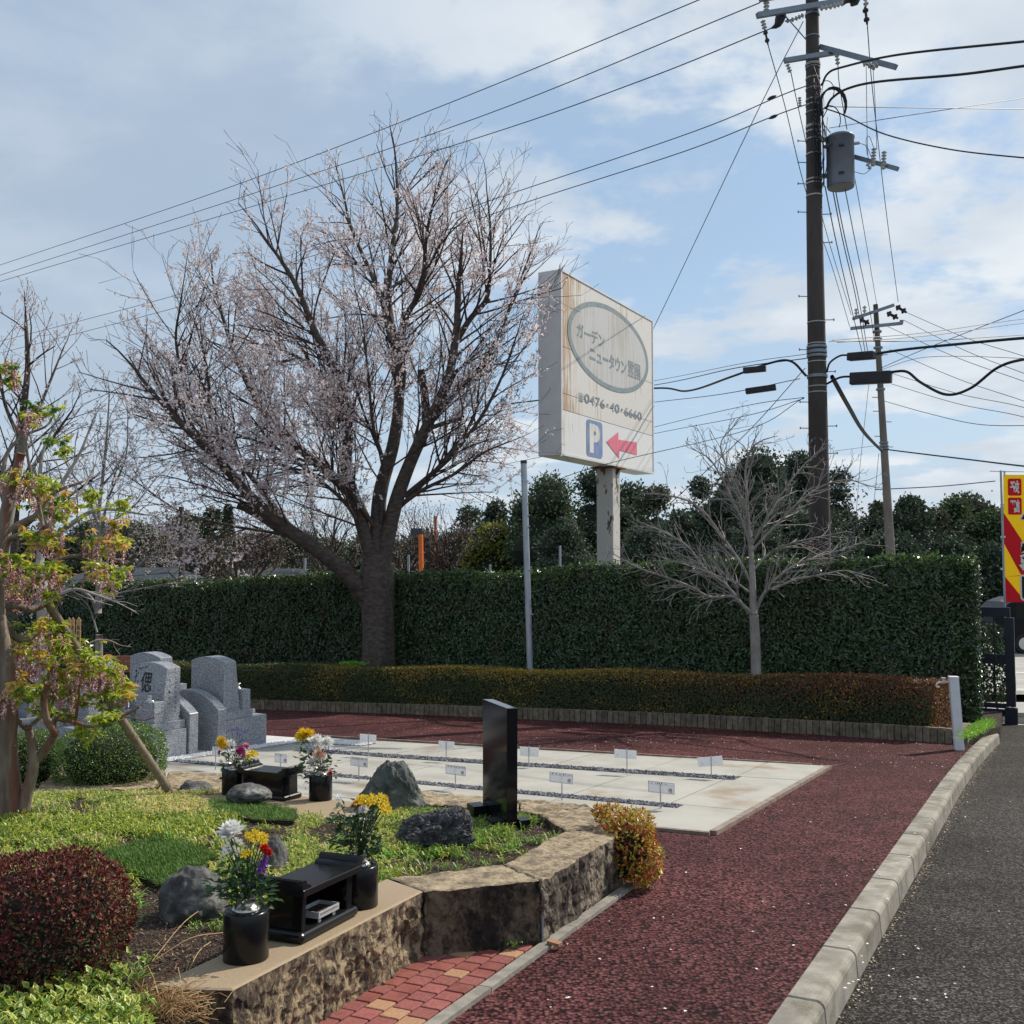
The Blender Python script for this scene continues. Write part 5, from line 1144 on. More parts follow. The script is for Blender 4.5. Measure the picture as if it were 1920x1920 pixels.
# loops of cable clinging to the pole
R.seed(11)
for cx_, cy_, r_, th_ in ((1563, 196, 24, .022), (1560, 200, 25, .018), (1556, 225, 20, .010), (1550, 170, 14, .008)):
    mb = MB(); mb.tube([PP(cx_ + r_ * math.cos(a * .35 + 2.6), cy_ - r_ * math.sin(a * .35 + 2.6) * -1.35, -.3 - .01 * a) for a in range(13)], th_, 6); mb.build('cable_loop', M['cable'], pole)
for i in range(22):
    x0 = 1530 + R.uniform(-6, 22); y0 = R.uniform(120, 250); mb = MB(); x1 = x0 + R.uniform(-10, 16); y1 = y0 + R.uniform(30, 120)
    mb.tube(spline([PP(x0, y0, -.22), PP((x0 + x1) / 2 + R.uniform(-12, 12), (y0 + y1) / 2, -.3), PP(x1, y1, -.25)], 5), R.choice((.005, .007, .010)), 5); mb.build('loose_cable', M['cable'], pole)
for i, (x0, x1) in enumerate(((1531, 1533), (1536, 1537), (1525, 1528), (1541, 1545))): mb = MB(); mb.tube([PP(x0, 180, -.2), PP(x0 + 2, 260, -.21), PP(x1, 350, -.22)], .014, 6); mb.build('riser_cable', M['cable'], pole)
# far pole
YF = 33.0; fp = thing('utility_pole', (P(1670, 1040, YF).x, YF, -1.5), 'slimmer grey utility pole farther off, leaning, seen above the hedge', 'utility pole'); PLOC[fp.name] = tuple(fp.location)
mb = MB(); a, b = P(1641.5, 571, YF), P(1669.6, 1036, YF); e = b + (b - a) * .18; mb.tube([e, b, (a + b) / 2, a], [.165, .152, .115, .078], 18); o = mb.build('shaft', M['pole_light'], fp)
for p_ in o.data.polygons: p_.use_smooth = len(p_.vertices) == 4
arm((1599, 598), (1676, 572), .09, -.2, -.2, fp, YF); arm((1595, 616), (1692, 606), .09, -.2, -.2, fp, YF)
for a_ in ((1606, 595, 1605, 578), (1621, 592, 1621, 573), (1690, 606, 1691, 600)): insul(*a_, 3, .07, YF - .2, fp)
for a_ in ((1612, 598, 1630, 607), (1663, 586, 1684, 597), (1680, 574, 1700, 586)): insul(*a_, 2, .11, YF - .3, fp, m='closure')
for y in (622, 636, 652, 665, 730, 830, 836, 842): c = P(1641.5 + (y - 571) * .0604, y, YF); mb = MB(); mb.lathe(c, [(.13, -.03), (.15, -.03), (.15, .03), (.13, .03)], 14); mb.build('band', M['arm_steel'], fp)
for y, sg_ in ((745, -1), (771, -1), (791, 1), (818, -1), (838, 1), (665, 1)): c = P(1641.5 + (y - 571) * .0604, y, YF); mb = MB(); mb.tube([c, c + Vector((.3 * sg_, 0, 0))], .015, 5); mb.build('step_bolt', M['arm_steel'], fp)
# ---------------------------------------------------------------- wires
def wire(pts, r, label, group=None, m='cable', name='overhead_wire', cat='wire', seg=8):
    p = [P(a, b, Y) for a, b, Y in pts]; p = spline(p, seg) if len(p) > 2 else p; mb = MB(); mb.tube(p, r, 5, cap=False); o = mb.build(name, M[m], origin=tuple(p[0])); return tag(o, label, cat, group)
gl = 'high wires running left from the near pole'
wire([(-260, 584, 60), (0, 497, 47), (400, 362, 36), (820, 202, 27), (1310, 0, 20), (1440, -58, 18.6)], .012, 'topmost of the long wires crossing the cherry crown', gl, 'wire_blue')
wire([(-260, 600, 60), (0, 516, 47), (480, 361, 35), (900, 219, 26), (1425, 5, 18.8)], .012, 'second highest of the long wires crossing the cherry crown', gl, 'wire_blue')
wire([(-260, 608, 60), (0, 528, 47), (480, 385, 35), (900, 257, 26), (1200, 152, 21), (1446, 53, 18.7)], .012, 'third of the long wires crossing the cherry crown', gl, 'wire_blue')
wire([(-260, 706, 60), (0, 640, 47), (300, 562, 39), (720, 440, 29), (1000, 349, 24.5), (1300, 247, 21), (1462, 180, 19), (1515, 160, 18.8)], .011, 'fourth long wire, passing through the crown to the middle of the pole', gl, 'wire_blue')
wire([(-260, 728, 60), (0, 662, 47), (300, 585, 39), (720, 468, 29), (1000, 375, 24.5), (1280, 285, 21), (1450, 218, 19), (1512, 196, 18.8)], .011, 'fifth long wire, lowest of those passing through the cherry crown', gl, 'wire_blue')
for a, b in ((1447, 183), (1450, 219)): mb = MB(); c = P(a, b, 19); mb.tube([c + Vector((-.09, 0, -.04)), c + Vector((-.03, 0, -.012)), c + Vector((.03, 0, .012)), c + Vector((.09, 0, .04))], [.01, .035, .035, .01], 8); tag(mb.build('wire_joint', M['closure'], origin=tuple(c)), 'black joint sleeve on the wire left of the transformer pole, %s one' % ('upper' if b < 200 else 'lower'), 'wire joint')
gr = 'thick cables running right from the near pole'
wire([(1541, 160, 18.9), (1552, 138, 18.6), (1580, 126, 18.2), (1690, 102, 17), (1920, 78, 15), (2100, 60, 13.5)], .022, 'thick black cable arcing right above the others past the diagonal arm', gr)
wire([(1549, 203, 18.8), (1560, 184, 18.6), (1590, 166, 18.2), (1650, 153, 17.4), (1800, 140, 16), (1920, 124, 15), (2100, 100, 13.5)], .024, 'thick black cable arcing right below the diagonal crossarm', gr)
gt_ = 'thin wires running right from the near pole'
wire([(1548, 200, 18.8), (1700, 202, 20), (1920, 205, 23), (2100, 207, 26)], .009, 'thin level wire running right from the pole', gt_); wire([(1555, 240, 18.8), (1700, 217, 20), (1920, 184, 23), (2100, 158, 26)], .008, 'thin wire rising to the right from the cable loops', gt_)
wire([(1546, 203, 18.8), (1585, 217, 18.5), (1660, 252, 17.6), (1780, 280, 16.5), (1920, 296, 15), (2050, 305, 14)], .013, 'sagging wire curving down right past the transformer', gt_)
gv = 'wires descending from the near pole to the far pole'
for i, (a, b, y0, y1) in enumerate(((1625, 46, 18, 33), (1627, 130, 18.2, 33), (1631, 130, 18.2, 33), (1636, 135, 18.2, 33))):
    pass
wire([(1626, 46, 18), (1637, 180, 21), (1662, 400, 27), (1684, 566, 33)], .010, 'wire dropping from the topmost right insulator to the far pole', gv); wire([(1440, 84, 18.4), (1472, 200, 20), (1512, 362, 22), (1560, 500, 28), (1593, 612, 33)], .009, 'wire slanting down from the left end of the top arm behind the pole', gv)
wire([(1483, 136, 18.7), (1492, 180, 19.5), (1510, 262, 21), (1545, 420, 26), (1596, 590, 33)], .009, 'wire slanting down from the second arm behind the pole', gv)
for i, (a, lb) in enumerate(((1547, 'left'), (1560, 'middle'), (1565, 'right'))): wire([(a, 350, 18.9), (a + 20, 450, 22), (a + 45, 560, 28), (1619 + i * 5, 672, 33)], .012, '%s one of three close cables falling from under the transformer' % lb, gv, 'wire_blue')
wire([(1585, 358, 18.9), (1605, 460, 23), (1630, 578, 30), (1640, 640, 33)], .010, 'cable falling from the right side below the transformer', gv); wire([(1600, 320, 18.9), (1618, 420, 23), (1644, 572, 33)], .008, 'thin wire falling right of the transformer to the far pole top', gv)
wire([(1571, 122, 18.7), (1574, 160, 18.7), (1588, 243, 18.8)], .009, 'short drop wire from the second arm to the transformer lid', gv); wire([(1624, 124, 18), (1626, 260, 18.4), (1628, 300, 18.6)], .006, 'thin drop wire from the diagonal arm, left one', gv); wire([(1637, 130, 18), (1641, 200, 18.3), (1644, 280, 18.5)], .006, 'thin drop wire from the diagonal arm, right one', gv)
wire([(1610, 268, 18.8), (1625, 275, 18.7), (1636, 300, 18.6)], .006, 'small lead looping from the transformer bushing', gv); wire([(1602, 322, 18.8), (1620, 326, 18.7), (1634, 316, 18.6)], .006, 'small lead sagging from the transformer side to the insulators', gv); wire([(1638, 276, 18.6), (1630, 256, 18.6), (1624, 262, 18.6), (1626, 290, 18.6)], .006, 'small lead looping above the two ribbed insulators', gv)
gg = 'guy wires'
wire([(1506, 40, 18.9), (1407, 236, 19.5), (1225, 616, 26), (1080, 905, 30), (1003, 1062, 32)], .009, 'long diagonal guy wire running down left behind the big sign', gg); wire([(1510, 690, 18.9), (1400, 812, 18.5), (1250, 950, 18.1), (1190, 1005, 18)], .008, 'guy wire sloping down left above the small bare tree', gg)
gc = 'communication cables at mid height'
wire([(930, 760, 34), (1060, 745, 30), (1227, 728, 25.5), (1290, 733, 23), (1370, 707, 20), (1440, 682, 19.4), (1482, 677, 19), (1512, 705, 18.9)], .024, 'thick black cable sagging from the sign to the pole and bending down at it', gc)
wire([(1000, 752, 31), (1227, 722, 25.5), (1380, 690, 20), (1512, 672, 18.9)], .010, 'messenger wire above the thick cable left of the pole', gc); wire([(1000, 752, 31), (1227, 714, 25.5), (1400, 680, 20), (1512, 664, 18.9)], .006, 'thin wire highest of the cables between sign and pole', gc)
wire([(1000, 780, 31), (1227, 754, 25.5), (1360, 738, 20), (1500, 710, 18.9)], .008, 'thin wire carrying the lower grey box left of the pole', gc)
for i, (l, a, b) in enumerate(((800, 1230, 745), (880, 1100, 757), (812, 1232, 771))): wire([(1000 - i * 30, l + 60, 18.5 if i == 1 else 31), (a, l, 18.8 if i == 1 else 25.5), (1400, (l + b) / 2 - 12, 19.8), (1508, b - 12 * i, 18.9)], .007, ('upper', 'lower', 'middle')[i] + ' of three faint wires sloping up to the pole across the sign foot', gc)
for x0, x1, y0, y1, dy, lb in ((1394, 1436, 686, 700, -4, 'black cable closure hanging left of the near pole'), (1398, 1455, 723, 737, -8, 'grey cable closure lower left of the near pole')):
    a, b = P(x0, (y0 + y1) / 2 - dy / 2, 19.6), P(x1, (y0 + y1) / 2 + dy / 2, 19.4); d = (b - a); L0 = d.length; d.normalize(); mb = MB(); mb.box((a + b) / 2, L0, .12, (y1 - y0 - 3) * 19.5 / F, d, MAXIS.cross(d).normalized()); tag(bevel(mb.build('cable_closure', M['closure'], origin=tuple(a)), .015, 2), lb, 'cable box', 'cable closures')
for x0, x1, y0, y1, lb in ((1591, 1640, 660, 675, 'upper black cable closure in front of the far pole'), (1594, 1672, 697, 720, 'large lower black cable closure in front of the far pole')):
    a, b = P(x0, (y0 + y1) / 2 + 2, 18.6), P(x1, (y0 + y1) / 2 - 2, 18.2); d = (b - a); L0 = d.length; d.normalize(); mb = MB(); mb.box((a + b) / 2, L0, .16, (y1 - y0) * 18.4 / F, d, MAXIS.cross(d).normalized()); o = mb.build('cable_closure', M['closure'], origin=tuple(a)); tag(bevel(o, .02, 2), lb, 'cable box', 'cable closures')
wire([(1550, 698, 18.9), (1556, 680, 18.8), (1575, 667, 18.7), (1593, 666, 18.6)], .02, 'thick cable looping up from the pole into the upper closure', gc); wire([(1550, 720, 18.9), (1575, 708, 18.7), (1597, 706, 18.6)], .022, 'thick cable running from the pole into the lower closure', gc)
wire([(1638, 664, 18.4), (1700, 655, 18), (1800, 645, 17), (1920, 634, 16), (2060, 625, 15)], .026, 'thick bundled cable going right from the upper closure', gc); wire([(1668, 698, 18.2), (1700, 697, 18), (1728, 718, 17.7), (1775, 740, 17.3), (1820, 728, 17), (1870, 690, 16.5), (1920, 674, 16), (2000, 668, 15)], .026, 'thick black cable snaking in a wide curve right of the far pole', gc)
wire([(1560, 706, 18.8), (1590, 760, 20), (1620, 810, 24), (1654, 846, 32.7)], .045, 'rough wrapped cable slanting down right between the two poles', gc); wire([(1657, 842, 32.7), (1720, 850, 30), (1820, 862, 27), (1920, 874, 24), (2050, 886, 22)], .022, 'cable leaving the far pole low to the right', gc)
wire([(1658, 752, 32.7), (1740, 775, 30), (1830, 795, 27), (1920, 798, 25), (2000, 795, 23)], .010, 'slack wire drooping below the snaking cable at right', gc)
gf = 'thin wires fanning right from the far pole'
for i, (a, b, c, d) in enumerate(((1700, 586, 1920, 668), (1694, 600, 1920, 700), (1664, 612, 1920, 715), (1668, 655, 1920, 752), (1672, 700, 1920, 764), (1672, 720, 1920, 782))): wire([(a, b, 33), ((a + c) / 2, (b + d) / 2 + 6, 29), (c, d, 26), (c + 120, d + 44, 24)], .009, 'thin wire fanning down right from the far pole, number %s from the top' % ('one', 'two', 'three', 'four', 'five', 'six')[i], gf)
for i, (a, b, c, d, lb) in enumerate(((1560, 638, 1920, 598, 'upper faint wire rising slowly right from the near pole'), (1570, 642, 1920, 606, 'middle faint wire rising slowly right from the near pole'), (1555, 640, 1920, 628, 'lower faint wire running nearly level right from the near pole'))): wire([(a, b, 19), ((a + c) / 2, (b + d) / 2 + 5, 22), (c, d, 26), (c + 120, d - 8, 28)], .009, lb, gf)
wire([(1652, 690, 33), (1740, 652, 30), (1920, 582, 25), (2050, 530, 22)], .011, 'wire climbing steeply right from the far pole', gf); wire([(1650, 694, 33), (1720, 672, 31), (1800, 668, 29), (1920, 672, 26)], .008, 'thin wire curving flatly right of the lower closure', gf)
wire([(1562, 846, 19), (1655, 834, 33)], .006, 'faint wire between the two poles low down', gf); wire([(1640, 918, 60), (1760, 912, 60), (1866, 902, 60)], .03, 'distant power line above the far trees at right', gf)
wire([(1629, 720, 33), (1612, 880, 33), (1600, 1040, 33)], .008, 'thin guy wire hanging left of the far pole', gg); wire([(1648, 850, 33), (1636, 960, 32), (1618, 1045, 31)], .008, 'second guy wire below the far pole', gg)

# ---------------------------------------------------------------- clipped hedges
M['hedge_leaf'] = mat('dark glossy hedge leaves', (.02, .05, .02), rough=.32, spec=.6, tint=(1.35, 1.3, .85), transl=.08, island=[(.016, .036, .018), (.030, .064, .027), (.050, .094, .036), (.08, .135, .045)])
M['hedge_top'] = mat('lighter hedge leaves', (.05, .1, .02), rough=.35, spec=.55, tint=(1.35, 1.3, .85), transl=.25, island=[(.03, .07, .02), (.06, .12, .03), (.12, .20, .05)])  # lighter leaf colour; along the hedge top it paints light passing through
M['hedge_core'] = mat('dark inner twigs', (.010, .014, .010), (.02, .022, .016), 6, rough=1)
M['low_leaf'] = mat('small dark hedge leaves', (.03, .05, .02), rough=.45, tint=(1.35, 1.3, .85), transl=.15, island=[(.026, .040, .016), (.05, .07, .026), (.08, .10, .034), (.11, .13, .04)])
M['low_amber'] = mat('amber hedge leaves', (.3, .17, .03), rough=.45, tint=(1.35, 1.3, .85), transl=.25, island=[(.18, .17, .035), (.36, .29, .05), (.52, .37, .06), (.46, .22, .05)])  # real amber leaf tone, with sunlight on the hedge top added into it
M['low_rust'] = mat('rust brown hedge leaves', (.2, .06, .03), rough=.5, transl=.2, island=[(.06, .028, .018), (.14, .05, .028), (.24, .085, .04), (.30, .12, .05)])
M['bark_cherry'] = mat('cherry bark', (.060, .046, .040), (.115, .095, .080), 9, detail=10, rough=.9, bump=.6, bscale=26, stretch=(1, 1, 2.2), c3=(.05, .038, .03), s3=4)
M['twig_dark'] = mat('dark cherry twigs', (.050, .030, .026), (.08, .05, .045), 8, rough=.8)
M['bark_pale'] = mat('pale grey bark', (.22, .20, .18), (.32, .30, .275), 9, rough=.85, stretch=(1, 1, .4))
M['twig_pale'] = mat('pale grey twigs', (.20, .18, .165), (.29, .265, .25), 8, rough=.8)
M['bark_red'] = mat('reddish peeling bark', (.15, .115, .09), (.27, .225, .18), 7, detail=10, rough=.85, bump=.7, bscale=14, stretch=(3, 3, .35), c3=(.20, .085, .06), s3=1.3, c3lo=.52, c3hi=.66)
M['prop_wood'] = mat('weathered prop pole', (.17, .135, .095), (.26, .21, .15), 10, rough=.85, stretch=(5, 5, .3))
M['blossom'] = mat('cherry blossom', (.7, .55, .55), rough=.6, transl=.45, island=[(.56, .44, .45), (.74, .65, .65), (.86, .80, .80), (.80, .70, .71)])
def rnd_dirs(n, zb=0.0):
    d = rng.normal(0, 1, (n, 3)); d[:, 2] += zb; return d / np.linalg.norm(d, axis=1, keepdims=True)
def hedge_leaves(mb, pts, nrm, ln, wd, matsel=None, spread=.8):
    """leaves lying like shingles on a clipped surface: pts, outward normals"""
    n = len(pts); nz_ = nrm + rng.normal(0, .38, (n, 3)); d = rng.normal(0, 1, (n, 3)); d[:, 2] += .2; d -= nz_ * (np.sum(d * nz_, 1) / np.sum(nz_ * nz_, 1))[:, None]
    L = ln * rng.uniform(.65, 1.25, n); Wd = wd * rng.uniform(.7, 1.2, n)
    if matsel is None: mb.leaves(pts, d, nz_, L, Wd)
    else:
        for k_ in np.unique(matsel): s_ = matsel == k_; mb.leaves(pts[s_], d[s_], nz_[s_], L[s_], Wd[s_], mi=int(k_))
hd = thing('tall_hedge', UN(-8, 16.9), 'tall dark evergreen hedge clipped flat behind the whole garden', 'hedge')
nf, nb2 = 16.3, 17.5; u0h, u1h = -27.0, -1.33
def hh_(u): return 2.60 + .05 * np.sin(u * .8) + .03 * np.sin(u * 2.3 + 1) + np.where(u > -3.5, .10 * (u + 3.5) / 2.6 * .5, 0) - np.where(u > -1.6, .35 * ((u + 1.6) / .75) ** 2, 0)
def UNa(u, n, h): x = u * .869 + n * .494; y = -u * .494 + n * .869; return np.stack([x, y, -S * y + h], 1)
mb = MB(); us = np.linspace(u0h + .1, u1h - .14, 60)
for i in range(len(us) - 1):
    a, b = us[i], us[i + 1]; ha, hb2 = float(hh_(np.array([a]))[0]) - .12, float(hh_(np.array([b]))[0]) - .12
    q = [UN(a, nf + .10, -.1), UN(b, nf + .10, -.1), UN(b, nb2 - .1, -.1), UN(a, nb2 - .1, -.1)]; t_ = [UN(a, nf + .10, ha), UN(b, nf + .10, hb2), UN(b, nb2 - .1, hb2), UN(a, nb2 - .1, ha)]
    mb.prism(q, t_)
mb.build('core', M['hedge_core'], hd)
n = 88000; u = u0h + (u1h - u0h) * rng.uniform(0, 1, n) ** .72; hgt = hh_(u); z = rng.uniform(.0, 1, n) * hgt
wob = np.array([mnoise.noise(Vector((a * 1.7, b * 1.7, 2))) * .11 + mnoise.noise(Vector((a * 5, b * 5, 5))) * .06 for a, b in zip(u, z)])
endk = np.clip((u - (u1h - .35)) / .35, 0, 1); pts = UNa(u, nf + .0 - wob + rng.uniform(-.03, .09, n) + endk ** 2 * .30, z)
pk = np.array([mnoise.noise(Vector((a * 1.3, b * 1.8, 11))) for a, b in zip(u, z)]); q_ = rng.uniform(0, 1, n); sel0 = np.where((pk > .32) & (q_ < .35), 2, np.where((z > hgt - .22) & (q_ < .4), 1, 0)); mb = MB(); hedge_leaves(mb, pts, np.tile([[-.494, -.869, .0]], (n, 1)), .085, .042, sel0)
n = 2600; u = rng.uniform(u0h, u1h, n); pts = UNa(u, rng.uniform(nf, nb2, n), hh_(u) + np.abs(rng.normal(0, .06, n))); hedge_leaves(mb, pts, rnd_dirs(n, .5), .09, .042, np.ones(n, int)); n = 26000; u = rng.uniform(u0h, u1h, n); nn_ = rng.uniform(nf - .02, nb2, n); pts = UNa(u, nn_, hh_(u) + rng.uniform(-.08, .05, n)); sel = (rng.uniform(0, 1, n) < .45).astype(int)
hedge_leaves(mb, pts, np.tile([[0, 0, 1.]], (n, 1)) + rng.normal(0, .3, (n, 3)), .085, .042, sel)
n = 7000; nn_ = rng.uniform(nf, nb2, n); z = rng.uniform(0, 2.5, n); pts = UNa(u1h + rng.uniform(-.12, .05, n) - .25 * np.abs((nn_ - 16.9) / .6) ** 3, nn_, z); hedge_leaves(mb, pts, np.tile([[.869, -.494, .2]], (n, 1)), .085, .042)
M['hedge_brown'] = mat('withered hedge leaves', (.1, .07, .04), rough=.7, island=[(.05, .04, .025), (.10, .075, .045), (.03, .045, .022)])
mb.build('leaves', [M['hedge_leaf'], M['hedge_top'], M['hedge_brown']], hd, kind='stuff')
# hedge seen through the gate
sh = thing('small_hedge', UN(-1.75, 19.5), 'short leafy hedge behind the gate bars', 'hedge'); c0 = UN(.2, 17.0, 0)
n = 5200; a = rng.uniform(-.95, .85, n); b = rng.uniform(-.4, .4, n); z = rng.uniform(.25, 1.62, n); pts = UNa(-1.75 + a * .8, 19.5 + b, z); ed_ = (np.abs(a) / .95) ** 6 * .3; pts[:, 2] -= ed_ * (z > 1)
mb = MB(); hedge_leaves(mb, pts, rnd_dirs(n, .3), .08, .042, (rng.uniform(0, 1, n) < .2).astype(int)); mb.build('leaves', [M['hedge_leaf'], M['hedge_top']], sh, kind='stuff')
mb = MB()
for i in range(9): p = UN(-2.4 + i * .17, 19.5 + R.uniform(-.2, .2), -.05); mb.tube(spline([p, p + Vector((R.uniform(-.1, .1), 0, .5)), p + Vector((R.uniform(-.2, .2), 0, 1.1))], 3), .018, 5)
mb.build('stems', M['bark_cherry'], sh, kind='stuff')
# low hedge along the brick edging
lh = thing('low_hedge', brick_line[4], 'low clipped hedge turning from dark green to amber and rust brown', 'hedge')
bl3 = spline([Vector((p.x, p.y, 0)) for p in brick_line], 10); bl3 = [p for p in bl3]
LX = np.array([p.x for p in bl3]); LY = np.array([p.y for p in bl3]); seg = np.concatenate([[0], np.cumsum(np.hypot(np.diff(LX), np.diff(LY)))]); Ltot = seg[-1]
def lhp(s_, o, h):
    x = np.interp(s_, seg, LX); y = np.interp(s_, seg, LY); dx = np.interp(s_ + .2, seg, LX) - np.interp(s_ - .2, seg, LX); dy = np.interp(s_ + .2, seg, LY) - np.interp(s_ - .2, seg, LY)
    l = np.hypot(dx, dy); nx, ny = -dy / l, dx / l; x = x + nx * o; y = y + ny * o; return np.stack([x, y, -S * y + h], 1)
s0_, s1_ = .3, Ltot - .45; depth = 1.15
def ltop(s_): return .80 + .025 * np.sin(s_ * 1.9) - .0 * s_
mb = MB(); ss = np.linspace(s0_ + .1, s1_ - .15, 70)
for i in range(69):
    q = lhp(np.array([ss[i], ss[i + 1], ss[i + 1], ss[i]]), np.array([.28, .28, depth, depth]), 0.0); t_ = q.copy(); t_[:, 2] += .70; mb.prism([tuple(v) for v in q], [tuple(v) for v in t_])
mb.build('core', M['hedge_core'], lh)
def lowmat(s_, z, top):
    f = s_ / Ltot; q = rng.uniform(0, 1, len(s_)); nz_ = np.array([mnoise.noise(Vector((a * 1.1, b * 3, 7))) for a, b in zip(s_, z)]); 
    pr_rust = np.clip((f - .60) / .3, 0, 1) * np.where(top, 1.0, np.clip((z - .35) / .4, .12, .9)); pr_amb = np.clip((f - .24) / .25, 0, 1) * np.clip((1.02 - f) / .4, 0, 1) * np.where(top, .85, np.clip((z - .55) / .25, 0, 1) * .7) + .1 * (nz_ > .1)
    r_ = np.zeros(len(s_), int); r_[q < pr_amb + nz_ * .25] = 1; r_[rng.uniform(0, 1, len(s_)) < pr_rust * .85 + nz_ * .2] = 2; return r_
mb = MB(); n = 60000; s_ = rng.uniform(s0_, s1_, n) ; z = rng.uniform(.03, .80, n); wob = np.array([mnoise.noise(Vector((a * 2.5, b * 2.5, 9))) * .05 for a, b in zip(s_, z)])
pts = lhp(s_, .17 + wob + rng.uniform(-.02, .05, n) + np.clip((z - .68) / .12, 0, 1) ** 2 * .09, z * ltop(s_) / .8); nr = lhp(s_, 0.0, 0.0) - lhp(s_, 1.0, 0.0); nr[:, 2] = 0
hedge_leaves(mb, pts, nr, .036, .018, lowmat(s_, z, np.zeros(n, bool)))
n = 42000; s_ = rng.uniform(s0_, s1_, n); o_ = rng.uniform(.2, depth, n); pts = lhp(s_, o_, ltop(s_) + rng.uniform(-.03, .025, n)); hedge_leaves(mb, pts, np.tile([[0, 0, 1.]], (n, 1)) + rng.normal(0, .35, (n, 3)), .036, .018, np.where(rng.uniform(0, 1, n) < np.clip((o_ - .5) / .5, 0, .75) * (s_ < Ltot * .8), 0, lowmat(s_, o_, np.ones(n, bool))))
n = 5000; o_ = rng.uniform(.2, depth, n); z = rng.uniform(.03, .8, n); pts = lhp(s1_ + rng.uniform(-.05, .05, n), o_, z); hedge_leaves(mb, pts, np.tile([[.8, -.5, .1]], (n, 1)), .036, .018, np.where(rng.uniform(0, 1, n) < .85, 2, 1))
mb.build('leaves', [M['low_leaf'], M['low_amber'], M['low_rust']], lh, kind='stuff')
# weeds at the end of the low hedge
mb = MB(); cs_ = []
for _ in range(1500): t_ = R.random() ** .6; p = G(1805 + 50 * t_ + R.uniform(-12, 12), 1378 - 28 * t_ + R.uniform(-4, 10), .12 + R.uniform(0, .42 * (1 - t_) ** .7)); cs_.append(tuple(p))
cs_ = np.array(cs_); mb.leaves(cs_, rnd_dirs(len(cs_), .3), rnd_dirs(len(cs_), .8), rng.uniform(.03, .07, len(cs_)), .012); 
tag(mb.build('weeds', M['weed']), 'bright green weeds spilling over the corner of the brick edging', 'weeds', kind='stuff')

# ---------------------------------------------------------------- bare branching trees
def grow(Sg, tips, p, d, L, r, lvl, prm, rn):
    n = max(3, int(L / prm['step'][min(lvl, len(prm['step']) - 1)])); rt = max(r * .42, prm['rmin'])
    for i in range(n):
        d = d + Vector((rn.gauss(0, 1), rn.gauss(0, 1), rn.gauss(0, 1))) * prm['wig'] ; d.z += prm['up'] / n * (1 if lvl > 1 else .5); d.normalize()
        q = p + d * (L / n); ra, rb = r + (rt - r) * i / n, r + (rt - r) * (i + 1) / n
        Sg.append((p.x, p.y, p.z, q.x, q.y, q.z, ra, rb, lvl)); 
        if lvl < prm['max'] and rn.random() < prm['prob'][lvl] and (i > 0 or lvl > 1):
            ch = prm['per'] if lvl >= prm['max'] - 1 else 1
            for _ in range(ch):
                s_ = Vector((rn.gauss(0, 1), rn.gauss(0, 1), rn.gauss(0, 1))); s_ -= d * s_.dot(d); s_.normalize(); sp_ = rn.uniform(*prm['ang']); nd = (d * math.cos(sp_) + s_ * math.sin(sp_)); nd.z += prm['cup']; nd.normalize()
                grow(Sg, tips, q, nd, L * rn.uniform(*prm['ratio']) * (1 - .35 * i / n), rb * prm['rr'], lvl + 1, prm, rn)
        p = q
def limb(Sg, tips, pts, r0, r1, prm, rn, start=.3, dens=3.0, ln=1.8, k=6, out=None):
    sp_ = spline(pts, k); n = len(sp_); acc = 0
    for i in range(n - 1):
        t_ = i / (n - 1); a, b = sp_[i], sp_[i + 1]; ra, rb = r0 + (r1 - r0) * t_, r0 + (r1 - r0) * (i + 1) / (n - 1)
        Sg.append((a.x, a.y, a.z, b.x, b.y, b.z, ra, rb, 0)); acc += (b - a).length * dens
        while acc > 1:
            acc -= 1
            if t_ < start: continue
            d = (b - a).normalized(); s_ = Vector((rn.gauss(0, 1), rn.gauss(0, 1), rn.gauss(0, .8))); s_ -= d * s_.dot(d); s_.normalize(); ag = rn.uniform(*prm['ang']); nd = d * math.cos(ag) + s_ * math.sin(ag); nd.z += prm['cup']; nd.normalize()
            grow(Sg, tips, a.lerp(b, rn.random()), nd, ln * rn.uniform(.6, 1.2) * (1 - .45 * t_), min(ra * .5, prm['r1']), 1, prm, rn)
    d = (sp_[-1] - sp_[-2]).normalized()
    if out is None: grow(Sg, tips, sp_[-1], d, ln * .38, r1, 1, prm, rn)
def seg_mesh(name, Sg, m, parent, lo, hi, sides, origin=None, smooth=False):
    A = np.array([s for s in Sg if lo <= s[8] <= hi]); mb = MB(); mb.segs(A[:, :3], A[:, 3:6], A[:, 6], A[:, 7], sides); return mb.build(name, m, parent, smooth=smooth)
def limb_mesh(name, polys, m, parent, sides=10):
    mb = MB()
    for pts, r0, r1 in polys:
        sp_ = spline(pts, 6); n = len(sp_); mb.tube(sp_, [r0 + (r1 - r0) * (i / (n - 1)) ** .9 for i in range(n)], sides)
    return mb.build(name, m, parent, smooth=True)
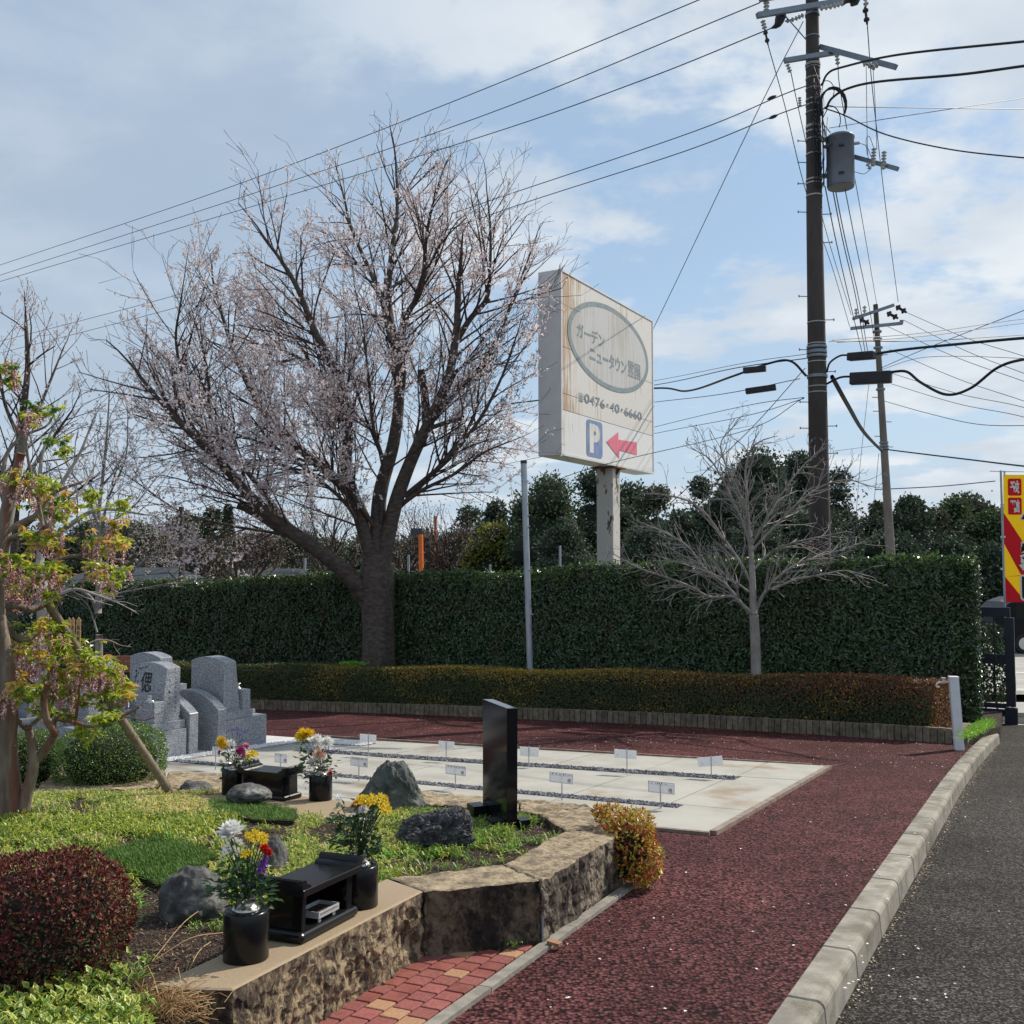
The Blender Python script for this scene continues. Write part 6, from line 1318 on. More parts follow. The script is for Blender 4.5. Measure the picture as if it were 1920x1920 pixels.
# the cherry
YC = 19.6; rn = random.Random(21)
prm = dict(step=[.4, .26, .17, .15], wig=.07, up=.14, max=3, prob=[1, .9, .72, 0], per=1, ang=(.4, 1.0), cup=.12, ratio=(.45, .75), rr=.55, rmin=.0045, r1=.026)
chy = thing('cherry_tree', P(708, 1250, YC), 'big old cherry tree coming into pale pink blossom above the hedge', 'tree')
def CP(l, dy): n = len(l); return [P(x, y, YC + dy * (i / (n - 1)) ** 1.1 ) for i, (x, y) in enumerate(l)]
LIMBS = [ # pixel points, change of depth along the limb, radii, first branching, density
 ([(690, 1125), (655, 1080), (600, 1035), (530, 985), (470, 932), (425, 880), (380, 835), (320, 775), (258, 700)], -2.6, .20, .035, .40, 4.2),
 ([(430, 890), (385, 812), (350, 730), (330, 640), (340, 560)], -1.6, .06, .02, .1, 3.6),
 ([(545, 990), (480, 905), (400, 800), (390, 700), (365, 600)], .8, .07, .02, .2, 3.6),
 ([(702, 1090), (690, 1010), (668, 940), (620, 890), (560, 840), (500, 780), (455, 700), (425, 620), (400, 530)], 2.2, .17, .03, .35, 4.0),
 ([(700, 1060), (672, 960), (650, 880), (652, 800), (630, 700), (590, 620), (560, 545), (528, 490), (495, 445)], -1.4, .15, .03, .35, 4.0),
 ([(640, 760), (600, 700), (540, 660), (470, 640)], 1.6, .07, .025, .2, 3.6),
 ([(708, 1040), (712, 930), (738, 830), (748, 740), (740, 650), (728, 560), (735, 470), (745, 390), (742, 300)], .6, .17, .028, .40, 4.0),
 ([(735, 640), (716, 560), (690, 500), (660, 430), (640, 350)], 1.8, .08, .025, .15, 3.6),
 ([(745, 700), (760, 600), (790, 540), (800, 440), (815, 370)], -2.0, .08, .025, .15, 3.8),
 ([(716, 1060), (740, 950), (768, 870), (805, 790), (840, 710), (856, 620), (858, 560), (862, 510)], -1.0, .17, .05, .35, 3.8),
 ([(850, 650), (880, 600), (912, 560), (918, 510), (920, 440), (915, 380)], -1.0, .07, .02, .1, 3.8),
 ([(800, 795), (850, 740), (900, 690), (938, 620), (970, 540), (1000, 460)], 1.4, .08, .022, .15, 3.8),
 ([(760, 930), (830, 870), (890, 800), (935, 720), (965, 640)], -2.4, .06, .02, .15, 4.0),
 ([(735, 960), (790, 920), (850, 890), (905, 850), (950, 830)], -1.4, .05, .018, .2, 4.0),
 ([(710, 1000), (640, 900), (560, 860), (450, 820), (330, 850)], -3.0, .05, .018, .2, 3.6),
 ([(700, 1050), (660, 960), (600, 900), (520, 840), (470, 780)], -2.0, .05, .018, .15, 4.0),
 ([(712, 1000), (720, 880), (700, 800), (690, 700), (680, 600)], -2.2, .05, .018, .2, 4.0),
 ([(740, 960), (800, 900), (850, 840), (890, 780), (900, 700)], .8, .05, .018, .15, 3.8),
 ([(560, 1010), (520, 1000), (430, 985), (340, 960), (250, 900)], -1.2, .04, .016, .2, 3.4)]
Sg = []; polys = []
for l, dy, r0, r1, st_, dn in LIMBS:
    pts = CP(l, dy); limb(Sg, None, pts, r0 * 1.05, r1 * .8, prm, rn, st_ * .75, dn * (1.75 if l[-1][0] < 930 else 1.2), 1.95 if l[-1][0] < 930 else 1.5); polys.append((pts, r0 * .98, r1 * .75))
LS = [p for pts, _, _ in polys for p in spline(pts, 10)]
for a, b, r in (((540, 1000), (447, 945), .085), ((778, 780), (789, 693), .085), ((755, 760), (757, 695), .07), ((790, 800), (865, 785), .045), ((857, 610), (860, 512), .05), ((900, 600), (917, 560), .05), ((738, 640), (727, 585), .065), ((650, 790), (605, 775), .045)):
    q = min(LS, key=lambda p: (proj(p)[0] - a[0]) ** 2 + (proj(p)[1] - a[1]) ** 2); e = P(*b, q.y - .15); polys.append(([q, q.lerp(e, .5) + Vector((.02, 0, .02)), e], r * 1.1, r * .85))
base = P(709, 1250, YC); base.z = -1.25
tr = [base, P(709, 1230, YC), P(708, 1180, YC), P(706, 1130, YC), P(704, 1085, YC), P(703, 1040, YC)]
mb = MB(); sides = 28; vs = []; sp_ = spline(tr, 6)
rr_ = [.345, .32, .30, .31, .33, .27]; m_ = len(sp_)
for i, p in enumerate(sp_):
    t_ = i / (m_ - 1) * 5; r = np.interp(t_, range(6), rr_)
    for k in range(sides):
        th = 2 * math.pi * k / sides; r2 = r * (1 + .07 * math.sin(th * 3 + p.z * .6) + .05 * math.sin(th * 5 + 1 - p.z * .8) + .04 * mnoise.noise(Vector((math.cos(th) * 2, math.sin(th) * 2, p.z * 2))))
        vs.append((p.x + r2 * math.cos(th), p.y + r2 * math.sin(th), p.z))
mb.add(vs, [(i * sides + k, i * sides + (k + 1) % sides, (i + 1) * sides + (k + 1) % sides, (i + 1) * sides + k) for i in range(m_ - 1) for k in range(sides)]); mb.build('trunk', M['bark_cherry'], chy, smooth=True)
limb_mesh('limbs', polys, M['bark_cherry'], chy, 12)['kind'] = 'stuff'
seg_mesh('twigs', Sg, M['twig_dark'], chy, 1, 9, 3)['kind'] = 'stuff'
def blossoms(Sg, per_m, size, lvls, keep=None, rn_=None):
    A = np.array([s for s in Sg if s[8] in lvls]); L = np.linalg.norm(A[:, 3:6] - A[:, :3], axis=1); cnt = rng.poisson(L * per_m)
    if keep is not None: cnt = np.where(np.array([keep(a) for a in A]), cnt, 0)
    idx = np.repeat(np.arange(len(A)), cnt); t_ = rng.uniform(0, 1, len(idx))[:, None]; c = A[idx, :3] * (1 - t_) + A[idx, 3:6] * t_ + rng.normal(0, size * .7, (len(idx), 3)); mb = MB()
    mb.leaves(c, rnd_dirs(len(c), -.2), rnd_dirs(len(c)), size * rng.uniform(.6, 1.3, len(c)), size * rng.uniform(.6, 1.1, len(c)), .3); mb.leaves(c, rnd_dirs(len(c), -.2), rnd_dirs(len(c)), size * rng.uniform(.6, 1.2, len(c)), size, .3); return mb
cc = Vector(P(640, 720, YC))
def keep(a):
    v = Vector(a[3:6]); px, py = proj(v); e = ((px - 640) / 400) ** 2 + ((py - 740) / 400) ** 2; nz_ = mnoise.noise(v * .9); 
    return random.random() < np.clip(1.5 - e * .9, .05, 1) * (.25 + 2.2 * max(0, nz_ + .12))
random.seed(4)
blossoms(Sg, 27, .045, (2, 3), keep).build('blossom', M['blossom'], chy, kind='stuff')
mb = MB(); c = [P(660 + R.gauss(0, 12), 1246 + R.uniform(-4, 3), YC - .5 + R.uniform(-.1, .1)) for _ in range(500)]; mb.leaves(np.array([tuple(v) for v in c]), rnd_dirs(500, .4), rnd_dirs(500, .8), .05, .02); tag(mb.build('weeds', M['weed']), 'small patch of bright leaves at the cherry trunk', 'weeds', kind='stuff')
# the small bare tree
YD = 15.6; rn = random.Random(5); prd_ = dict(step=[.3, .16, .11, .08], wig=.15, up=.10, max=3, prob=[1, .80, .72, 0], per=1, ang=(.45, .95), cup=.12, ratio=(.40, .60), rr=.62, rmin=.0036, r1=.014)
bt = thing('bare_tree', P(1416, 1262, YD), 'small leafless pale tree with spreading grey branches before the hedge', 'tree')
def DP(l, dy): n = len(l); return [P(x, y, YD + dy * (i / (n - 1))) for i, (x, y) in enumerate(l)]
DL = [([(1412, 1152), (1385, 1128), (1370, 1118), (1330, 1119), (1295, 1100), (1250, 1083), (1205, 1068), (1170, 1050)], -.8, .045, .012), ([(1405, 1150), (1385, 1125), (1360, 1095), (1325, 1070), (1290, 1025), (1250, 1000), (1215, 985)], .6, .04, .012),
 ([(1385, 1128), (1378, 1095), (1345, 1080), (1290, 1060), (1240, 1045)], -1.2, .025, .010), ([(1412, 1100), (1385, 1050), (1350, 1000), (1320, 960), (1280, 935), (1225, 925)], .7, .035, .011), ([(1410, 1040), (1395, 985), (1370, 930), (1350, 890), (1330, 860), (1305, 845)], -.7, .03, .010),
 ([(1412, 1060), (1405, 980), (1385, 920), (1360, 870), (1352, 830), (1375, 800)], .4, .03, .010), ([(1412, 1090), (1405, 1000), (1400, 930), (1398, 880), (1410, 840), (1430, 825)], -.3, .04, .012), ([(1410, 1020), (1440, 970), (1470, 920), (1500, 880), (1530, 850)], .8, .03, .010),
 ([(1412, 1030), (1450, 990), (1500, 940), (1545, 910), (1590, 900), (1625, 910)], -.8, .032, .010), ([(1418, 1140), (1435, 1110), (1460, 1100), (1495, 1085), (1530, 1080), (1580, 1070), (1610, 1075)], -.9, .036, .011), ([(1415, 1150), (1432, 1115), (1450, 1090), (1490, 1060), (1530, 1045), (1580, 1030), (1620, 1015)], .9, .036, .011),
 ([(1412, 1070), (1440, 1040), (1480, 1020), (1520, 1010), (1570, 1000)], .1, .03, .010), ([(1405, 1110), (1370, 1085), (1335, 1062), (1300, 1055)], 1.1, .022, .010)]
Sg = []; polys = []
for l, dy, r0, r1 in DL: pts = DP(l, dy if dy < 0 else dy * .4); limb(Sg, None, pts, r0, r1, prd_, rn, .12, 14, .64); polys.append((pts, r0 * .75, r1 * .7))
tb = P(1417, 1262, YD); tb.z = -1.1; polys.append(([tb, P(1417, 1230, YD), P(1415, 1180, YD), P(1413, 1150, YD)], .083, .072)); polys.append(([P(1413, 1155, YD), P(1411, 1100, YD), P(1409, 1050, YD), P(1405, 990, YD)], .062, .035))
limb_mesh('trunk', polys, M['bark_pale'], bt, 10); seg_mesh('twigs', Sg, M['twig_pale'], bt, 1, 9, 3)['kind'] = 'stuff'
# trees at the left
YL = 21.5; rn = random.Random(9)
def treeL(name, label, base_px, Y, limbs, r0, barkm, twigm, prm, dn, ln, bl=None, trunk=None):
    b_ = P(*base_px, Y); b_.z = -S * min(Y, 23) - .1; t_ = thing(name, b_, label, 'tree'); Sg = []; polys = []
    for l, dy, ra, rb in limbs:
        n = len(l); pts = [P(x, y, Y + dy * (i / (n - 1))) for i, (x, y) in enumerate(l)]; limb(Sg, None, pts, ra, rb, prm, rn, .15, dn, ln); polys.append((pts, ra, rb))
    if trunk: polys.append(([b_] + [P(x, y, Y) for x, y in trunk], r0, limbs[0][2]))
    limb_mesh('trunk', polys, M[barkm], t_, 9); seg_mesh('twigs', Sg, M[twigm], t_, 1, 9, 3)['kind'] = 'stuff'
    if bl: blossoms(Sg, bl[0], bl[1], (2, 3), bl[2] if len(bl) > 2 else None).build('blossom', M['blossom'], t_, kind='stuff')
    return t_
pl_ = dict(prm); pl_.update(wig=.13, up=.12, ang=(.4, .9), r1=.02, step=[.3, .2, .14, .1], cup=.15)
treeL('young_tree', 'slender pale barked tree with sparse upward twigs in front of the hedge', (186, 1238), 20.0, [([(184, 1150), (186, 1060), (184, 980), (192, 900), (200, 820), (205, 740)], .3, .07, .012), ([(186, 1140), (215, 1105), (250, 1070), (285, 1040), (310, 1030)], -.4, .045, .012), ([(188, 1120), (225, 1112), (260, 1105), (310, 1095)], .2, .025, .01), ([(182, 1150), (170, 1120), (140, 1105), (100, 1110), (60, 1130)], -.5, .04, .014), ([(184, 1010), (215, 975), (250, 950), (290, 900)], .5, .03, .01), ([(184, 980), (160, 920), (130, 880), (110, 820)], .3, .03, .01), ([(188, 1000), (205, 930), (235, 860), (240, 780)], -.5, .03, .01), ([(182, 1185), (168, 1140), (150, 1120)], -.2, .02, .01)], .10, 'bark_pale', 'twig_pale', pl_, 4.5, 1.1, (7, .035), [(186, 1190)])
pw = dict(prm); pw.update(wig=.10)
treeL('cherry_tree', 'cherry tree with thin pale blossom at the left edge behind the pink shrub', (20, 1230), 17.5, [([(20, 1180), (22, 1060), (25, 980), (35, 850), (45, 760), (52, 690), (50, 630), (48, 590)], .4, .13, .02), ([(28, 950), (60, 880), (100, 820), (135, 770)], -.6, .05, .015), ([(26, 960), (0, 880), (-20, 800), (-30, 700)], .5, .05, .015), ([(40, 820), (75, 760), (100, 700), (120, 650)], .8, .04, .012), ([(40, 830), (10, 760), (0, 700), (-10, 640)], -.8, .04, .012), ([(28, 1000), (80, 960), (130, 930), (170, 900)], -1.0, .05, .014)], .17, 'bark_cherry', 'twig_dark', pw, 4.2, 1.15, (13, .034), [(20, 1210)])
tp_ = dict(pl_); tp_.update(wig=.11)
treeL('bare_tree', 'pale trunked bare tree forking behind the pink flowering shrub', (92, 1180), 12.0, [([(75, 1060), (80, 990), (95, 940), (120, 900), (150, 850), (170, 800)], .4, .05, .012), ([(95, 1010), (130, 985), (170, 960), (210, 955), (270, 965)], -.4, .04, .012), ([(85, 970), (75, 910), (80, 850), (100, 800)], .2, .035, .012), ([(90, 1000), (110, 960), (150, 925), (175, 880)], .6, .03, .01), ([(60, 1140), (100, 1120), (140, 1105), (180, 1115), (220, 1130)], .3, .03, .01)], .09, 'bark_pale', 'twig_pale', tp_, 4.5, .65, None, [(80, 1120), (75, 1080)])

# ---------------------------------------------------------------- pink flowering shrub-tree in the planter
M['pie_green'] = mat('deep green leaves', (.05, .15, .02), rough=.3, spec=.6, tint=(1.35, 1.3, .85), transl=.3, island=[(.03, .09, .02), (.07, .17, .025), (.14, .28, .035)])
M['pie_lime'] = mat('lime green new leaves', (.3, .4, .03), rough=.32, spec=.55, tint=(1.35, 1.3, .85), transl=.45, island=[(.14, .24, .03), (.26, .36, .04), (.42, .48, .07), (.56, .52, .09)])
M['pie_gold'] = mat('orange gold new leaves', (.5, .3, .05), rough=.35, tint=(1.35, 1.3, .85), transl=.45, island=[(.40, .42, .06), (.58, .48, .08), (.56, .32, .14), (.64, .44, .20)])
M['pie_pink'] = mat('pink bell flowers', (.5, .15, .2), rough=.5, transl=.25, island=[(.36, .12, .15), (.54, .25, .27), (.70, .43, .41), (.80, .62, .54)])
pb = B_(33, 1532); pie = thing('flowering_shrub', pb, 'gnarled shrub tree with hanging pink flower clusters and lime green leaves', 'tree')
YQ = pb.y
def QP(l, dy=0.0): n = len(l); return [P(x, y, YQ + dy * (i / (n - 1))) for i, (x, y) in enumerate(l)]
polys = [(QP([(20, 1545), (18, 1480), (12, 1400), (16, 1320), (8, 1230), (-5, 1140), (-2, 1050), (12, 950), (40, 850)], -.3), .078, .024), (QP([(38, 1540), (50, 1490), (62, 1440), (60, 1395), (52, 1365)], -.1), .045, .022),
 (QP([(55, 1440), (85, 1405), (100, 1380), (102, 1372), (88, 1350), (82, 1310), (90, 1280)], -.3), .026, .018), (QP([(100, 1372), (104, 1350), (135, 1352), (170, 1362), (215, 1350), (262, 1325)], -.2), .017, .008), (QP([(52, 1368), (30, 1350), (0, 1335), (-30, 1320)], -.2), .018, .014),
 (QP([(55, 1362), (80, 1340), (100, 1310), (95, 1230), (80, 1180)], .2), .014, .006), (QP([(90, 1290), (110, 1240), (140, 1230), (170, 1205), (200, 1200), (226, 1210)], .3), .012, .004), (QP([(88, 1300), (60, 1280), (40, 1260), (20, 1250)], .1), .012, .006),
 (QP([(140, 1360), (148, 1310), (150, 1270), (170, 1230)], -.3), .010, .004), (QP([(0, 1140), (30, 1135), (60, 1143), (90, 1130), (110, 1110)], .3), .03, .012), (QP([(0, 1160), (40, 1200), (80, 1180), (110, 1130)], .2), .028, .010),
 (QP([(6, 1000), (40, 980), (75, 960), (100, 925), (150, 905), (160, 900)], .2), .022, .006), (QP([(5, 1060), (20, 1010), (70, 1000), (85, 985)], -.2), .024, .008), (QP([(80, 1070), (120, 1045), (180, 1042), (225, 1050), (232, 1040)], .3), .014, .006), (QP([(0, 1080), (40, 1060), (80, 1070), (110, 1060)], .3), .02, .012),
 (QP([(10, 1400), (25, 1330), (60, 1300), (80, 1290)], .3), .015, .006), (QP([(8, 940), (10, 860), (40, 820), (85, 800), (100, 780)], .2), .016, .005), (QP([(80, 985), (70, 930), (55, 870), (50, 830)], .0), .012, .005), (QP([(215, 1350), (240, 1345), (270, 1350), (290, 1345)], -.1), .006, .003)]
limb_mesh('trunk', polys, M['bark_red'], pie, 12)
prq = dict(step=[.1, .05, .04], wig=.22, up=.2, max=2, prob=[1, .6, 0], per=1, ang=(.4, 1.0), cup=.2, ratio=(.4, .7), rr=.6, rmin=.0015, r1=.004); Sg = []; rn = random.Random(3)
for pts, r0, r1 in polys[2:]: limb(Sg, None, pts, .005, .002, prq, rn, .2, 13, .19, 4)
seg_mesh('twigs', [s for s in Sg if s[8] > 0], M['twig_pale'], pie, 1, 9, 3)['kind'] = 'stuff'
CL = [(12, 700, 26, 'gl', 1), (28, 715, 16, 'o', 1), (75, 770, 30, 'gl', 1), (60, 785, 18, 'p', 1), (108, 832, 26, 'gl', 0), (88, 915, 34, 'lo', 1), (105, 965, 36, 'gl', 1), (50, 900, 36, 'lo', 1), (70, 945, 30, 'gl', 1), (15, 905, 24, 'p', 1), (118, 945, 22, 'o', 1), (178, 935, 24, 'l', 0), (228, 945, 20, 'l', 0), (215, 985, 22, 'o', 1), (200, 1022, 34, 'o', 1), (175, 1020, 20, 'gp', 1), (215, 1025, 22, 'o', 1), (205, 1075, 30, 'lo', 1), (175, 1065, 24, 'gl', 1), (230, 1072, 16, 'l', 1), (205, 1100, 22, 'l', 0),
 (75, 1015, 34, 'o', 1), (105, 1020, 28, 'lo', 1), (25, 1055, 34, 'l', 1), (10, 1080, 40, 'p', 2), (75, 1080, 34, 'l', 1), (105, 1075, 28, 'lo', 1), (30, 1110, 34, 'p', 2), (60, 1095, 24, 'lo', 1), (100, 1115, 20, 'p', 1), (90, 1115, 18, 'l', 0), (20, 1190, 34, 'g', 0), (85, 1175, 26, 'o', 1), (100, 1185, 26, 'l', 1), (60, 1205, 34, 'p', 2), (120, 1195, 22, 'lo', 1), (15, 1235, 40, 'lo', 2), (30, 1265, 34, 'p', 2), (55, 1235, 24, 'p', 1), (82, 1235, 26, 'o', 1), (110, 1215, 22, 'l', 0), (145, 1220, 30, 'l', 0), (140, 1240, 28, 'l', 1), (165, 1235, 26, 'l', 0), (180, 1245, 26, 'lo', 1), (205, 1255, 24, 'l', 1), (215, 1262, 22, 'o', 1), (150, 1255, 24, 'o', 1), (130, 1270, 30, 'lo', 1), (100, 1260, 22, 'l', 1), (165, 1275, 26, 'lo', 1), (195, 1285, 28, 'o', 1), (120, 1295, 28, 'l', 1), (60, 1300, 22, 'gl', 0), (50, 1285, 20, 'o', 1), (10, 1285, 30, 'lo', 1), (25, 1300, 24, 'o', 1), (0, 1310, 24, 'p', 1), (85, 1290, 20, 'p', 1), (232, 1296, 20, 'lo', 0), (240, 1310, 15, 'o', 1), (225, 1285, 22, 'l', 0), (200, 1312, 28, 'gl', 0), (210, 1330, 20, 'g', 0), (135, 1305, 20, 'p', 1), (155, 1378, 28, 'l', 0), (130, 1340, 18, 'l', 0), (200, 1350, 20, 'g', 0), (100, 1335, 18, 'gl', 0), (190, 1345, 16, 'l', 0), (175, 1262, 22, 'p', 1), (75, 1330, 16, 'l', 0), (240, 1283, 14, 'lo', 0), (160, 1315, 20, 'l', 0)]
lm = {k_: ([], [], []) for k_ in 'glo'}; fl_c = []
for (px, py, r, kd_, fln) in CL:
    dy = R.uniform(-.35, .35); c = P(px, py, YQ + dy); rr2 = r * YQ / F
    kinds = ([k_ for k_ in kd_ if k_ in 'glo'] or ['l']) + ['l']
    for _ in range(max(5, int(r / 1.7)) if 'p' != kd_ else 6):
        rc_ = c + Vector((R.gauss(0, .45), R.gauss(0, .45), R.gauss(.1, .38))) * rr2; k_ = R.choice(kinds); m_ = R.randint(7, 11); a0 = R.random() * 6
        for i in range(m_):
            a = a0 + i * 2.4; el = R.uniform(-1.15, .35); lm[k_][0].append(tuple(rc_)); lm[k_][1].append((math.cos(a) * math.cos(el), math.sin(a) * math.cos(el), math.sin(el))); lm[k_][2].append(R.uniform(.032, .054))
    if fln:
        for _ in range(int(r / (1.7 if 'p' in kd_ else 3.0)) * (2 if fln == 2 else 1)):
            q = c + Vector((R.gauss(0, .5), R.gauss(0, .5), R.gauss(-.1, .4))) * rr2; L_ = R.uniform(.045, .10); dx, dy2 = R.uniform(-.02, .02), R.uniform(-.02, .02)
            for j in range(int(L_ / .0052)):
                t_ = j * .0052 / L_; fl_c.append((q.x + dx * t_ + R.gauss(0, .0062 * (1.1 - t_ * .6)), q.y + dy2 * t_ + R.gauss(0, .0062), q.z - L_ * t_))
mb = MB()
for i, k_ in enumerate('glo'): A, Bd, Ls = map(np.array, lm[k_]); mb.leaves(A, Bd, rnd_dirs(len(A), 1.6), Ls, Ls * .46, .25, i)
mb.build('leaves', [M['pie_green'], M['pie_lime'], M['pie_gold']], pie, kind='stuff')
mb = MB(); fl_a = np.array(fl_c); fl_a[:, 1] -= .03; blobs(mb, fl_a, .0066, 1.25); mb.build('flower_clusters', M['pie_pink'], pie, kind='stuff')
# prop poles
pr = thing('prop_pole', P(326, 1494, G(326, 1494, .33).y), 'slanting wooden pole propping the pink flowering shrub', 'prop pole'); a, b, c_ = G(327, 1497, .30), P(225, 1345, 6.45), P(88, 1128, 6.05); mb = MB()
mb.tube([a, b, c_], [.031, .028, .026], 12)
o = mb.build('shaft', M['prop_wood'], pr, smooth=True); mb = MB()
for px, py, t_ in ((308, 1470, .05), (250, 1382, .5), (222, 1340, .5)): q = a.lerp(b, .17) if px == 308 else a.lerp(b, .78) if px == 250 else b; d = (b - a).normalized(); mb.tube([q - d * .008, q + d * .008], .033, 12)
mb.build('node_ring', M['prop_wood'], pr)
pr2 = thing('prop_pole', P(5, 1100, 6.9), 'pale upright prop pole behind the pink flowering shrub at the left edge', 'prop pole'); mb = MB(); mb.tube([P(-12, 1250, 6.9), P(12, 1000, 6.9), P(46, 806, 6.9)], [.035, .032, .030], 12); mb.build('shaft', M['bark_pale'], pr2, smooth=True)

# ---------------------------------------------------------------- clipped shrubs
M['bush_leaf'] = mat('small bright bush leaves', (.06, .13, .02), rough=.35, spec=.55, tint=(1.35, 1.3, .85), transl=.2, island=[(.03, .07, .014), (.07, .14, .025), (.14, .25, .04), (.24, .36, .06)])
M['red_leaf'] = mat('dark red small leaves', (.12, .02, .02), rough=.5, spec=.25, transl=.2, island=[(.035, .010, .010), (.085, .018, .020), (.14, .028, .028), (.22, .045, .035), (.30, .20, .10)])
M['nandina'] = mat('orange red nandina leaves', (.5, .2, .03), rough=.35, tint=(1.35, 1.3, .85), transl=.35, island=[(.16, .02, .025), (.34, .06, .04), (.48, .20, .04), (.58, .42, .06), (.42, .40, .06), (.20, .26, .04)])
def shrub(name, c, rx, ry, rz, n, ln, wd, mats, label, matfn=None, seed=0, core=.86, sq=2.4):
    t_ = thing(name, (c.x, c.y, c.z - rz * .5), label, 'shrub'); d = rnd_dirs(int(n), .15); k_ = (np.abs(d[:, 0]) ** sq + np.abs(d[:, 1]) ** sq + np.abs(d[:, 2]) ** sq) ** (-1 / sq)
    wv = np.array([mnoise.noise(Vector(v) * 2.2 + Vector((seed, 0, 0))) for v in d]); r_ = k_ * (1 + .10 * wv + .05 * np.array([mnoise.noise(Vector(v) * 6 + Vector((seed, 3, 0))) for v in d])) * (1 - np.abs(rng.normal(0, .045, len(d))) + (rng.uniform(0, 1, len(d)) < .05) * rng.uniform(0, .10, len(d))); pts = np.array(c)[None] + d * r_[:, None] * np.array([rx, ry, rz])
    mb = MB(); nr = d / np.array([rx, ry, rz]); nr /= np.linalg.norm(nr, axis=1, keepdims=True); m_ = matfn(d, pts) if matfn else None; nz_ = nr + rng.normal(0, .5, nr.shape); dd = rng.normal(0, 1, nr.shape) + nr * .9
    L = ln * rng.uniform(.6, 1.3, len(d))
    if m_ is None: mb.leaves(pts, dd, nz_, L, L * wd / ln)
    else:
        for q in np.unique(m_): s_ = m_ == q; mb.leaves(pts[s_], dd[s_], nz_[s_], L[s_], L[s_] * wd / ln, mi=int(q))
    mb.build('leaves', [M[x] for x in mats], t_, kind='stuff')
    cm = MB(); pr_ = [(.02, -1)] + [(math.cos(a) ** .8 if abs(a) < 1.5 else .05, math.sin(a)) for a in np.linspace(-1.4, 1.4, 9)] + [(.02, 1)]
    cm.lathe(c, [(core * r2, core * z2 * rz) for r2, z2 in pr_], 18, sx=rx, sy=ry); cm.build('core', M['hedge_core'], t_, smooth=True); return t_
sc_ = G(207, 1480, .22); c = P(207, 1421, sc_.y); shrub('round_shrub', c, 97 * c.y / F, .40, 63 * c.y / F, 15000, .017, .009, ['bush_leaf'], 'larger round clipped green shrub beside the slanting prop pole', seed=2)
c = P(62, 1424, sc_.y + .1); shrub('round_shrub', c, 48 * c.y / F, .24, 52 * c.y / F, 6500, .017, .009, ['bush_leaf'], 'smaller round clipped green shrub half behind the flowering trunk', seed=6)
rb = B_(95, 1835); c = P(78, 1737, rb.y); shrub('red_shrub', c, 148 * c.y / F, .26, 122 * c.y / F, 20000, .017, .0085, ['red_leaf', 'low_leaf'], 'dense dark red clipped shrub at the lower left corner', lambda d, p: (rng.uniform(0, 1, len(d)) < np.clip(.32 - d[:, 2] * .5, .06, .6)).astype(int), seed=4, sq=3.0)
nb_ = G(1190, 1660, 0); 
nd_ = thing('nandina_shrub', nb_, 'orange and red leaved shrub growing round the planter corner', 'shrub'); mb = MB()
for cx_, cy_, rx_, rz_, Yn, k_ in ((1180, 1588, 46, 56, 6.02, 1500), (1208, 1610, 32, 44, 6.0, 900), (1150, 1532, 32, 20, 6.15, 520), (1190, 1548, 34, 28, 6.08, 700), (1128, 1520, 16, 9, 6.2, 160), (1196, 1640, 18, 18, 5.9, 220)):
    c = P(cx_, cy_, Yn); d = rnd_dirs(k_, .2); pts = np.array(c)[None] + d * rng.uniform(.75, 1.06, k_)[:, None] * np.array([rx_ * Yn / F, .15 if k_ > 300 else .07, rz_ * Yn / F]); dd = d * .6 + rng.normal(0, .7, d.shape); dd[:, 2] -= .25; L = rng.uniform(.020, .038, k_)
    mb.leaves(pts, dd, d + rng.normal(0, .5, d.shape) + np.array([[0, 0, .5]]), L, L * .48, .2, 0)
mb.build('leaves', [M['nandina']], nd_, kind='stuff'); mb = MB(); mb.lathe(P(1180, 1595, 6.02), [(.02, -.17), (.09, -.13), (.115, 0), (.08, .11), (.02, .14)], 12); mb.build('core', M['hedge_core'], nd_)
# variegated trailing plant at the lower left
M['vinca'] = mat('pale edged trailing leaves', (.3, .4, .1), rough=.4, tint=(1.35, 1.3, .85), transl=.3, island=[(.14, .26, .04), (.36, .44, .07), (.60, .62, .16), (.70, .68, .26)])
M['vinca_mid'] = mat('green leaf centre', (.12, .25, .06), rough=.4, tint=(1.35, 1.3, .85), transl=.3, island=[(.06, .14, .03), (.12, .24, .05), (.2, .34, .07)])
M['straw'] = mat('dry straw', (.3, .2, .1), rough=.8, island=[(.22, .11, .04), (.36, .22, .10), (.50, .36, .18)])
vin = thing('trailing_plant', G(150, 1880, .3), 'yellow edged trailing plant spilling at the lower left corner', 'plant'); mb = MB(); mst = MB(); cs_ = []; ds_ = []; ls_ = []
for _ in range(330):
    px, py = R.uniform(-30, 275), R.uniform(1845, 2010)
    if px > 150 and py < 1870 and R.random() < .1: continue
    top = 60 if 180 < px < 270 else 30; b = G(px, py, .25); h_ = R.uniform(.03, .12) * (1.3 if 190 < px < 260 else .9); d0 = Vector((R.gauss(0, .35), R.gauss(-.1, .35), 1)).normalized(); t_ = b + d0 * h_; mst.tube([b, t_], .0015, 3, cap=False)
    for k_ in range(7):
        q = b.lerp(t_, .35 + k_ * .1); a = k_ * 1.7 + R.random(); el = .2 + k_ * .12; cs_.append(tuple(q)); ds_.append((math.cos(a), math.sin(a), el)); ls_.append(R.uniform(.028, .044))
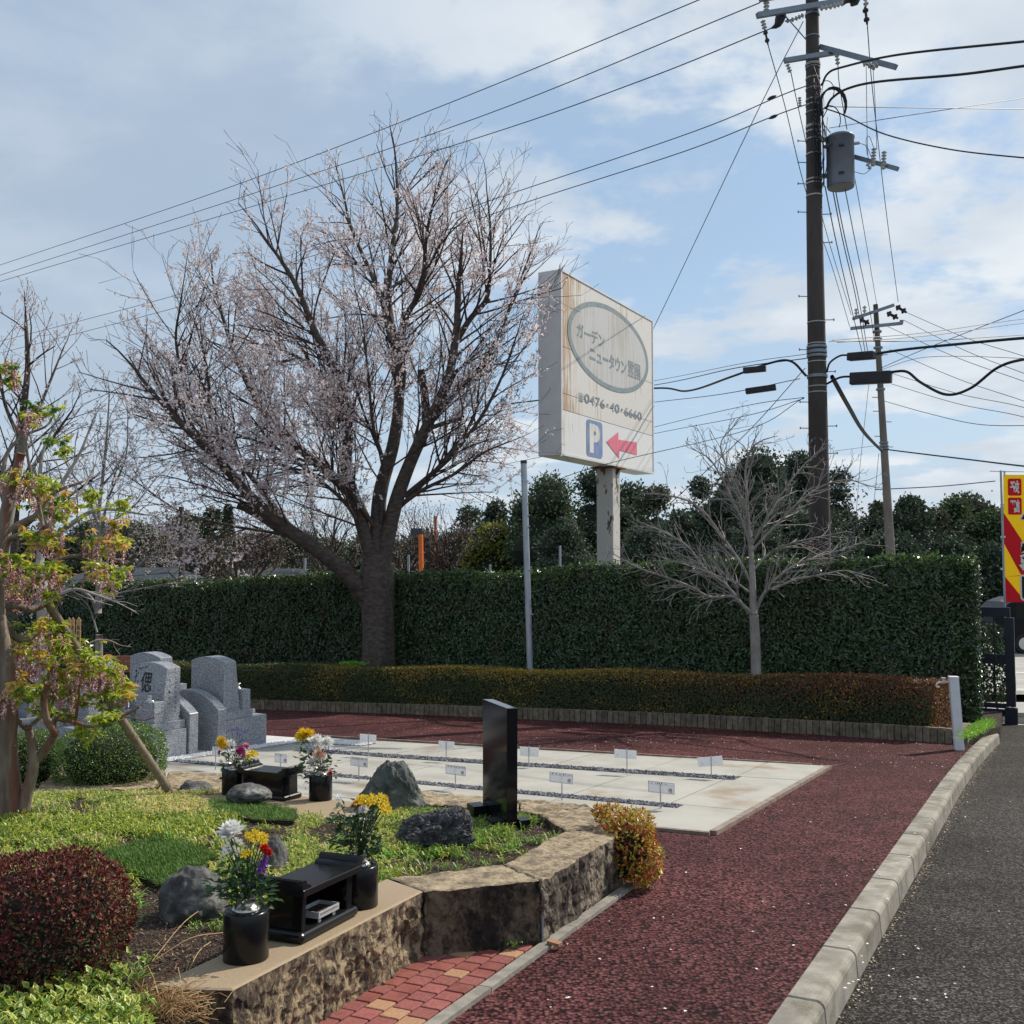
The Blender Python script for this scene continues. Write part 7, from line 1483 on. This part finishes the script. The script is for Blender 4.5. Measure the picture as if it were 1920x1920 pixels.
cs_, ds_, ls_ = map(np.array, (cs_, ds_, ls_)); nz_ = rnd_dirs(len(cs_), 2.5); mb.leaves(cs_, ds_, nz_, ls_, ls_ * .55, .12, 0); u_ = ds_ / np.linalg.norm(ds_, axis=1, keepdims=True); cs2 = cs_ + np.array([[0, 0, .0012]]) + u_ * ls_[:, None] * .12; mb.leaves(cs2, ds_, nz_, ls_ * .7, ls_ * .27, .12, 1)
mb.build('leaves', [M['vinca'], M['vinca_mid']], vin, kind='stuff'); mst.build('stems', M['weed'], vin, kind='stuff')
mb = MB(); n_ = 420
for _ in range(n_):
    px, py = R.gauss(315, 32), R.gauss(1880, 24); p = G(px, py, .30 - max(0, py - 1880) * .0012); d = Vector((R.gauss(0, 1), R.gauss(0, .8), R.uniform(-.1, .5))).normalized(); L_ = R.uniform(.05, .13); mb.tube([p, p + d * L_ * .5 + Vector((0, 0, .006)), p + d * L_ - Vector((0, 0, .01))], .0010, 3, cap=False)
for a, b in (((285, 1812), (395, 1715)), ((290, 1810), (420, 1772)), ((270, 1760), (330, 1820)), ((345, 1850), (395, 1790))): p, q = B_(*a, .02), B_(*b, .05); mb.tube(spline([p, p.lerp(q, .5) + Vector((0, 0, .03)), q], 5), .0016, 4, cap=False)
tag(mb.build('dry_straw', M['straw']), 'tangle of dry straw and runners at the planter corner', 'straw', kind='stuff')

mb = MB(); c_ = [G(965 + R.gauss(0, 8), 1771 + R.gauss(0, 2), R.uniform(0, .045)) for _ in range(70)]; mb.leaves(np.array([tuple(v) for v in c_]), rnd_dirs(70, .5), rnd_dirs(70, 1), .02, .012); tag(mb.build('weeds', M['bush_leaf']), 'tiny green weed at the corner of the pavers', 'weeds', kind='stuff')
mb = MB(); p = G(1040, 1768, .03); mb.box(p, .07, .035, .014, (.8, -.6, 0), (.6, .8, 0)); tag(mb.build('stone_chip', M['paver_tan'], origin=tuple(p)), 'small tan stone chip lying on the path edging', 'stone chip')
# ---------------------------------------------------------------- petals and debris on the paths
mb = MB(); c = []
while len(c) < 950:
    q = R.random()
    if q < .76: px, py = R.uniform(500, 1780), R.uniform(1335, 1440)
    elif q < .84: px, py = R.uniform(900, 1780), R.uniform(1440, 1900)
    elif q < .89: px, py = R.uniform(1560, 1900), R.uniform(1400, 1900)
    else: px, py = R.uniform(380, 1480), R.uniform(1400, 1560)
    k_ = toUN(G(px, py)); kx = 1443 + (1920 - py) * .72
    on_slab = (uE < k_[0] < uR and 7.1 < k_[1] < 10.9)
    h = .026 if on_slab else .004
    if px > kx + 130: h = -.116
    elif px > kx - 6: h = .024
    p = G(px, py, h)
    if proj(p)[0] < 1240 and proj(p)[1] > 1500 and k_[1] < 7.1 and px < 1180 and py < 1700: continue
    if inside(p.x, p.y, ring): continue
    c.append(tuple(p + Vector((0, 0, .002))))
c = np.array(c); a = rng.uniform(0, 6.28, len(c)); sz = rng.uniform(.010, .022, len(c)); mb.leaves(c, np.stack([np.cos(a), np.sin(a), 0 * a + .12], 1), np.tile([[0, 0, 1.]], (len(c), 1)), sz, sz * .75, .15)
tag(mb.build('petals', M['petal']), 'fallen cherry petals scattered over path and slabs', 'petals', kind='stuff')
mb = MB(); c = []
for _ in range(900): t_ = R.uniform(-2, 11); p = KP(t_, .175 + abs(R.gauss(0, .03)), -.117); c.append(tuple(p))
c = np.array(c); a = rng.uniform(0, 6.28, len(c)); sz = rng.uniform(.006, .018, len(c)); mb.leaves(c, np.stack([np.cos(a), np.sin(a), 0 * a + .2], 1), np.tile([[0, 0, 1.]], (len(c), 1)), sz, sz * .6, .15)
tag(mb.build('debris', M['petal_flake']), 'dry flakes gathered along the foot of the kerb', 'debris', kind='stuff')

# ---------------------------------------------------------------- beyond the hedge
def evg(name, cols, rough_=.6, tr=.12): M[name] = mat(name, cols[1], rough=rough_, transl=tr, island=cols)
evg('far_dark', [(.024, .044, .030), (.042, .072, .044), (.064, .10, .056), (.09, .13, .07)]); evg('far_green', [(.03, .06, .026), (.055, .09, .036), (.085, .13, .05), (.12, .17, .065)]); evg('far_bamboo', [(.10, .13, .02), (.20, .22, .03), (.30, .27, .05)], .6, .3)
evg('far_olive', [(.05, .062, .035), (.085, .10, .055), (.12, .135, .075)]); evg('far_brown', [(.075, .062, .048), (.12, .10, .08), (.16, .135, .11)]); evg('far_white', [(.30, .28, .25), (.42, .39, .35), (.34, .29, .27)], .6, .3); evg('far_pink', [(.16, .115, .10), (.25, .19, .18), (.34, .27, .26)], .6, .3)
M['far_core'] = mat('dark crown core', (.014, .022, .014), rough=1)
def crown_tree(px, py, wpx, Y, m, label, n=1500, leaf=.34, conifer=False, basey=None, group='trees beyond the hedge', seed=0):
    rs = random.Random(int(px * 7 + py)); rg = np.random.default_rng(int(px * 3 + py)); top = P(px, py, Y); r = wpx / 2 * Y / F; base = Vector((top.x, Y, ZF)); hgt = top.z - ZF
    t_ = thing('tree', base, label, 'tree', group); mb = MB(); mb.tube([base, base + Vector((0, 0, hgt * .6))], [.22, .1], 8); mb.build('trunk', M['bark_cherry'], t_)
    mb = MB(); nl = []; core = MB()
    if conifer:
        k_ = int(n); z = rg.uniform(.06, 1, k_) ; rad = r * (1 - z) ** .75 * rg.uniform(.55, 1.05, k_) * (1 + .2 * np.sin(z * 40)); a = rg.uniform(0, 6.28, k_); pts = np.stack([top.x + rad * np.cos(a), Y + rad * np.sin(a), ZF + z * hgt], 1)
        mb.leaves(pts, np.stack([np.cos(a), np.sin(a), 0 * a - .3], 1), rnd_dirs(k_, .6), leaf * rg.uniform(.6, 1.3, k_), leaf * .5)
    else:
        nlobe = max(9, int(wpx / 6.5)); per = n // (nlobe + 3)
        for i in range(nlobe + 1):
            zz_ = rs.uniform(.05, .92); wr = math.sin(min(1, (1.08 - zz_) * 1.5) * 1.57); a = rs.uniform(0, 6.28); rr = r * wr * rs.uniform(.1, .72); lr = r * rs.uniform(.26, .5); c = Vector((top.x + rr * math.cos(a), Y + rr * math.sin(a), ZF + hgt * zz_)); sc_ = Vector((1, 1, .85)); pn = per
            if i == 0: c = Vector((top.x, Y, top.z - lr * .8))
            if i == 1: c = Vector((top.x, Y, ZF + hgt * .45)); lr = r * .95; sc_ = Vector((1, 1, hgt * .45 / lr)); pn = per * 3
            else: c.z = min(c.z, top.z - lr * .75)
            d = rnd_dirs(pn, .25); rr3 = lr * (.95 + np.abs(rg.normal(0, .20, pn)) * (rg.uniform(0, 1, pn) < .5) - rg.uniform(0, .2, pn)); pts = np.array(c)[None] + d * rr3[:, None] * np.array(sc_); mb.leaves(pts, d + rg.normal(0, .8, d.shape), d + rg.normal(0, .6, d.shape), leaf * rg.uniform(.5, 1.3, pn), leaf * .6)
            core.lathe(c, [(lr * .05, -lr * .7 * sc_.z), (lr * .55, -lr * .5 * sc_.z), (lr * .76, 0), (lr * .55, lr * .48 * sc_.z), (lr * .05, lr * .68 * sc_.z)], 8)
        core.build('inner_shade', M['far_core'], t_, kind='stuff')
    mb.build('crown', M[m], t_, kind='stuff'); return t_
bgt = [(930, 942, 80, 75, 'far_dark', 'dark evergreen left of the bright leafy tree', 0), (880, 952, 80, 85, 'far_dark', 'dark evergreen top just right of the orange masts', 0), (918, 985, 90, 66, 'far_bamboo', 'yellow green bamboo clump behind the plain steel post', 0), (1030, 892, 150, 62, 'far_green', 'bright leafy evergreen between the steel post and sign post', 0), (985, 935, 90, 66, 'far_green', 'rounded green tree directly behind the steel post', 0),
 (1125, 884, 130, 66, 'far_dark', 'dark evergreen directly behind the sign post, tallest beside it', 0), (1180, 908, 110, 70, 'far_dark', 'dark evergreen just right of the sign post', 0), (1232, 912, 100, 64, 'far_olive', 'dull olive treetop left of the small bare tree', 0), (1312, 898, 80, 60, 'far_dark', 'small rounded dark tree behind the bare twigs', 0), (1280, 960, 120, 58, 'far_dark', 'low dark evergreen under the left bare branches', 0), (1425, 842, 170, 66, 'far_dark', 'highest dark evergreen behind the small bare tree', 0), (1360, 925, 110, 60, 'far_dark', 'dark shoulder of foliage left of the highest tree', 0), (1500, 850, 120, 70, 'far_dark', 'dark crown touching the near utility pole', 0),
 (1572, 882, 90, 62, 'far_dark', 'dark evergreen just right of the near utility pole', 0), (1545, 960, 140, 56, 'far_dark', 'low dark mass at the foot of the near pole', 0), (1645, 945, 80, 72, 'far_olive', 'olive tree behind the far utility pole', 0), (1705, 932, 110, 62, 'far_dark', 'round dark evergreen right of the far utility pole', 0), (1757, 955, 70, 66, 'far_olive', 'narrow olive tree second from the far pole', 0), (1790, 935, 80, 68, 'far_green', 'speckled grey green tree with pointed top', 0), (1822, 930, 120, 95, 'far_olive', 'paler hazy tree standing farthest back at right', 0), (1855, 962, 100, 62, 'far_green', 'grey green tree left of the banner', 0), (1915, 955, 110, 62, 'far_dark', 'dark tree behind the banner', 0),
 (1060, 985, 110, 52, 'far_dark', 'low dark thicket between the steel and sign posts', 0), (1210, 985, 120, 54, 'far_dark', 'low dark thicket right of the sign post', 0), (1420, 985, 140, 52, 'far_dark', 'low dark thicket behind the bare tree stem', 0), (1680, 1000, 120, 56, 'far_dark', 'low dark thicket behind the far pole', 0), (1780, 1010, 140, 58, 'far_dark', 'low dark thicket in the middle of the right treeline', 0), (1860, 1020, 110, 58, 'far_dark', 'low dark thicket left of the banner pole', 0),
 (400, 955, 60, 80, 'far_dark', 'dark evergreen top behind the cherry limb', 0), (428, 945, 36, 84, 'far_dark', 'thin pointed conifer behind the cherry limb', 1), (350, 968, 110, 90, 'far_dark', 'dark rounded tree near the distant brown pole', 0), (260, 985, 130, 80, 'far_olive', 'dull olive woodland tree above the grey roof', 0), (170, 980, 120, 84, 'far_olive', 'dull tree behind the young pale tree', 0), (80, 985, 120, 88, 'far_brown', 'brown winter tree at far left', 0), (0, 990, 120, 86, 'far_brown', 'brown winter tree at the left edge', 0), (310, 1010, 100, 60, 'far_brown', 'brown thicket over the grey roof', 0), (480, 1005, 110, 75, 'far_brown', 'brown thicket behind the big cherry limb', 0), (390, 1020, 110, 60, 'far_brown', 'low brown thicket left of the cherry limb', 0), (560, 1000, 120, 80, 'far_olive', 'olive brush below the cherry limb', 0), (700, 1005, 120, 76, 'far_olive', 'olive brush behind the cherry trunk', 0), (790, 1000, 110, 80, 'far_brown', 'brown brush behind the orange pole', 0), (860, 1000, 100, 70, 'far_brown', 'brown twiggy brush left of the bamboo', 0)]
wn = ['first', 'second', 'third', 'fourth', 'fifth', 'sixth', 'seventh', 'eighth', 'ninth', 'tenth', 'eleventh', 'twelfth']
for i, (px, py) in enumerate(((40, 1025), (130, 1018), (215, 1015), (300, 1022), (375, 1010), (450, 1020), (530, 1022), (610, 1015), (690, 1020), (770, 1018), (850, 1015), (925, 1020))): bgt.append((px, py, 110, 95 + (i % 3) * 4, ('far_brown', 'far_olive', 'far_dark')[i % 3], '%s low woodland clump from the left, farthest behind the hedge' % wn[i], 0))
for px, py, wp, Y, m, lb, con in bgt: crown_tree(px, py, wp * (1 if con else 1.28), Y, m, lb, int(3600 + wp * 22), .25 * Y / 62, bool(con))
# airy blossoming and bare trees far off
def airy(px, py, wpx, Y, m, label, n=2200, base_up=.0):
    rg = np.random.default_rng(int(px)); top = P(px, py, Y); r = wpx / 2 * Y / F; base = Vector((top.x, Y, ZF)); hgt = top.z - ZF; t_ = thing('tree', base, label, 'tree', 'pale trees beyond the hedge'); rn_ = random.Random(int(px)); Sg = []
    p_ = dict(step=[.5, .5, .35], wig=.16, up=.25, max=3, prob=[1, .8, .65, 0], per=1, ang=(.3, .75), cup=.15, ratio=(.5, .7), rr=.55, rmin=.012, r1=.08)
    for i in range(8): a = i * .8; grow(Sg, None, base + Vector((0, 0, hgt * .2)), Vector((math.cos(a) * r / hgt * 1.1, math.sin(a) * r / hgt * 1.1, .8)).normalized(), hgt * .8, .09, 1, p_, rn_)
    mb = MB(); mb.tube([base, base + Vector((0, 0, hgt * .25))], [.2, .14], 8); mb.build('trunk', M['bark_cherry'], t_); seg_mesh('twigs', Sg, M['twig_dark'], t_, 1, 9, 3)['kind'] = 'stuff'
    A = np.array([s for s in Sg if s[8] >= 2]); idx = rg.integers(0, len(A), n); c = A[idx, 3:6] + rg.normal(0, .15, (n, 3)); mb = MB(); mb.leaves(c, rnd_dirs(n), rnd_dirs(n), .10 * rg.uniform(.6, 1.3, n), .09); mb.build('blossom', M[m], t_, kind='stuff')
airy(620, 952, 150, 62, 'far_white', 'rounded pale tree dome seen left of the cherry trunk', 1600); airy(330, 1010, 90, 48, 'far_white', 'white magnolia blossom by the distant brown pole', 1500); airy(455, 1005, 90, 52, 'far_pink', 'pinkish blossoming tree under the cherry limb', 1400); airy(835, 985, 110, 56, 'far_pink', 'pinkish bare tree right of the orange pole', 900); airy(760, 1000, 70, 60, 'far_white', 'pale twiggy tree between trunk and orange pole', 500); airy(210, 1000, 90, 66, 'far_brown', 'bare brown tree right of the pale young tree', 400)
# roofs, poles, orange sign pole
M['roof_tile'] = mat('blue grey roof', (.04, .05, .06), (.06, .07, .08), 2, rough=.9, spec=.1, stretch=(6, .5, 1)); M['house_wall'] = mat('dull house wall', (.16, .15, .14), (.22, .2, .19), 1, rough=.9); M['orange'] = mat('orange paint', (.75, .16, .02), (.65, .13, .02), 4, rough=.5); M['board_dark'] = mat('dark sign board', (.05, .05, .07), rough=.5)
def house(x0, x1, yr, ye, Y, label):
    a, b = P(x0, ye, Y), P(x1, ye, Y); zr = P(x0, yr, Y + 3).z; t_ = thing('house', ((a.x + b.x) / 2, Y + 3, ZF), label, 'house'); mb = MB(); mb.box(((a.x + b.x) / 2, Y + 3, (ZF + a.z) / 2), (b.x - a.x) * .92, 5.4, a.z - ZF); mb.build('wall', M['house_wall'], t_)
    mb = MB(); mb.prism([(a.x, Y, a.z), (b.x, Y, a.z), (b.x, Y + 6, a.z), (a.x, Y + 6, a.z)], [(a.x + .4, Y + 2.9, zr), (b.x - .4, Y + 2.9, zr), (b.x - .4, Y + 3.1, zr), (a.x + .4, Y + 3.1, zr)]); mb.build('roof', M['roof_tile'], t_)
    mb = MB(); mb.box(((a.x + b.x) / 2 - 1, Y + .27, ZF + .45 * (a.z - ZF)), 1.4, .06, .8); mb.build('window', M['board_dark'], t_)
house(110, 300, 1064, 1088, 40, 'low house with blue grey roof just over the hedge at left'); house(360, 560, 1066, 1080, 62, 'distant low grey roof below the cherry limb'); house(830, 900, 1048, 1062, 70, 'small distant pale roof right of the orange pole')
def spole(x0, y0, x1, y1, Y, r, m, name, label, cat='pole', group=None, top=None):
    a, b = P(x0, y0, Y), P(x1, y1, Y); a.z = -1.5 if Y > 24 else -1.4; t_ = thing(name, (a.x, Y, a.z), label, cat, group); mb = MB(); mb.tube([a, b], [r, r * .85], 10); mb.build('shaft', M[m], t_); return t_
spole(343, 1090, 340, 950, 42, .13, 'pole_dark', 'distant_pole', 'distant brown wooden pole above the hedge at left', 'utility pole')
op = spole(792, 1080, 789, 1002, 42, .12, 'orange', 'orange_pole', 'bright orange pole with a dark board beyond the hedge', 'sign pole'); mb = MB(); mb.box(P(781, 997, 42), .5, .1, .3); mb.build('board', M['board_dark'], op)
spole(819, 1070, 816, 968, 60, .11, 'orange', 'orange_pole', 'faint orange mast right of the bright orange pole', 'sign pole')
for x, y, lb in ((572, 1046, 'thin grey pole standing behind the hedge under the cherry limb'), (1050, 1023, 'short grey pole behind the hedge left of the sign post'), (766, 1040, 'short grey pole left of the orange pole'), (919, 1058, 'tiny grey pole top behind the hedge below the bamboo'), (465, 1078, 'tiny grey pole top behind the hedge at left'), (367, 1064, 'thin pale pole behind the hedge near the brown pole')): spole(x, 1100, x, y, 24.5, .035, 'galv', 'fence_pole', lb, 'pole', 'grey poles behind the hedge')
